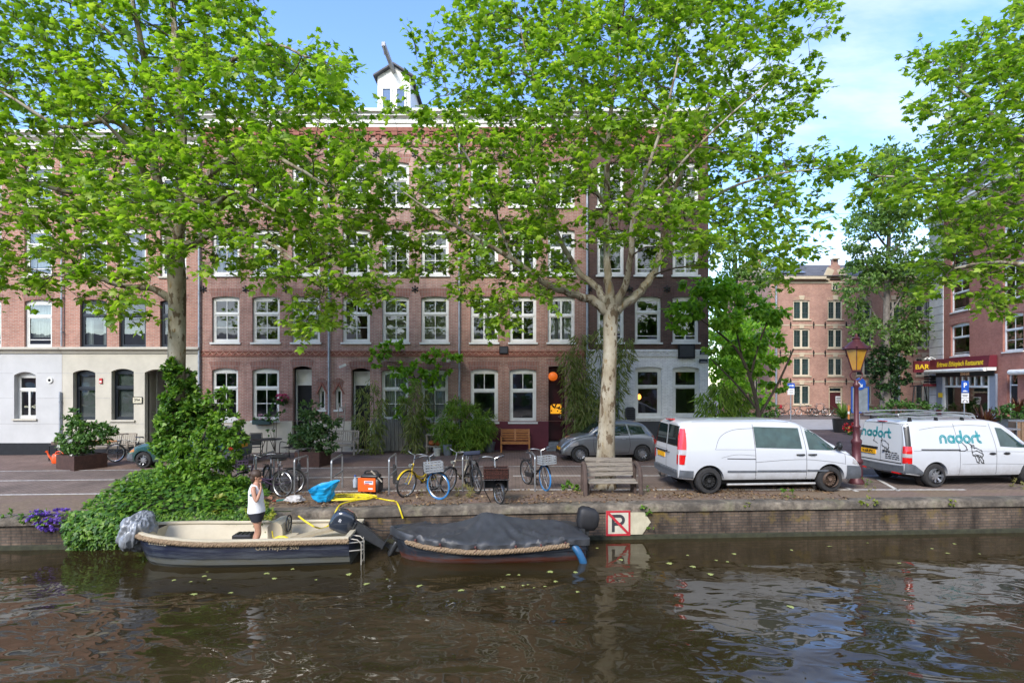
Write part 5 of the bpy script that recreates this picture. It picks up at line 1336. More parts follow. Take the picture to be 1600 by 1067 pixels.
for sg in (-1,1):
    poly_panel('door_window', ([(1.12,.95),(1.8,.94),(2.42,.93)],[(1.20,1.34),(1.7,1.35),(2.34,1.08)]), f, 'y', CGLASS, tf, sg=sg)
    poly_panel('rear_side_window', ([(.50,1.0),(1.06,.96)],[(.62,1.27),(1.13,1.33)]), f, 'y', CGLASS, tf, sg=sg)
    q = MB(); q.ball((2.28,sg*.84,.98),(.09,.07,.075),10,8); q.build('side_mirror', CARG, tf, smooth=True)
    q = MB(); f.patch(q, [(2.98,.62),(3.30,.55)],[(3.0,.74),(3.26,.68)],'y',.006,8,4,sg); q.build('headlight', TAILW, tf, smooth=True, fix=False)
    q = MB(); p = f.side(1.32,.82,sg); q.tube([p+Vector((-.07,sg*.004,0)),p+Vector((-.04,sg*.03,0)),p+Vector((.04,sg*.03,0)),p+Vector((.07,sg*.004,0))],.012,6); q.build('door_handle', RIMS, tf, smooth=True)
    q = MB(); f.patch(q, [(.02,.62),(.14,.62)],[(.06,.92),(.2,.92)],'y',.008,5,5,sg); q.build('tail_lamp', TAILR, tf, smooth=True, fix=False)
    seams(f, tf, bf, [([(1.14,.32),(1.08,.6),(1.12,.95)],'y',.012,.003,sg),([(2.38,.32),(2.44,.6),(2.42,.92)],'y',.012,.003,sg),([(1.14,.32),(2.38,.32)],'y',.012,.003,sg),([(.5,.80),(1.5,.84),(3.0,.78)],'y',.006,.003,sg)])
poly_panel('windscreen', ([(-.54,1.02),(0,1.0),(.54,1.02)],[(-.46,1.36),(0,1.40),(.46,1.36)]), f, 'f', CGLASS, tf)
poly_panel('rear_window', ([(-.45,1.08),(0,1.08),(.45,1.08)],[(-.42,1.36),(0,1.38),(.42,1.36)]), f, 'r', CGLASS, tf)
q = MB(); q.box(3.53,-.24,.40,3.565,.24,.50); q.build('number_plate', PLATEY, tf)
q = MB(); f.patch(q, [(-.42,.27),(.42,.27)],[(-.45,.37),(.45,.37)],'f',.008,10,2); q.build('lower_grille', BLACKT, tf, fix=False)

# ---- dark teal hatchback behind the shrub, facing left
Lh = 3.85
h_ = Car(Lh, [(0,.80),(.06,.95),(.15,1.12),(.4,1.34),(.7,1.41),(1.3,1.43),(1.9,1.38),(2.35,1.18),(2.8,.95),(3.2,.87),(3.6,.77),(3.78,.62),(3.85,.45)],
   [(0,.76),(.4,.90),(1.5,.89),(2.6,.87),(3.3,.77),(3.85,.4)], [(0,.34),(.5,.22),(3.3,.20),(3.85,.22)], [(0,.82),(3.85,.82)], [(0,.66),(.5,.62),(2,.60),(3,.58),(3.85,.5)], rr=.13, crown=.045,
   plan=((0,.80),(.08,.90),(.25,.98),(.5,1)), nplan=((0,.66),(.06,.78),(.2,.90),(.5,.98),(.8,1)))
AH = [(.65,.29,.325),(3.10,.29,.325)]
h_.mesh(AH)
th = thing('hatchback', 'dark teal hatchback half hidden behind the bright green shrub', 'car')
gx, gy, gzz = G(226,731); place(th, (3.10,.72,0), (gx,gy,gzz), R(180))
bh = bodyobj(h_, th, CART); archliner(th, bh, AH, .82); under(h_, bh)
for x in (.65,3.10):
    for sg in (-1,1): wheel(th, x, sg*.72, .285, .18, RIMS, 'cap', sg)
for sg in (-1,1):
    poly_panel('door_window', ([(1.25,.92),(1.9,.91),(2.5,.90)],[(1.30,1.29),(1.75,1.29),(2.40,1.03)]), h_, 'y', CGLASS, th, sg=sg)
    poly_panel('rear_side_window', ([(.45,.95),(1.19,.92)],[(.58,1.24),(1.24,1.29)]), h_, 'y', CGLASS, th, sg=sg)
    q = MB(); q.ball((2.42,sg*.86,.94),(.08,.07,.07),8,6); q.build('side_mirror', BLACKT, th, smooth=True)
    q = MB(); h_.patch(q, [(3.42,.58),(3.70,.54)],[(3.42,.70),(3.62,.67)],'y',.006,6,3,sg); q.build('headlight', mat('amber_lamp',(.5,.16,.02),.2), th, smooth=True, fix=False)
    q = MB(); h_.patch(q, [(.01,.62),(.13,.62)],[(.05,.90),(.17,.90)],'y',.008,5,5,sg); q.build('tail_lamp', TAILR, th, smooth=True, fix=False)
    q = MB(); h_.patch(q, [(3.48,.24),(3.82,.26)],[(3.48,.50),(3.83,.48)],'y',.008,6,3,sg); h_.patch(q, [(.04,.34),(.3,.26)],[(.02,.54),(.3,.54)],'y',.008,6,3,sg); q.build('bumper_trim', BUMP, th, fix=False)
    seams(h_, th, bh, [([(1.25,.3),(1.2,.6),(1.24,.92)],'y',.012,.003,sg),([(2.5,.3),(2.55,.6),(2.5,.9)],'y',.012,.003,sg)])
poly_panel('windscreen', ([(-.56,.98),(0,.96),(.56,.98)],[(-.48,1.31),(0,1.35),(.48,1.31)]), h_, 'f', CGLASS, th)
poly_panel('rear_window', ([(-.55,.98),(0,.98),(.55,.98)],[(-.5,1.33),(0,1.35),(.5,1.33)]), h_, 'r', CGLASS, th)
q = MB(); q.box(-.03,-.26,.66,.03,.26,.77); q.build('number_plate', PLATEY, th)
# ------------------------------------------------------------------ boats and person
from mathutils import noise as mn
def hullmat(name, top, mid, low, z1, z2, rust=None):
    m, nt, b = nodes(name); co = objco(nt); sp = N(nt,'ShaderNodeSeparateXYZ'); L(nt, co, sp.inputs[0])
    n = noise(nt, co, 3, 6, .65); zz = M3(nt,'ADD', sp.outputs[2], M3(nt,'MULTIPLY', M3(nt,'SUBTRACT', n, .5), .12))
    f = M3(nt,'DIVIDE', zz, .8)
    c = ramp(nt, f, [(max(z1/.8-.03,0),low),(z1/.8+.03,mid),(z2/.8,top)])
    mp = N(nt,'ShaderNodeMapping', Scale=(.6,1,4)); L(nt, co, mp.inputs[0])
    c = mixc(nt, ramp(nt, noise(nt, mp.outputs[0], 2.2, 6, .65), [(.45,0),(.7,.55)]), c, (.10,.115,.13))
    if rust: c = mixc(nt, ramp(nt, noise(nt, co, 2.6, 7, .7), [(.60,0),(.66,.9)]), c, rust)
    L(nt, c, b.inputs['Base Color']); b.inputs['Roughness'].default_value = .42; bump(nt, b, noise(nt, co, 25), .15, .01); return m
ROPEM = mat('old_rope', (.25,.175,.105), .95, var=.45, scale=30)
def rope(mb, pts, r=.03, pitch=.13):
    P = cr(pts, 8); out = []; d = 0; ln = [0]
    for a,b in zip(P[:-1],P[1:]): ln.append(ln[-1]+(b-a).length)
    T = ln[-1]; n = int(T/pitch*7)
    for k3 in range(3):
        q = []
        for i in range(n+1):
            s = T*i/n; k = max(0, min(len(P)-2, int(np.searchsorted(ln, s))-1)); f = (s-ln[k])/max(ln[k+1]-ln[k],1e-6)
            p = P[k].lerp(P[k+1], min(max(f,0),1)); t = (P[k+1]-P[k]).normalized(); u = t.cross(Vector((0,0,1))).normalized(); w_ = u.cross(t)
            a = 2*PI*s/pitch+k3*2*PI/3; q.append(p+(u*math.cos(a)+w_*math.sin(a))*r*.52)
        mb.tube(q, r*.56, 5)
class Hull:
    """bow at x=0, stern at x=L; z=0 is the water"""
    def __init__(s, L_, beam, sheer, prof, rake=.35, ns=30):
        s.L=L_; s.beam=beam; s.sheer=sheer; s.prof=prof; s.rake=rake; s.xs=[L_*(i/ns)**1.25 for i in range(ns+1)]
    def pt(s, x, fy, fz, sg):
        b = ip(s.beam,x); sh = ip(s.sheer,x); z = fz*sh if fz > 0 else fz*.3
        rk = s.rake*max(0,1-x/1.2)*(1-max(fz,-.3))*.8
        return (x+rk, sg*b*fy, z)
    def outer(s):
        mb = MB(); rows = []
        for x in s.xs:
            r = [s.pt(x,fy,fz,-1) for fy,fz in s.prof[::-1]]+[s.pt(x,fy,fz,1) for fy,fz in s.prof[1:]]; rows.append(r)
        mb.grid(rows); n = len(rows[0]); mb.f.append(tuple(range((len(rows)-1)*n,len(rows)*n))); mb.m.append(0); return mb
    def inner(s, floor, off=.05, x0=.45, x1=None):
        mb = MB(); rows = []; x1 = x1 or s.L-.06
        n = 26
        for i in range(n+1):
            x = x0+(x1-x0)*i/n; b = max(ip(s.beam,x)-off,.02); sh = ip(s.sheer,x)
            k = min(1, .25+.75*x/1.7); k7 = min(1,.6+.4*x/1.5); r = [(-b,sh-.004),(-b*.95*k7,sh*.75),(-b*.86*k,floor+.06),(-b*.80*k,floor),(0,floor),(b*.80*k,floor),(b*.86*k,floor+.06),(b*.95*k7,sh*.75),(b,sh-.004)]
            rows.append([(x,y,z) for y,z in r])
        mb.grid(rows); m = len(rows[0])
        mb.f.append(tuple(range(m))); mb.m.append(0); mb.f.append(tuple(range(n*m,(n+1)*m))); mb.m.append(0); return mb
    def rail(s, w=.09, h=.04, over=.02):
        mb = MB(); 
        for sg in (-1,1):
            rows = []
            for x in s.xs:
                b = ip(s.beam,x); z = ip(s.sheer,x); bi = max(b-w,.0)
                rows.append([(x-over*(x<.05),sg*(b+over),z),(x-over*(x<.05),sg*(b+over),z+h*.7),(x,sg*(b),z+h),(x,sg*(bi+.01),z+h),(x,sg*bi,z+h*.6),(x,sg*bi,z-.01)])
            mb.grid(rows)
        b = ip(s.beam,s.L); z = ip(s.sheer,s.L); mb.box(s.L-.09,-b+.08,z-.01,s.L+.01,b-.08,z+h-.003); return mb
BROT = math.atan(.061)
b1x, b1y = X(212,11.2), 11.36+.061*(X(380,11.36)-X(380,11.36))
HB = Hull(4.5, [(0,.04),(.25,.36),(.6,.56),(1.1,.70),(1.8,.78),(2.8,.80),(4.5,.74)], [(0,.66),(.8,.59),(2,.54),(4.5,.55)], [(0,-1),(.45,-.75),(.74,-.1),(.84,.12),(.87,.13),(.905,.36),(.93,.37),(.96,.62),(.975,.63),(1,1)])
t = thing('open_boat', 'open sloop with cream interior and dark blue hull moored beside the ivy', 'boat', (X(214,11.25),11.18,WZ), BROT)
ob = t
NAVY = hullmat('navy_hull', (.011,.014,.034), (.022,.026,.034), (.085,.085,.068), .18, .36)
CREAMB = mat('cream_gelcoat', (.47,.41,.295), .45, var=.14, scale=2.5)
hull = HB.outer().build('hull', NAVY, t, smooth=35)
HB.inner(.10).build('interior', CREAMB, t, smooth=30)
HB.rail().build('gunwale', CREAMB, t, smooth=40)
mb = MB()
for sg in (-1,1): rope(mb, [(max(x,.02), sg*(ip(HB.beam,x)+.035), ip(HB.sheer,x)-.035) for x in np.linspace(.02,4.5,16)], .05)
mb.build('rope_fender', ROPEM, t, smooth=True, fix=False)
q = textmesh('boat_name', 'Oud Huyzer 500', .12, mat('faded_gold_paint',(.30,.25,.17),.6), hull, basis((3.15,-.805,.42),(1,.02,0),(0,-.12,1)), .001)
q = MB()
for k in range(7): q.bar((.62+k*.062,-.588-k*.0236,.50),(.66+k*.062,-.603-k*.0236,.50),.004,.045)
q.build('registration', mat('faded_gold_paint',(.3,.25,.17),.6), hull)
mb = MB(); mb.box(2.75,-.30,.10,2.98,.10,.62); 
m2 = MB()
P = [(x,z) for x,z in ((0,.10),(.30,.10),(.30,.60),(.27,.70),(.18,.76),(.06,.74),(0,.66))]
m2.prism([(2.72+a,b) for a,b in P], -.15, .42); m2.build('console', CREAMB, t)
mb = MB(); mb.tube([(2.72+.33,.14+.17*math.cos(a),.66+.17*math.sin(a)) for a in np.linspace(0,2*PI,20)],.014,6,closed=True)
for a in (0,2.1,4.2): mb.cyl((3.05,.14,.66),(3.05,.14+.16*math.cos(a),.66+.16*math.sin(a)),.01,n=5)
mb.build('steering_wheel', BLACKPL, t, smooth=True)
mb = MB(); mb.bev(3.55,-.66,.34,4.38,.66,.40,.03); mb.box(3.6,-.6,.11,3.66,.6,.338); mb.build('stern_bench', CREAMB, t)
mb = MB()
mb.add([(3.2,-.2,.42),(3.25,-.45,.42),(4.2,-.1,.58),(4.2,.2,.60),(3.2,-.2,.47),(3.25,-.45,.47),(4.2,-.1,.63),(4.2,.2,.65)],[(0,1,2,3),(7,6,5,4),(0,4,5,1),(1,5,6,2),(2,6,7,3),(3,7,4,0)]); mb.build('loose_board', mat('tan_board',(.36,.30,.20),.7,var=.2), t)
mb = MB()
for sg in (-1,1): 
    for x in np.linspace(.6,2.6,9): mb.ball((x,sg*(ip(HB.beam,x)-.058),.40),.012,6,4)
mb.build('screw_heads', mat('dark_screw',(.05,.045,.04),.6), t)
mb = MB(); mb.bev(0,-.16,0,.40,.16,.10,.03)
for k in range(4): mb.box(.05+k*.085,-.10,.10,.10+k*.085,.10,.115)
c_ = tag(mb.build('step_pad', BLACKPL), 'black ribbed plastic pad on the floor of the open boat', 'pad'); c_.location = Vector((X(365,11.4),11.45,WZ+.36)); c_.rotation_euler=(0,0,.06)
pst = MB(); pst.box(X(366,11.4)-t.location.x,.1,.10,X(366,11.4)-t.location.x+.38,.36,.355); pst.build('thwart_box', CREAMB, t)
mb = MB()
for z in (.05,.2,.36): mb.tube([(4.72,-.62,z),(4.72,-.36,z)],.012,6)
for y in (-.62,-.36): mb.tube([(4.50,y,.52),(4.64,y,.50),(4.72,y,.42),(4.72,y,-.1)],.013,6)
for z in (.30,.46): mb.tube([(4.5,-.7,z),(4.74,-.55,z-.02),(4.70,-.3,z)],.014,6)
mb.build('stern_ladder', mat('cream_steel',(.5,.46,.38),.4,.5), t, smooth=True)
# outboard, tilted up
def outboard(parent, o, tilt, cm, lm_, lab=None, prop=True, cover=False):
    t = parent; Mx = Matrix.Translation(o) @ Matrix.Rotation(tilt,4,'Y')
    mb = MB(); mb.M = Mx
    rows = []
    for z,sx,sy,ox in ((.02,.10,.09,.0),(.05,.19,.14,.0),(.15,.235,.16,.01),(.32,.24,.165,.0),(.42,.22,.15,-.02),(.48,.15,.11,-.03),(.50,.03,.03,-.03)):
        rows.append([(ox+sx*(abs(math.cos(a))**.5)*(1 if math.cos(a)>0 else -1), sy*(abs(math.sin(a))**.5)*(1 if math.sin(a)>0 else -1), z) for a in [2*PI*k/24 for k in range(24)]])
    mb.grid(rows, cv=True); co_ = mb.build('engine_cowl', cm, t, smooth=50)
    if cover: return co_
    Mx = Mx @ Matrix.Diagonal((1.1,1.1,1.22,1)); mb = MB(); mb.M = Mx
    mb.prism([(-.11,.03),(.13,.03),(.10,-.28),(.04,-.62),(-.08,-.62),(-.09,-.25)], -.055, .055); mb.bev(-.10,-.09,-.02,.12,.09,.04,.02)
    mb.box(-.06,-.16,-.60,.22,.16,-.585)
    mb.tube([(-.16,0,-.76),(-.10,0,-.76),(.12,0,-.76),(.18,0,-.76)],[.02,.055,.05,.03],10); mb.prism([(-.02,-.62),(.06,-.62),(.08,-.78),(-.04,-.78)],-.025,.025); mb.prism([(-.02,-.80),(.07,-.80),(.05,-.92),(.02,-.92)],-.01,.01)
    mb.build('engine_leg', lm_, t, smooth=35)
    mb = MB(); mb.M = Mx
    for k in range(3):
        a = 2*PI*k/3+.4; c, s = math.cos(a), math.sin(a)
        mb.ball((.20,.075*c,-.76+.075*s),(.025,.06,.06),8,6)
    mb.cyl((.16,0,-.76),(.24,0,-.76),.03,n=10); mb.build('propeller', lm_, t, smooth=True)
    mb = MB(); mb.M = Mx; mb.box(-.19,-.12,-.20,-.10,.12,.0); mb.build('clamp_bracket', lm_, t)
    if lab: textmesh('engine_lettering', lab, .07, mat('white_vinyl',(.6,.6,.6),.5), co_, Mx @ Matrix.Diagonal((1/1.1,1/1.1,1/1.22,1)) @ basis((.03,-.166,.30),(1,0,0),(0,0,1)), .002)
    return co_
COWL = mat('dark_blue_cowl', (.022,.028,.04), .18, var=.15, coat=.6); LEGM = mat('dark_grey_alloy',(.05,.053,.058),.35,.4,var=.2)
outboard(t, Vector((4.46,-.1,.62)), R(-60), COWL, LEGM, '20')
# silver tarp on the bow
def crumple(name, label, cat, loc, rad, m, seed, amp=.3, n=110, fn=None):
    mb = MB(); rows = []
    for i in range(n//2+1):
        th_ = PI*i/(n//2); r = []
        for k in range(n):
            a = 2*PI*k/n; d = Vector((math.sin(th_)*math.cos(a),math.sin(th_)*math.sin(a),math.cos(th_)))
            f = 1+amp*(mn.noise(d*1.6+Vector((seed,0,0)))+.40*(1-2*abs(mn.noise(Vector((d.x*3.0,d.y*3.0,d.z*1.1+seed)))))+.26*(1-2*abs(mn.noise(Vector((d.x*6.5,d.y*6.5,d.z*2.0-seed)))))+.07*(1-2*abs(mn.noise(Vector((d.x*12,d.y*12,d.z*5))))))
            p = Vector((d.x*rad[0],d.y*rad[1],d.z*rad[2]))*f
            if fn: p = fn(p)
            r.append(p)
        rows.append(r)
    mb.grid(rows, cv=True); o = mb.build(name, m, smooth=50); o.location = loc; return tag(o, label, cat)
SILV = mat('silver_tarp', (.24,.255,.275), .45, .25, var=.25, scale=5, bmp=.2, bscale=60)
crumple('silver_tarpaulin', 'crumpled silver grey tarpaulin bundled over the bow of the open boat', 'tarpaulin', (X(211,10.95),11.05,WZ+.60), (.27,.34,.34), SILV, 3.3, .30, fn=lambda p: Vector((p.x*(1-.35*max(-p.z,0))-.16*max(-p.z,0)+.10*max(p.z,0),p.y,p.z)))
# yellow brush and rag in the boat
o = thing('scrubbing_brush', 'yellow scrubbing brush lying in the open boat beside its console', 'brush', (X(448,11.2),10.95,WZ+.5))
mb = MB(); mb.tube([(-.14,0,0),(-.05,0,.02),(.06,0,.02),(.13,0,0)],[.02,.035,.035,.02],8); mb.build('brush_head', mat('yellow_plastic',(.62,.48,.01),.4), o, smooth=True)
mb = MB(); mb.tube([(-.16,0,-.03),(-.20,.02,.14)],.012,6); mb.build('handle', mat('yellow_plastic',(.6,.45,.01)), o, smooth=True)
sp_ = MB(); sp_.box(X(436,11.2)-ob.location.x,-.42,.11,X(460,11.2)-ob.location.x,.1,.47); sp_.build('seat_locker', CREAMB, ob)

# ---- second boat under a dark cover
HC2 = Hull(4.0, [(0,.05),(.2,.30),(.55,.50),(1.1,.66),(1.9,.74),(3.0,.74),(4.0,.62)], [(0,.56),(.8,.45),(2,.38),(4,.44)], [(0,-1),(.5,-.7),(.80,-.05),(.90,.2),(.955,.55),(.985,.56),(1,1)], rake=.25)
t = thing('covered_boat', 'dark steel boat under a grey cover with a rope fender and red bottom paint', 'boat', (X(613,11.45),11.42,WZ), BROT)
STEELH = hullmat('weathered_steel_hull', (.018,.022,.032), (.028,.032,.042), (.10,.028,.015), .12, .2, (.085,.03,.018))
HC2.outer().build('hull', STEELH, t, smooth=30)
HC2.rail(.07,.035,.015).build('gunwale', mat('dark_steel_rail',(.035,.045,.055),.5,.3,var=.4), t, smooth=40)
mb = MB(); rope(mb, [(x, -(ip(HC2.beam,x)+.04), ip(HC2.sheer,x)-.08-.03*math.sin(x*1.1)) for x in np.linspace(.35,3.62,14)], .055, .17); mb.build('rope_fender', ROPEM, t, smooth=True, fix=False)
mb = MB(); rope(mb, [(x, (ip(HC2.beam,x)+.03), ip(HC2.sheer,x)-.08) for x in np.linspace(.5,3.5,10)], .036, .14); mb.build('rope_fender', ROPEM, t, smooth=True, fix=False)
TARP = mat('dark_grey_cover', (.034,.036,.040), .5, var=.3, scale=4, bmp=.25, bscale=9)
mb = MB(); rows = []
ridge = [(-.03,.50),(.3,.56),(.9,.60),(1.5,.70),(2.05,.86),(2.6,.73),(3.2,.68),(3.55,.64),(3.95,.46),(4.06,.36)]
nx = 120
ties = [.55,1.05,1.75,2.55,3.05,3.55]
for i in range(nx+1):
    x = -.04+4.10*i/nx; b = ip(HC2.beam,max(0,min(x,4.0))); sh = ip(HC2.sheer,max(0,min(x,4.0))); rz_ = ip(ridge,x); r = []
    dt = min(abs(x-q_) for q_ in ties); sc_ = .055-.13*min(dt/.3,1)**1.3*.8   # tied up at intervals, sagging between
    for j in range(33):
        u = -1+2*j/32; a = abs(u); sg = -1 if u < 0 else 1
        if a > .86:
            k = (a-.86)/.14; y = sg*(b+.035+.02*math.sin(x*21)*k); z = sh+.04-k*(.11-sc_*.6)
        else:
            k = a/.86; y = sg*(b+.035)*k; z = sh+.045+(rz_-sh-.045)*(1-k)**1.12*(1-.10*math.sin(k*PI))
        kk = min(a/.86,1); z += sum(.035*math.exp(-((x-(2.05+(q_-2.05)*kk))/(.04+.07*(1-kk)))**2) for q_ in ties)*min(kk*2.5,1)*(1 if a < .86 else 1-(a-.86)/.14)
        wv = mn.noise(Vector((x*2.2,u*1.5,1.3)))*.03+.022*(1-2*abs(mn.noise(Vector((x*1.6-u*1.2,u*1.2,7)))))+.016*max(0,1-3*abs(mn.noise(Vector((x*2.6+u*1.8,u*.8,2)))))+.006*mn.noise(Vector((x*9,u*6,1)))
        r.append((x+wv*.3, y+sg*wv*.35*a, z+wv*(1 if a < .86 else .25)))
    rows.append(r)
mb.grid(rows); cov_ = mb.build('cover', TARP, t, smooth=True, fix=False)
mb = MB()
for x in ties: 
    b = ip(HC2.beam,x); sh = ip(HC2.sheer,x); mb.ball((x,-b-.06,sh+.0),.025,6,5); mb.tube([(x,-b-.06,sh),(x+.03,-b-.075,sh-.06),(x-.02,-b-.08,sh-.1)],.008,5)
mb.build('cover_ties', mat('red_cord',(.10,.035,.03),.8), cov_)
mb = MB(); mb.tube(cr([(3.72,-.58,.34),(3.82,-.66,.22),(3.92,-.68,.02),(3.95,-.66,-.2)],5),[.075]*16,12); mb.build('blue_fender', mat('blue_pvc',(.02,.10,.22),.45,var=.25), t, smooth=True)
COVB = mat('black_engine_cover', (.014,.014,.016), .6, var=.3, bmp=.3, bscale=14)
cv_ = outboard(t, Vector((4.12,.15,.44)), R(14), COVB, LEGM, cover=True)
mb = MB(); mb.prism([(4.04,.47),(4.2,.47),(4.16,-.3),(4.08,-.3)],.10,.2); mb.box(3.98,.02,.25,4.1,.28,.5); mb.build('engine_leg', LEGM, t)
# floating mooring lines
for pts, lab in (([(4.5,.45,.5),(4.9,.62,.35),(5.25,.83,.3)],'dark mooring line from the open boat to a ring in the quay wall'),):
    M_ = ob.matrix_basis; mb = MB(); mb.tube([ob.location+Matrix.Rotation(BROT,3,'Z')@Vector(p) for p in cr(pts,6)],.012,6); tag(mb.build('mooring_line', mat('dark_line',(.03,.03,.03),.8), smooth=True), lab, 'rope')

# ---- person standing in the open boat
SKIN = mat('skin', (.42,.215,.135), .55, var=.08, scale=5)
def skin(name, vs, es, rad, m, parent, root=0, sub=2):
    me = bpy.data.meshes.new(name); me.from_pydata(vs, es, []); o = bpy.data.objects.new(name, me); COL.objects.link(o)
    md = o.modifiers.new('s','SKIN'); md.use_smooth_shade = True
    for i, v in enumerate(me.skin_vertices[0].data):
        r = rad[i]; v.radius = r if hasattr(r,'__len__') else (r,r); v.use_root = (i == root)
    s = o.modifiers.new('u','SUBSURF'); s.levels = sub; s.render_levels = sub
    dg = bpy.context.evaluated_depsgraph_get(); m2 = bpy.data.meshes.new_from_object(o.evaluated_get(dg)); bpy.data.objects.remove(o); return m2
py_ = 10.98
pz = WZ+.14
pr = thing('person', 'person in white tank top and black shorts standing in the open boat', 'person', (X(401,py_),py_,pz), R(6))
V=[];E=[];Rd=[]
def jv(p, r, par=None):
    V.append(p); Rd.append(r); i = len(V)-1
    if par is not None: E.append((par,i))
    return i
pel = jv((0,0,.93),(.125,.15)); sp1 = jv((-.01,0,1.08),(.10,.125),pel); ch = jv((-.015,0,1.26),(.105,.15),sp1); nk0 = jv((-.02,0,1.41),(.055,.07),ch); nk = jv((.0,0,1.48),(.045,.045),nk0)
hd = jv((.025,0,1.56),(.075,.068),nk); hd2 = jv((.015,0,1.66),(.082,.068),hd)
for sg, kx, ax_ in ((-1,.075,-.01),(1,-.01,-.07)):
    h_i = jv((0,sg*.085,.84),(.098,.09),pel); th1 = jv((kx*.5,sg*.095,.68),.078,h_i); kn = jv((kx,sg*.09,.47),.055,th1); cf = jv((kx*.5+ax_*.5-.02,sg*.09,.33),.056,kn); an = jv((ax_,sg*.09,.09),.034,cf); hl_ = jv((ax_+.05,sg*.095,.04),(.035,.03),an); jv((ax_+.17,sg*.10,.025),(.02,.035),hl_)
hands = []
for sg, el, wr in ((-1,(.075,-.235,1.13),(.135,-.15,1.36)),(1,(.03,.24,1.12),(.20,.10,1.14))):
    sh = jv((-.015,sg*.165,1.375),.052,ch if False else nk0); ua = jv(tuple((Vector((-.015,sg*.185,1.345))*.5+Vector(el)*.5)),.043,sh); e_ = jv(el,.036,ua); fa = jv(tuple(Vector(el)*.6+Vector(wr)*.4),.036,e_); w_ = jv(wr,.023,fa); hands.append((Vector(wr),(Vector(wr)-Vector(el)).normalized(),w_,sg))
for wr, d, wi, sg in hands:
    side = d.cross(Vector((1,0,0))).normalized() if abs(d.x) < .8 else d.cross(Vector((0,0,1))).normalized()
    tgt = (Vector((.105,-.055,1.515))-wr).normalized() if sg < 0 else d
    pm = jv(tuple(wr+tgt*.05),(.016,.034),wi)
    for k in range(4):
        o_ = side*(.026-.0175*k); l = (.078,.086,.08,.062)[k]
        k1 = jv(tuple(wr+tgt*.085+o_),.0085,pm); k2 = jv(tuple(wr+tgt*(.085+l*.5)+o_*.95+Vector((-.006,.0,.003))),.008,k1); jv(tuple(wr+tgt*(.085+l*.85)+o_*.9+Vector((-.02,0,.0))),.007,k2)
    th0 = jv(tuple(wr+tgt*.035+side*.038),.010,wi); jv(tuple(wr+tgt*.075+side*.055),.0085,th0)
bm_ = skin('body', V, E, Rd, SKIN, pr)
# nose, ears, chin added to the head surface
fx = MB(); fx.ball((.105,0,1.585),(.020,.013,.020),8,6); fx.ball((.075,0,1.515),(.03,.032,.022),8,6); fx.ball((.092,0,1.54),(.012,.022,.009),8,5)
for sg in (-1,1): fx.ball((.01,sg*.072,1.585),(.02,.012,.032),8,6)
n0 = len(bm_.vertices); allv = [v.co[:] for v in bm_.vertices]+fx.v; allf = [tuple(p.vertices) for p in bm_.polygons]+[tuple(i+n0 for i in f_) for f_ in fx.f]
bmB = MB(); bmB.v = allv; bmB.f = allf; bmB.m = [0]*len(allf); bmB.build('body', SKIN, pr, smooth=True)
mb = MB()
for sg in (-1,1): mb.ball((.096,sg*.03,1.605),(.006,.010,.005),8,6)
mb.build('eyes', mat('eye_dark',(.04,.03,.025),.3), pr, smooth=True)
HAIRM = mat('brown_hair', (.055,.030,.016), .6, var=.5, scale=25, stretch=(1,1,6))
mb = MB(); mb.ball((-.012,0,1.635),(.105,.092,.105),18,12); mb.ball((-.055,0,1.57),(.07,.078,.10),14,10); mb.ball((-.115,0,1.655),(.05,.05,.05),12,8); mb.build('hair', HAIRM, pr, smooth=True)
def loft(rings, n=24):
    mb = MB(); mb.grid([[(cx+rx*math.cos(2*PI*k/n), cy+ry*math.sin(2*PI*k/n), z+zz_*math.cos(2*PI*k/n)) for k in range(n)] for cx,cy,z,rx,ry,zz_ in rings], cv=True); return mb
mb = loft([(-.005,0,.885,.165,.195,.01),(-.005,0,.95,.16,.19,.0),(-.01,0,1.08,.145,.17,0),(-.015,0,1.22,.142,.168,0),(-.018,0,1.31,.132,.16,0),(-.02,0,1.38,.108,.142,0),(-.02,0,1.425,.085,.118,0),(-.012,0,1.44,.07,.095,-.02)])
for i,v_ in enumerate(mb.v):
    p = Vector(v_); k = mn.noise(p*9)*.012*(1 if p.z < 1.35 else .2); mb.v[i] = (p.x*(1+k*5), p.y*(1+k*5), p.z+(mn.noise(p*6)*.02 if p.z < .93 else 0))
mb.build('tank_top', mat('white_cotton',(.68,.68,.69),.9,var=.1,scale=10,bmp=.2), pr, smooth=True, fix=False)
SHORT = mat('black_shorts',(.012,.012,.018),.8,var=.3)
mb = loft([(0,0,.98,.145,.165,0),(0,0,.93,.152,.178,0),(0,0,.86,.158,.188,0),(0,0,.82,.15,.185,0)])
for sg in (-1,1):
    kx = .075 if sg < 0 else -.01
    r2 = loft([(0,sg*.088,.86,.128,.102,0),(kx*.2,sg*.092,.80,.118,.10,0),(kx*.42,sg*.096,.715,.098,.094,0),(kx*.42,sg*.096,.712,.082,.08,0)]); n0 = len(mb.v); mb.v += r2.v; mb.f += [tuple(i+n0 for i in f_) for f_ in r2.f]; mb.m += r2.m
mb.build('shorts', SHORT, pr, smooth=True, fix=False)
mb = MB(); 
for sg in (-1,1): mb.ball((-.015,sg*.142,1.25),(.075,.03,.045),10,7)
mb.build('bra_side', mat('teal_fabric',(.01,.10,.11),.8), pr, smooth=True)
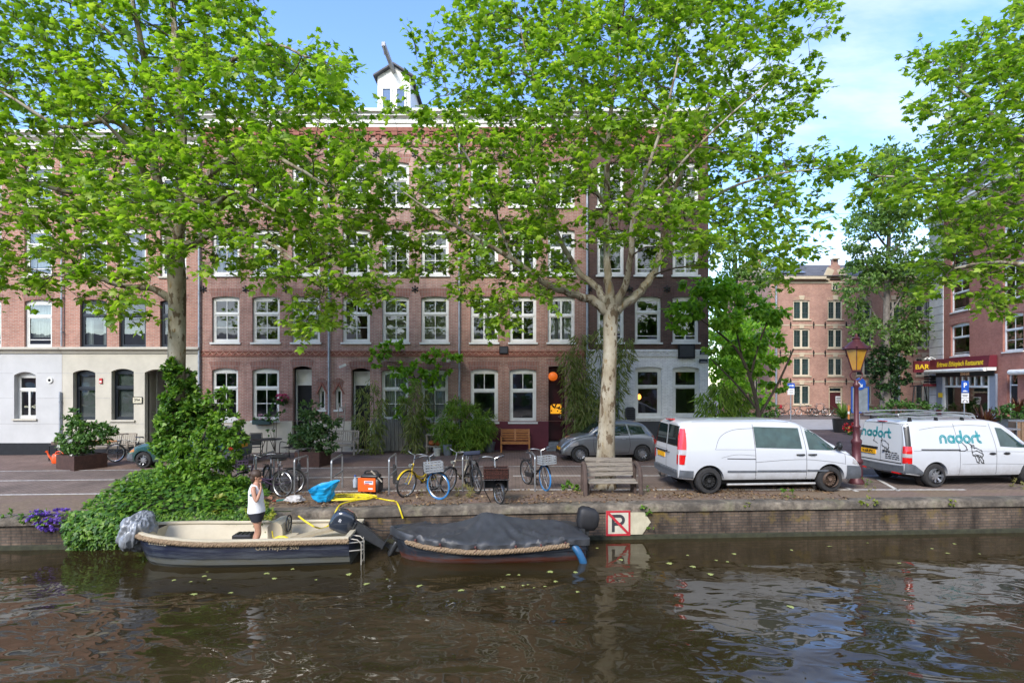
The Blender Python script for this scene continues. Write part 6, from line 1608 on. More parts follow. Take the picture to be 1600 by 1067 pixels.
# ------------------------------------------------------------------ bicycles and street objects
CHROME = mat('worn_chrome', (.50,.50,.50), .28, .9, var=.3, scale=20)
SPK = mat('wire_spokes', (.32,.32,.33), .4, .8, var=.2)
def paintm(n, c): return mat(n, c, .38, .1, var=.18, scale=8, coat=.3)
def bike(label, front, head, frame, tyre_f=TYRE, tyre_r=TYRE, rim=CHROME, steer=0, lean=0, r=.345, rf=None, rack=True, crate=None, seat=BLACKPL, bag=None, step=True, fork=None, bars='swept', group='bicycles parked along the quay', wb=1.08, low=False):
    """front = world contact of the front wheel; head = heading in degrees (0 = +x, -90 = towards the canal)"""
    rf = rf or r; hd = R(head)
    t = thing('bicycle', label, 'bicycle', (0,0,0), 0, group)
    Rz = Matrix.Rotation(hd,4,'Z') @ Matrix.Rotation(R(lean),4,'X')
    fl = Vector((wb,0,0)); t.rotation_euler = Rz.to_euler(); t.location = Vector(front)-(Rz.to_3x3() @ fl)
    hx0 = wb-.16
    S = Matrix.Translation((hx0,0,0)) @ Matrix.Rotation(R(steer),4,'Z') @ Matrix.Translation((-hx0,0,0))
    def wheel_(x, rad, ty, M_):
        mb = MB(); mb.M = M_; mb.tube([(x+(rad-.02)*math.cos(a),0,rad+(rad-.02)*math.sin(a)) for a in np.linspace(0,2*PI,33)[:-1]], .022, 7, closed=True); w_ = mb.build('wheel', ty, t, smooth=True)
        mb = MB(); mb.M = M_; mb.tube([(x+(rad-.047)*math.cos(a),0,rad+(rad-.047)*math.sin(a)) for a in np.linspace(0,2*PI,33)[:-1]], .014, 6, closed=True); mb.build('rim', rim, w_, smooth=True)
        mb = MB(); mb.M = M_; mb.cyl((x,-.05,rad),(x,.05,rad),.028,n=10)
        for k in range(18):
            a = 2*PI*k/18; mb.tube([(x+.02*math.cos(a+.8*(-1)**k),.03*(-1)**k,rad+.02*math.sin(a+.8*(-1)**k)),(x+(rad-.05)*math.cos(a),0,rad+(rad-.05)*math.sin(a))],.0026,3,cap=False)
        mb.build('spokes', SPK, w_, fix=False)
    I = Matrix.Identity(4)
    wheel_(0, r, tyre_r, I); wheel_(wb, rf, tyre_f, S)
    bb = (.44,0,.29); st = (.27,0,.78); hb = (hx0+.03,0,.62); ht = (hx0-.03,0,.84)
    mb = MB()
    mb.tube([bb,st],.017,8); mb.tube([bb,hb],.020,8)
    if step: mb.tube(cr([(.36,0,.52),(.55,0,.44),hb],5),.017,8)
    else: mb.tube([(.28,0,.76),ht],.017,8)
    mb.tube([hb,ht],.022,8)
    for s in (-1,1): mb.tube([(bb[0],s*.03,bb[2]),(0,s*.055,r)],.010,6); mb.tube([(.29,s*.02,.74),(0,s*.055,r)],.009,6)
    mb.build('frame', frame, t, smooth=True)
    mb = MB(); mb.M = S
    for s in (-1,1): mb.tube(cr([(hx0+.03,s*.035,.62),(hx0+.07,s*.05,.5),(wb,s*.055,rf)],4),.011,6)
    mb.cyl((hx0+.035,0,.60),(hx0+.02,0,.66),.026,n=8); mb.build('fork', fork or frame, t, smooth=True)
    mb = MB(); mb.M = S; zt = 1.04
    mb.tube([ht,(hx0-.06,0,zt)],.013,7)
    for s in (-1,1):
        if bars == 'swept': mb.tube(cr([(hx0-.06,0,zt),(hx0-.01,s*.12,zt+.05),(hx0-.08,s*.26,zt+.06),(hx0-.24,s*.31,zt+.0)],6),.011,7)
        else: mb.tube(cr([(hx0-.06,0,zt),(hx0-.05,s*.18,zt+.02),(hx0-.10,s*.32,zt+.01)],5),.012,7)
    hbo = mb.build('handlebar', CHROME if bars == 'swept' else BLACKPL, t, smooth=True)
    mb = MB(); mb.M = S
    for s in (-1,1):
        if bars == 'swept': mb.cyl((hx0-.13,s*.285,zt+.045),(hx0-.26,s*.315,zt-.005),.017,n=8)
        else: mb.cyl((hx0-.07,s*.24,zt+.018),(hx0-.105,s*.33,zt+.01),.017,n=8)
    mb.build('grip', BLACKPL, hbo, smooth=True)
    mb = MB(); mb.tube([st,(.24,0,.92)],.013,7); mb.build('seat_post', CHROME, t)
    mb = MB(); mb.grid([[(x,y*w_,z+dz*(abs(y)**2)) for y in (-1,-.6,0,.6,1)] for x,w_,z,dz in ((.10,.04,.93,-.03),(.14,.095,.955,-.04),(.22,.10,.955,-.05),(.30,.05,.95,-.05),(.40,.018,.94,-.04))]); mb.grid([[(x,y*w_*.9,z-.045) for y in (-1,-.6,0,.6,1)] for x,w_,z in ((.10,.04,.93),(.14,.095,.955),(.22,.10,.955),(.30,.05,.95),(.40,.018,.95))]); mb.build('saddle', seat, t, smooth=True)
    mb = MB(); mb.box(.02,-.06,.25,.5,-.04,.37); mb.build('chain_case', BLACKPL, t)
    mb = MB()
    for s, a in ((-1,.7),(1,.7+PI)): mb.tube([(bb[0],s*.06,bb[2]),(bb[0]+.17*math.cos(a),s*.075,bb[2]+.17*math.sin(a))],.009,6); mb.box(bb[0]+.17*math.cos(a)-.045,s*.075 if s>0 else -.17,bb[2]+.17*math.sin(a)-.012,bb[0]+.17*math.cos(a)+.045,.17 if s>0 else -.075,bb[2]+.17*math.sin(a)+.012)
    mb.build('pedal', BLACKPL, t)
    def guard(x, rad, a0, a1, M_, nm):
        mb = MB(); mb.M = M_; mb.grid([[(x+(rad+.02-.006*abs(y)/.028)*math.cos(a),y,rad+(rad+.02-.006*abs(y)/.028)*math.sin(a)) for y in (-.028,0,.028)] for a in np.linspace(R(a0),R(a1),14)]); mb.build(nm, frame if fork is None else BLACKPL, t, smooth=True, fix=False)
    guard(0, r, 60, 200, I, 'rear_mudguard'); guard(wb, rf, 25, 150, S, 'front_mudguard')
    if rack:
        mb = MB()
        for y in (-.06,0,.06): mb.tube([(.20,y,.70),(-.32,y,.70)],.006,5)
        for s in (-1,1): mb.tube([(-.22,s*.06,.70),(0,s*.07,r)],.006,5)
        for x in (-.3,-.1,.1): mb.tube([(x,-.06,.70),(x,.06,.70)],.006,5)
        mb.build('rear_rack', BLACKPL, t)
    mb = MB(); mb.M = S; mb.cyl((hx0+.02,0,.80),(hx0+.10,0,.80),.03,.045,10); mb.build('headlamp', CHROME, t, smooth=True)
    mb = MB(); mb.tube([(.38,.05,.27),(.30,.17,.01)],.009,6); mb.build('kickstand', BLACKPL, t)
    if crate:
        cm, w_, d_, h_, z0 = crate; x0 = hx0+.10; mb = MB()
        for x in (x0,x0+d_): 
            for z in np.linspace(z0,z0+h_,4): mb.bar((x,-w_/2,z),(x,w_/2,z),.012,.028)
            for y in np.linspace(-w_/2,w_/2,6): mb.bar((x,y,z0),(x,y,z0+h_),.012,.016)
        for y in (-w_/2,w_/2):
            for z in np.linspace(z0,z0+h_,4): mb.bar((x0,y,z),(x0+d_,y,z),.012,.028)
            for x in np.linspace(x0,x0+d_,5): mb.bar((x,y,z0),(x,y,z0+h_),.012,.016)
        mb.box(x0,-w_/2,z0-.012,x0+d_,w_/2,z0); mb.tube([(x0+.1,-.1,z0-.02),(wb,-.06,rf)],.007,5); mb.tube([(x0+.1,.1,z0-.02),(wb,.06,rf)],.007,5)
        mb.build('front_crate', cm, t, fix=False)
    if bag:
        mb = MB(); mb.bev(hx0-.10,-.22,.98,hx0+.06,.22,1.08,.04); mb.build('bar_bag', bag, t, smooth=True)
    return t
CRATEM = mat('grey_crate_plastic', (.27,.285,.30), .5, var=.15)
BLUET = mat('blue_tyre', (.02,.17,.42), .6, var=.15)
BLK = paintm('black_bike_paint', (.012,.012,.014))
bike('yellow bicycle with silver rims leaning at the quay rack', G(634,777), -122, paintm('yellow_bike_paint',(.62,.42,.01)), steer=-2, lean=-6, rack=False)
bike('black bicycle with a blue front tyre and grey crate, turned towards the canal', G(680,782), -72, BLK, tyre_f=BLUET, steer=42, lean=4, crate=(CRATEM,.42,.30,.20,.74))
bike('bicycle with a beige frame tilted against the rack beside the blue tyre', G(699,770), -118, paintm('beige_bike_paint',(.48,.42,.30)), steer=-4, lean=-8, tyre_f=TYRE, fork=BLK, step=False)
bike('plain black bicycle with a flat bar bag between the rack and the basket bicycle', G(741,772), -84, BLK, steer=24, lean=3, bag=mat('navy_bag',(.015,.022,.045),.8), bars='flat', step=False, rim=BLK)
bc_ = bike('transport bicycle with a dark red wicker basket over its small front wheel', G(775,788), -86, BLK, steer=26, rf=.265, wb=1.15, rack=True)
WICK = brick('wicker', (.065,.020,.014), (.11,.035,.022), (.02,.008,.006), .05, .03, .008, stain=.3, bstr=.8)
mb = MB(); mb.bev(.92,-.29,.60,1.32,.29,.84,.05)
for z in (.845,.72): mb.tube([(.92,-.29,z),(1.32,-.29,z),(1.32,.29,z),(.92,.29,z)],.014,6,closed=True)
for y in np.linspace(-.26,.26,9): mb.tube([(1.325,y,.60),(1.33,y,.845)],.010,5)
mb.build('basket', WICK, bc_)
mb = MB(); mb.tube([(.92,-.3,.60),(1.32,-.3,.60),(1.32,.3,.60),(.92,.3,.60)],.012,6,closed=True); mb.box(1.0,-.28,.34,1.30,-.26,.59); mb.box(1.0,.26,.34,1.30,.28,.59); mb.box(.98,-.26,.36,1.0,.26,.59)
for s in (-1,1): mb.tube([(1.1,s*.27,.34),(.95,s*.12,.02),(.9,s*.27,.0)],.012,6)
mb.build('front_carrier', BLACKPL, bc_)
bike('bicycle with a blue front tyre and grey crate standing alone left of the weathered bench', G(853,767), -64, BLK, tyre_f=BLUET, steer=-4, lean=2, crate=(CRATEM,.40,.30,.18,.74))
PURP2 = paintm('purple_bike_paint', (.05,.025,.06))
bike('dark purple bicycle with a silver front rim at the rack nearest the ivy', G(383,780), -150, PURP2, steer=-14, lean=4, crate=(mat('purple_wire',(.05,.03,.06),.5),.34,.26,.22,.74))
bike('black bicycle with a large front drum brake standing behind the person', G(436,778), -50, BLK, steer=28, lean=-3, bag=BLACKPL)
bike('black bicycle parked behind the drum braked bicycle at the third rack', G(467,762), -68, BLK, steer=0, lean=0, bars='flat', step=False)
bike('slim black city bicycle leaning in front of the pale slatted bench', (X(180,20.6),20.6,gz(-15)), 188, BLK, lean=3, bars='flat', step=False, group='bicycles by the house fronts')
# staple racks
rk = [('grey steel staple rack beside the ivy',(342,762),(371,751)),('grey steel staple rack behind the standing person',(400,766),(428,754)),('grey steel staple rack left of the blue bag',(460,773),(481,764)),('grey steel staple rack right behind the blue bag',(518,776),(535,762)),
      ('grey steel staple rack holding a folded black lock',(608,773),(619,760)),('grey steel staple rack in the middle of the bicycles',(723,768),(729,757)),('grey steel staple rack holding the lone crate bicycle',(836,768),(830,757))]
for lab, a, b in rk:
    A, B = Vector(G(*a)), Vector(G(*b)); t = thing('bike_rack', lab, 'bike rack', A, 0, 'staple bicycle racks'); d = B-A; H = .92; n_ = d.normalized()
    mb = MB(); mb.tube([(0,0,0),(0,0,H-.08)]+[n_*(.08*(1-math.cos(R(q))))+Vector((0,0,H-.08+.08*math.sin(R(q)))) for q in (22,45,68,90)]+[d-n_*(.08*(1-math.cos(R(q))))+Vector((0,0,H-.08+.08*math.sin(R(q)))) for q in (90,68,45,22)]+[d+Vector((0,0,H-.08)),d], .024, 10); mb.build('hoop', STEEL, t, smooth=True)
    mb = MB(); mb.tube([(0,0,.47),d+Vector((0,0,.47))],.02,8); mb.build('cross_bar', STEEL, t, smooth=True)
a_ = Vector(G(619,760)); t = thing('folding_lock', 'black folding lock hanging on the staple rack by the yellow bicycle', 'lock', a_+Vector((-.05,-.05,0)))
mb = MB(); mb.box(-.03,-.02,.12,.03,.02,.62); mb.bar((.02,0,.60),(.12,-.02,.1),.035,.03); mb.bar((-.02,0,.1),(.12,0,.1),.03,.03); mb.build('lock_bars', RUBBER, t)
# weathered bench on the quay facing the canal
gx, gy, g0 = G(965,768)
t = thing('park_bench', 'weathered grey plank bench on the quay edge in front of the plane trunk', 'bench', (X(953,14.05),14.0,0), R(2))
for k in range(4):
    mb = MB(); z = .42+k*.12; y = .12+k*.035; mb.box(-.62,y,z,.62,y+.035,z+.10)
    for i_, v_ in enumerate(mb.v): mb.v[i_] = (v_[0],v_[1],v_[2]+.012*math.sin(v_[0]*2+k))
    mb.build('back_plank', GREYW, t)
for k in range(2): mb = MB(); mb.bev(-.62,-.38+k*.2,.30+k*.03,.62,-.20+k*.2,.345+k*.03,.015); mb.build('seat_plank', GREYW, t)
DKW = mat('dark_old_wood', (.075,.05,.04), .85, var=.4, scale=6, bmp=.4)
for s in (-1,1):
    mb = MB(); mb.tube(cr([(s*.67,.25,0),(s*.67,.22,.5),(s*.68,.12,.74),(s*.69,-.12,.72),(s*.70,-.30,.52),(s*.70,-.36,.0)],5),.06,8); mb.box(s*.60-.03,-.2,.0,s*.60+.03,.2,.3); mb.build('arm_rest', DKW, t, smooth=True)
# orange bench by the maroon wall
def slatbench(label, x, y, w, m, rz=0, split=True, z0=0, name='garden_bench'):
    t = thing(name, label, 'bench', (x,y,z0), rz, None); h = w/2
    for s in (-1,1):
        mb = MB(); mb.box(s*h-.03,-.5,0,s*h+.03,-.44,.62); mb.box(s*h-.03,-.06,0,s*h+.03,0,.40); mb.bar((s*h,-.03,.40),(s*h,.06,.92),.06,.06); mb.box(s*h-.035,-.52,.621,s*h+.035,-.005,.65); mb.build('leg_frame', m, t)
    mb = MB(); 
    for k in range(5): mb.box(-h+.032,-.48+k*.09,.40,h-.032,-.41+k*.09,.425)
    mb.build('seat', m, t)
    mb = MB(); mb.box(-h+.032,-.47,.34,h-.032,-.44,.398); mb.build('apron', m, t)
    mb = MB()
    f_ = lambda z: -.03+.09*(z-.40)/.52
    for z in ((.50,.60,.70,.80,.88) if split else ()): mb.box(-h+.032,f_(z)-.012,z-.035,h-.032,f_(z)+.012,z+.035)
    if split: mb.bar((0,f_(.45),.45),(0,f_(.92),.92),.07,.035)
    else:
        mb.bar((-h+.03,f_(.9),.90),(h-.03,f_(.9),.90),.04,.07); mb.bar((-h+.03,f_(.48),.48),(h-.03,f_(.48),.48),.04,.05)
        n_ = int(w/.085)
        for k in range(1,n_): xx = -h+w*k/n_; mb.bar((xx,f_(.49),.49),(xx,f_(.88),.88),.04,.018)
    mb.build('backrest', m, t); return t
slatbench('orange varnished wooden bench against the maroon wall', X(805,22.7), 22.75, 1.15, OAK)
slatbench('pale weathered slatted bench beside the rusty planter and ladder', X(533,21.9), 22.0, 1.35, DRYW, R(-4), False)
slatbench('pale slatted bench against the cream house front', X(170,22.3), 22.5, 1.9, DRYW, 0, False, -.16)
# planters
def planter(label, px, py, w, d, h, rz=0, shrub=None, group='rusted steel planters', blobs=None, m=CORTEN):
    x, y, z = G(px,py); t = thing('planter', label, 'planter', (x,y,z), rz, group)
    mb = MB()
    for (a,b,c_,d_) in ((-w/2,-d/2,w/2,-d/2+.02),(-w/2,d/2-.02,w/2,d/2),(-w/2,-d/2+.02,-w/2+.02,d/2-.02),(w/2-.02,-d/2+.02,w/2,d/2-.02)): mb.box(a,b,0,c_,d_,h)
    mb.build('box', m, t)
    mb = MB(); mb.box(-w/2+.02,-d/2+.02,.05,w/2-.02,d/2-.02,h-.05); mb.build('soil', SOIL, t)
    return x, y, z
x, y, z = planter('rusted steel planter in front of the cream house with a white flowering shrub', 128, 731, 1.25, 1.0, .50, R(-28))
def standing(name, label, cat, x, y, z, blobs, n, kind, m, size, seed, **kw):
    t = thing(name, label, cat, (x,y,z)); bushy(t, blobs, n, kind, m, size, seed, **kw)
    stems(t, [([(0,0,0),(b[0]*.5,b[1]*.5,b[2]*.5),(b[0],b[1],b[2])],[.018,.012,.006]) for b in blobs]); return t
standing('shrub', 'dark shrub with white blossom growing in the planter by the cream house', 'shrub', x, y, z+.45, [(-.15,0,.45,.5,.4,.4),(.45,0,.75,.55,.4,.35),(-.35,0,.9,.35,.3,.45),(.1,0,.9,.5,.35,.3),(.85,0,.8,.3,.25,.2),(-.3,0,1.3,.25,.2,.3)], 2000, 'oval', DARKL, (.10,.17), 51)
t = thing('blossom', 'white blossom sprinkled over the shrub in the rusted planter', 'flowers', (x-.15,y-.25,z+.75)); bushy(t, [(-.1,-.05,.05,.5,.2,.3),(.2,-.05,.3,.4,.2,.25)], 110, 'ivy', mat('white_petal',(.7,.7,.66),.7), (.05,.08), 52, name='petals')
x, y, z = planter('rusted steel planter beside the pale weathered bench', 489, 727, .95, .75, .52, R(-12))
standing('shrub', 'grey green shrub growing in the planter beside the weathered bench', 'shrub', x, y, z+.45, [(-.1,0,.55,.6,.45,.4),(0,0,1.0,.55,.4,.45),(-.1,0,1.5,.35,.3,.35),(.45,0,.75,.4,.3,.4),(.7,0,1.15,.25,.2,.2),(-.5,0,.5,.35,.3,.3),(.3,0,.3,.5,.4,.3)], 2100, 'oval', leafmat('greyish_leaf',[(0,(.03,.07,.022)),(.5,(.06,.125,.035)),(1,(.12,.19,.07))],.3), (.10,.17), 53)
# small things by the cream house
x, y, z = X(93,21.2), 21.2, gz(-17); t = thing('plant_stand', 'small black plant stand with a tray of flowers left of the rusted planter', 'plant stand', (x,y,z))
mb = MB(); mb.box(-.30,-.2,.56,.30,.2,.60)
for a in (-.28,.25):
    for b in (-.18,.15): mb.box(a,b,0,a+.03,b+.03,.559)
mb.box(-.28,-.17,.2,.28,.17,.22); mb.build('stand', BLACKP, t)
mb = MB(); mb.bev(-.24,-.12,.601,.24,.12,.74,.02); mb.build('trough', mat('brown_trough',(.12,.08,.07),.7), t)
bushy(t, [(0,0,.80,.25,.12,.10)], 160, 'oval', BUSHL, (.06,.1), 54)
x, y, z = X(91,20.4), 20.35, gz(-17); t = thing('watering_can', 'orange watering can on the pavement under the black plant stand', 'watering can', (x,y,z+.02))
ORG = mat('orange_plastic', (.72,.085,.012), .35, var=.1)
mb = MB(); mb.lathe([(.17,0),(.19,.05),(.17,.28),(.13,.34),(.10,.35)],16,sx=1,sy=.75); mb.tube(cr([(-.15,0,.08),(-.30,0,.26),(-.36,0,.40)],4),[.035]*5+[.028]*4,8); mb.cyl((-.35,0,.39),(-.40,0,.44),.03,.055,10); mb.build('can', ORG, t, smooth=50)
mb = MB(); mb.tube(cr([(.17,0,.12),(.27,0,.25),(.15,0,.42),(-.02,0,.42),(-.06,0,.34)],5),.018,7); mb.build('handle', ORG, t, smooth=True)
x = X(155,21.4); t = thing('garden_table', 'low wooden table with steel legs in front of the cream house', 'table', (x,21.3,gz(-16)))
for k in range(4): 
    mb = MB(); mb.box(-.75,-.34+k*.17,.70,.75,-.34+k*.17+.155,.73); mb.build('table_plank', OAK, t)
mb = MB()
for a in (-.6,.6): mb.tube([(a,-.28,0),(a,-.25,.69),(a,.25,.69),(a,.28,0)],.016,6)
mb.build('leg_frame', IRON, t)
# house number and small wall fittings
t = thing('house_number_sign', 'cream sign reading 29A beside the door of the cream house', 'sign', (X(215,23.08),23.07,Z(625,23.1)))
mb = MB(); mb.box(-.19,-.012,-.12,.19,.012,.12); mb.build('plate', mat('cream_plate',(.60,.56,.42),.5), t)
mb = MB(); [mb.box(*b_) for b_ in ((-.205,-.02,-.14,.205,.02,-.121),(-.205,-.02,.121,.205,.02,.14),(-.205,-.02,-.12,-.19,.02,.12),(.19,-.02,-.12,.205,.02,.12))]; mb.build('frame', BLACKP, t)
textmesh('number', '29A', .16, BLACKP, t, basis((0,-.014,0),(1,0,0),(0,0,1)), .003)
t = thing('alarm_box', 'small red alarm plate between the two dark framed windows', 'alarm', (X(157,23.05),23.07,Z(595,23.1)))
mb = MB(); mb.box(-.06,-.02,-.11,.06,.02,.11); mb.build('plate', mat('red_plate',(.5,.03,.03),.5), t); mb = MB(); mb.box(-.04,-.024,-.07,.04,-.021,.0); mb.build('plate_panel', WHITE, t)
t = thing('wall_vent', 'round white vent on the bluish white house front', 'vent', (X(77,23.05),23.07,Z(594,23.1)))
mb = MB(); mb.lathe([(.06,-.02),(.12,-.02),(.13,.0),(.13,.03)],20,(0,0,0),'y',cap=False); mb.lathe([(.0,0),(.06,0)],16,(0,-.01,0),'y'); mb.build('ring', WHITE, t, smooth=True)
# table and chairs by house 1
def metalchair(label, px, Y, rz):
    t = thing('metal_chair', label, 'chair', (X(px,Y),Y,gz(X(px,Y))), rz, 'black metal garden chairs')
    mb = MB()
    for s in (-1,1): mb.tube(cr([(.24,s*.25,0),(.22,s*.25,.62),(-.05,s*.25,.64),(-.2,s*.24,.62)],4),.014,6); mb.tube(cr([(-.26,s*.24,0),(-.2,s*.24,.45),(-.27,s*.22,.95)],4),.014,6)
    mb.tube([(-.27,-.22,.95),(-.27,.22,.95)],.014,6); mb.build('leg_frame', IRON, t, smooth=True)
    mb = MB()
    for k in range(7): y = -.21+k*.07; mb.bar((.22,y,.43),(-.2,y,.42),.05,.012)
    mb.build('seat', IRON, t)
    mb = MB(); mb.add([(-.205,-.21,.48),(-.205,.21,.48),(-.265,.2,.93),(-.265,-.2,.93)],[(0,1,2,3)]); mb.build('backrest', mat('dark_mesh',(.05,.05,.05),.6), t, fix=False)
    return t
metalchair('black metal chair with mesh back facing the round table', 398, 21.4, R(-75))
metalchair('black metal chair turned sideways beside the rusty planter', 452, 21.2, R(160))
t = thing('bistro_table', 'round black metal table in front of the brick house', 'table', (X(418,20.6),20.6,0))
mb = MB(); mb.lathe([(.0,.70),(.52,.70),(.52,.72),(.0,.72)],24); mb.build('table_top', IRON, t, smooth=30)
for a in (0,2.1,4.2): mb = MB(); mb.tube([(.1*math.cos(a),.1*math.sin(a),.69),(.38*math.cos(a),.38*math.sin(a),0)],.014,6); mb.build('leg', IRON, t)
# rose and pot, hanging basket, window box
x = X(430,22.6); standing('rose_bush', 'thin climbing rose between the window and the black table', 'shrub', x, 22.6, 0, [(-.1,0,1.35,.3,.2,.35),(.1,0,1.8,.3,.15,.25),(-.2,0,.8,.15,.1,.15)], 260, 'oval', DARKL, (.08,.14), 55)
t = thing('hanging_basket', 'pink geranium basket hanging beside the black door', 'flowers', (hx(443),FY-.25,hz(622)))
mb = MB(); mb.lathe([(.05,-.24),(.16,-.18),(.2,-.03)],14); mb.build('basket', mat('brown_basket',(.06,.04,.03),.9), t, smooth=True)
mb = MB(); mb.tube([(0,.24,.28),(0,0,.32),(0,0,.05)],.008,5); mb.build('hook', IRON, t)
PINK = leafmat('pink_petal', [(0,(.45,.02,.10)),(.6,(.6,.04,.16)),(1,(.65,.15,.26))], .2, (1,.8,.9))
bushy(t, [(0,0,.02,.32,.22,.14)], 260, 'ivy', PINK, (.05,.08), 56, name='blossoms'); bushy(t, [(0,0,-.1,.26,.2,.14)], 150, 'oval', DARKL, (.06,.1), 57)
t = thing('window_box', 'dark window box of pale pink flowers under the second window', 'flowers', (hx(413),FY-.2,hz(658)))
mb = MB(); mb.bev(-.38,-.12,-.12,.38,.12,.08,.02); mb.build('trough', mat('green_trough',(.02,.05,.05),.6), t)
bushy(t, [(0,0,.14,.38,.14,.10)], 150, 'oval', DARKL, (.05,.09), 58); bushy(t, [(0,-.02,.20,.36,.12,.09)], 130, 'ivy', leafmat('pale_pink_petal',[(0,(.5,.25,.32)),(1,(.7,.5,.55))],.2,(1,.9,.9)), (.05,.08), 59, name='blossoms')
# ladder
t = thing('ladder', 'grey ladder leaning on the wall by the pointed niche window', 'ladder', (X(531,22.6),22.4,0))
mb = MB()
for s in (-1,1): mb.bar((s*.17,-.1,0),(s*.13,.55,2.0),.03,.05)
mb.build('rail', DRYW, t)
mb = MB()
for k in range(7): z = .2+k*.27; mb.bar((-.16,-.1+.325*z,z),(.16,-.1+.325*z,z),.03,.05)
mb.build('rung', DRYW, t)
# plank fence boards under the vines and pots
t = thing('trellis', 'weathered low board trellis below the vine covered windows', 'trellis', (X(625,22.8),22.82,0))
for k in range(15): mb = MB(); xx = -1.2+k*.165; mb.box(xx,-.02,.0,xx+.145,.02,1.35+.04*math.sin(k*3)); mb.build('board', mat('grey_board',(.20,.19,.165),.9,var=.35,scale=4,stretch=(5,5,1)), t)
def potlathe(name, label, cat, px, py, prof, m, Y=None, group=None):
    if Y: x, y, z = X(px,Y), Y, 0
    else: x, y, z = G(px,py)
    t = thing(name, label, cat, (x,y,z), 0, group); mb = MB(); mb.lathe(prof,20); mb.build('pot', m, t, smooth=40)
    mb = MB(); r = prof[-1][0]*.93; mb.lathe([(.001,prof[-1][1]-.05),(r,prof[-1][1]-.05)],16); mb.build('soil', SOIL, t); return t
potlathe('bucket', 'grey zinc bucket in front of the round bamboo shrub', 'bucket', 699, 711, [(.15,0),(.155,.02),(.19,.40),(.20,.42)], POT)
potlathe('flowerpot', 'white plastic bucket below the small wooden stand', 'bucket', 683, 712, [(.11,0),(.115,.02),(.145,.28),(.155,.30)], mat('dirty_white_plastic',(.5,.5,.44),.5), None)
potlathe('flowerpot', 'wide grey pot between the bamboo shrub and the orange bench', 'pot', 764, 706, [(.18,0),(.2,.02),(.27,.36),(.29,.40)], POT)
t = thing('wooden_stand', 'small wooden crate stand holding pumpkins beside the bamboo shrub', 'stand', (X(679,22.0),22.0,0))
mb = MB()
for a in (-.32,.29):
    for b in (-.18,.15): mb.box(a,b,0,a+.035,b+.035,.74)
mb.build('leg', DRYW, t)
for z in (.28,.74): mb = MB(); mb.box(-.34,-.2,z,.34,.2,z+.03); mb.build('shelf', DRYW, t)
tag((lambda q: (q.ball((-.1,0,.42),(.15,.13,.11),14,8), q.ball((.14,.0,.41),(.13,.12,.10),14,8), q.build('pumpkin', mat('pumpkin_orange',(.34,.09,.025),.6), smooth=True))[-1])(MB()), 'dull orange pumpkins on the lower shelf of the wooden stand', 'pumpkins').location = (X(679,22.0),22.0,0)
t = thing('small_chair', 'small wooden child chair standing on the crate stand', 'chair', (X(684,22.0),22.0,.772))
mb = MB()
for a in (-.17,.14):
    for b in (-.15,.12): mb.box(a,b,0,a+.03,b+.03,.22 if b < 0 else .5)
mb.build('leg', DRYW, t); mb = MB(); mb.box(-.18,-.17,.221,.18,.11,.245); mb.build('seat', DRYW, t)
mb = MB(); [mb.box(-.139,.13,z,.139,.145,z+.05) for z in (.30,.42)]; mb.build('backrest', DRYW, t)
# quay clutter
x, y, z = G(577,773); t = thing('generator', 'orange and black portable generator on the quay between the racks', 'generator', (x,y+.2,.01), R(-8))
mb = MB(); mb.bev(-.27,-.17,.02,.27,.17,.36,.05); mb.bev(-.24,-.15,.36,.24,.15,.46,.06); mb.tube(cr([(-.18,0,.44),(-.14,0,.53),(.14,0,.53),(.18,0,.44)],4),.022,7); mb.build('casing', BLACKPL, t, smooth=50)
ORG2 = mat('orange_panel', (.75,.11,.015), .38, var=.1)
mb = MB(); mb.bev(-.285,-.195,.03,.19,-.168,.38,.012); mb.bev(-.285,-.168,.05,-.272,.16,.37,.005); mb.build('side_panel', ORG2, t)
mb = MB(); mb.box(-.11,-.200,.22,.13,-.196,.31); mb.box(0,-.200,.09,.12,-.196,.13); lb = mb.build('sticker', mat('white_sticker',(.65,.65,.66),.5), t)
mb = MB()
for k in range(7): mb.box(-.085+k*.028,-.2015,.264,-.064+k*.028,-.2003,.300)
mb.build('sticker_print', mat('dark_blue_ink',(.05,.08,.2),.5), lb)
mb = MB(); mb.box(-.10,-.2015,.225,.03,-.2003,.25); mb.build('sticker_stripe', mat('red_ink',(.5,.02,.02),.5), lb)
mb = MB(); [mb.ball((sx,sy,.012),.025,8,5) for sx in (-.2,.2) for sy in (-.13,.13)]; mb.build('rubber_foot', RUBBER, t)
o = MB(); o.bar((.02,-.1,.56),(.32,-.16,.28),.02,.035); tag(o.build('wooden_stick', DRYW), 'pale wooden stick resting against the orange generator', 'stick').location = (x,y+.2,.01)
x, y, z = G(555,764); t = thing('spray_bottle', 'clear pale bottle standing beside the orange generator', 'bottle', (x,y,.01))
mb = MB(); mb.lathe([(.055,0),(.06,.02),(.06,.2),(.025,.26),(.025,.29)],14); mb.build('bottle', mat('pale_blue_bottle',(.42,.48,.55),.2), t, smooth=True)
mb = MB(); mb.cyl((0,0,.29),(0,0,.33),.03,n=10); mb.build('cap', mat('blue_cap',(.05,.1,.3),.4), t)
x, y, z = G(503,788); 
mb = MB(); rows = []
for i in range(25):
    u = i/24; r = []
    for k in range(36):
        a = 2*PI*k/36; d = Vector((math.cos(a),math.sin(a),0)); n1 = mn.noise(Vector((d.x*2,d.y*2,u*2.5)))*.12+(1-2*abs(mn.noise(Vector((d.x*4,d.y*4,u*3+5)))))*.05
        w_ = .17+.10*u**.6; n1 *= .45; zz_ = u*.36*(1+.33*math.cos(a-.5)); r.append((d.x*(w_+n1)+.05*u-.10*u*(math.cos(a)<0), d.y*(w_*.75+n1), zz_+.01))
    rows.append(r)
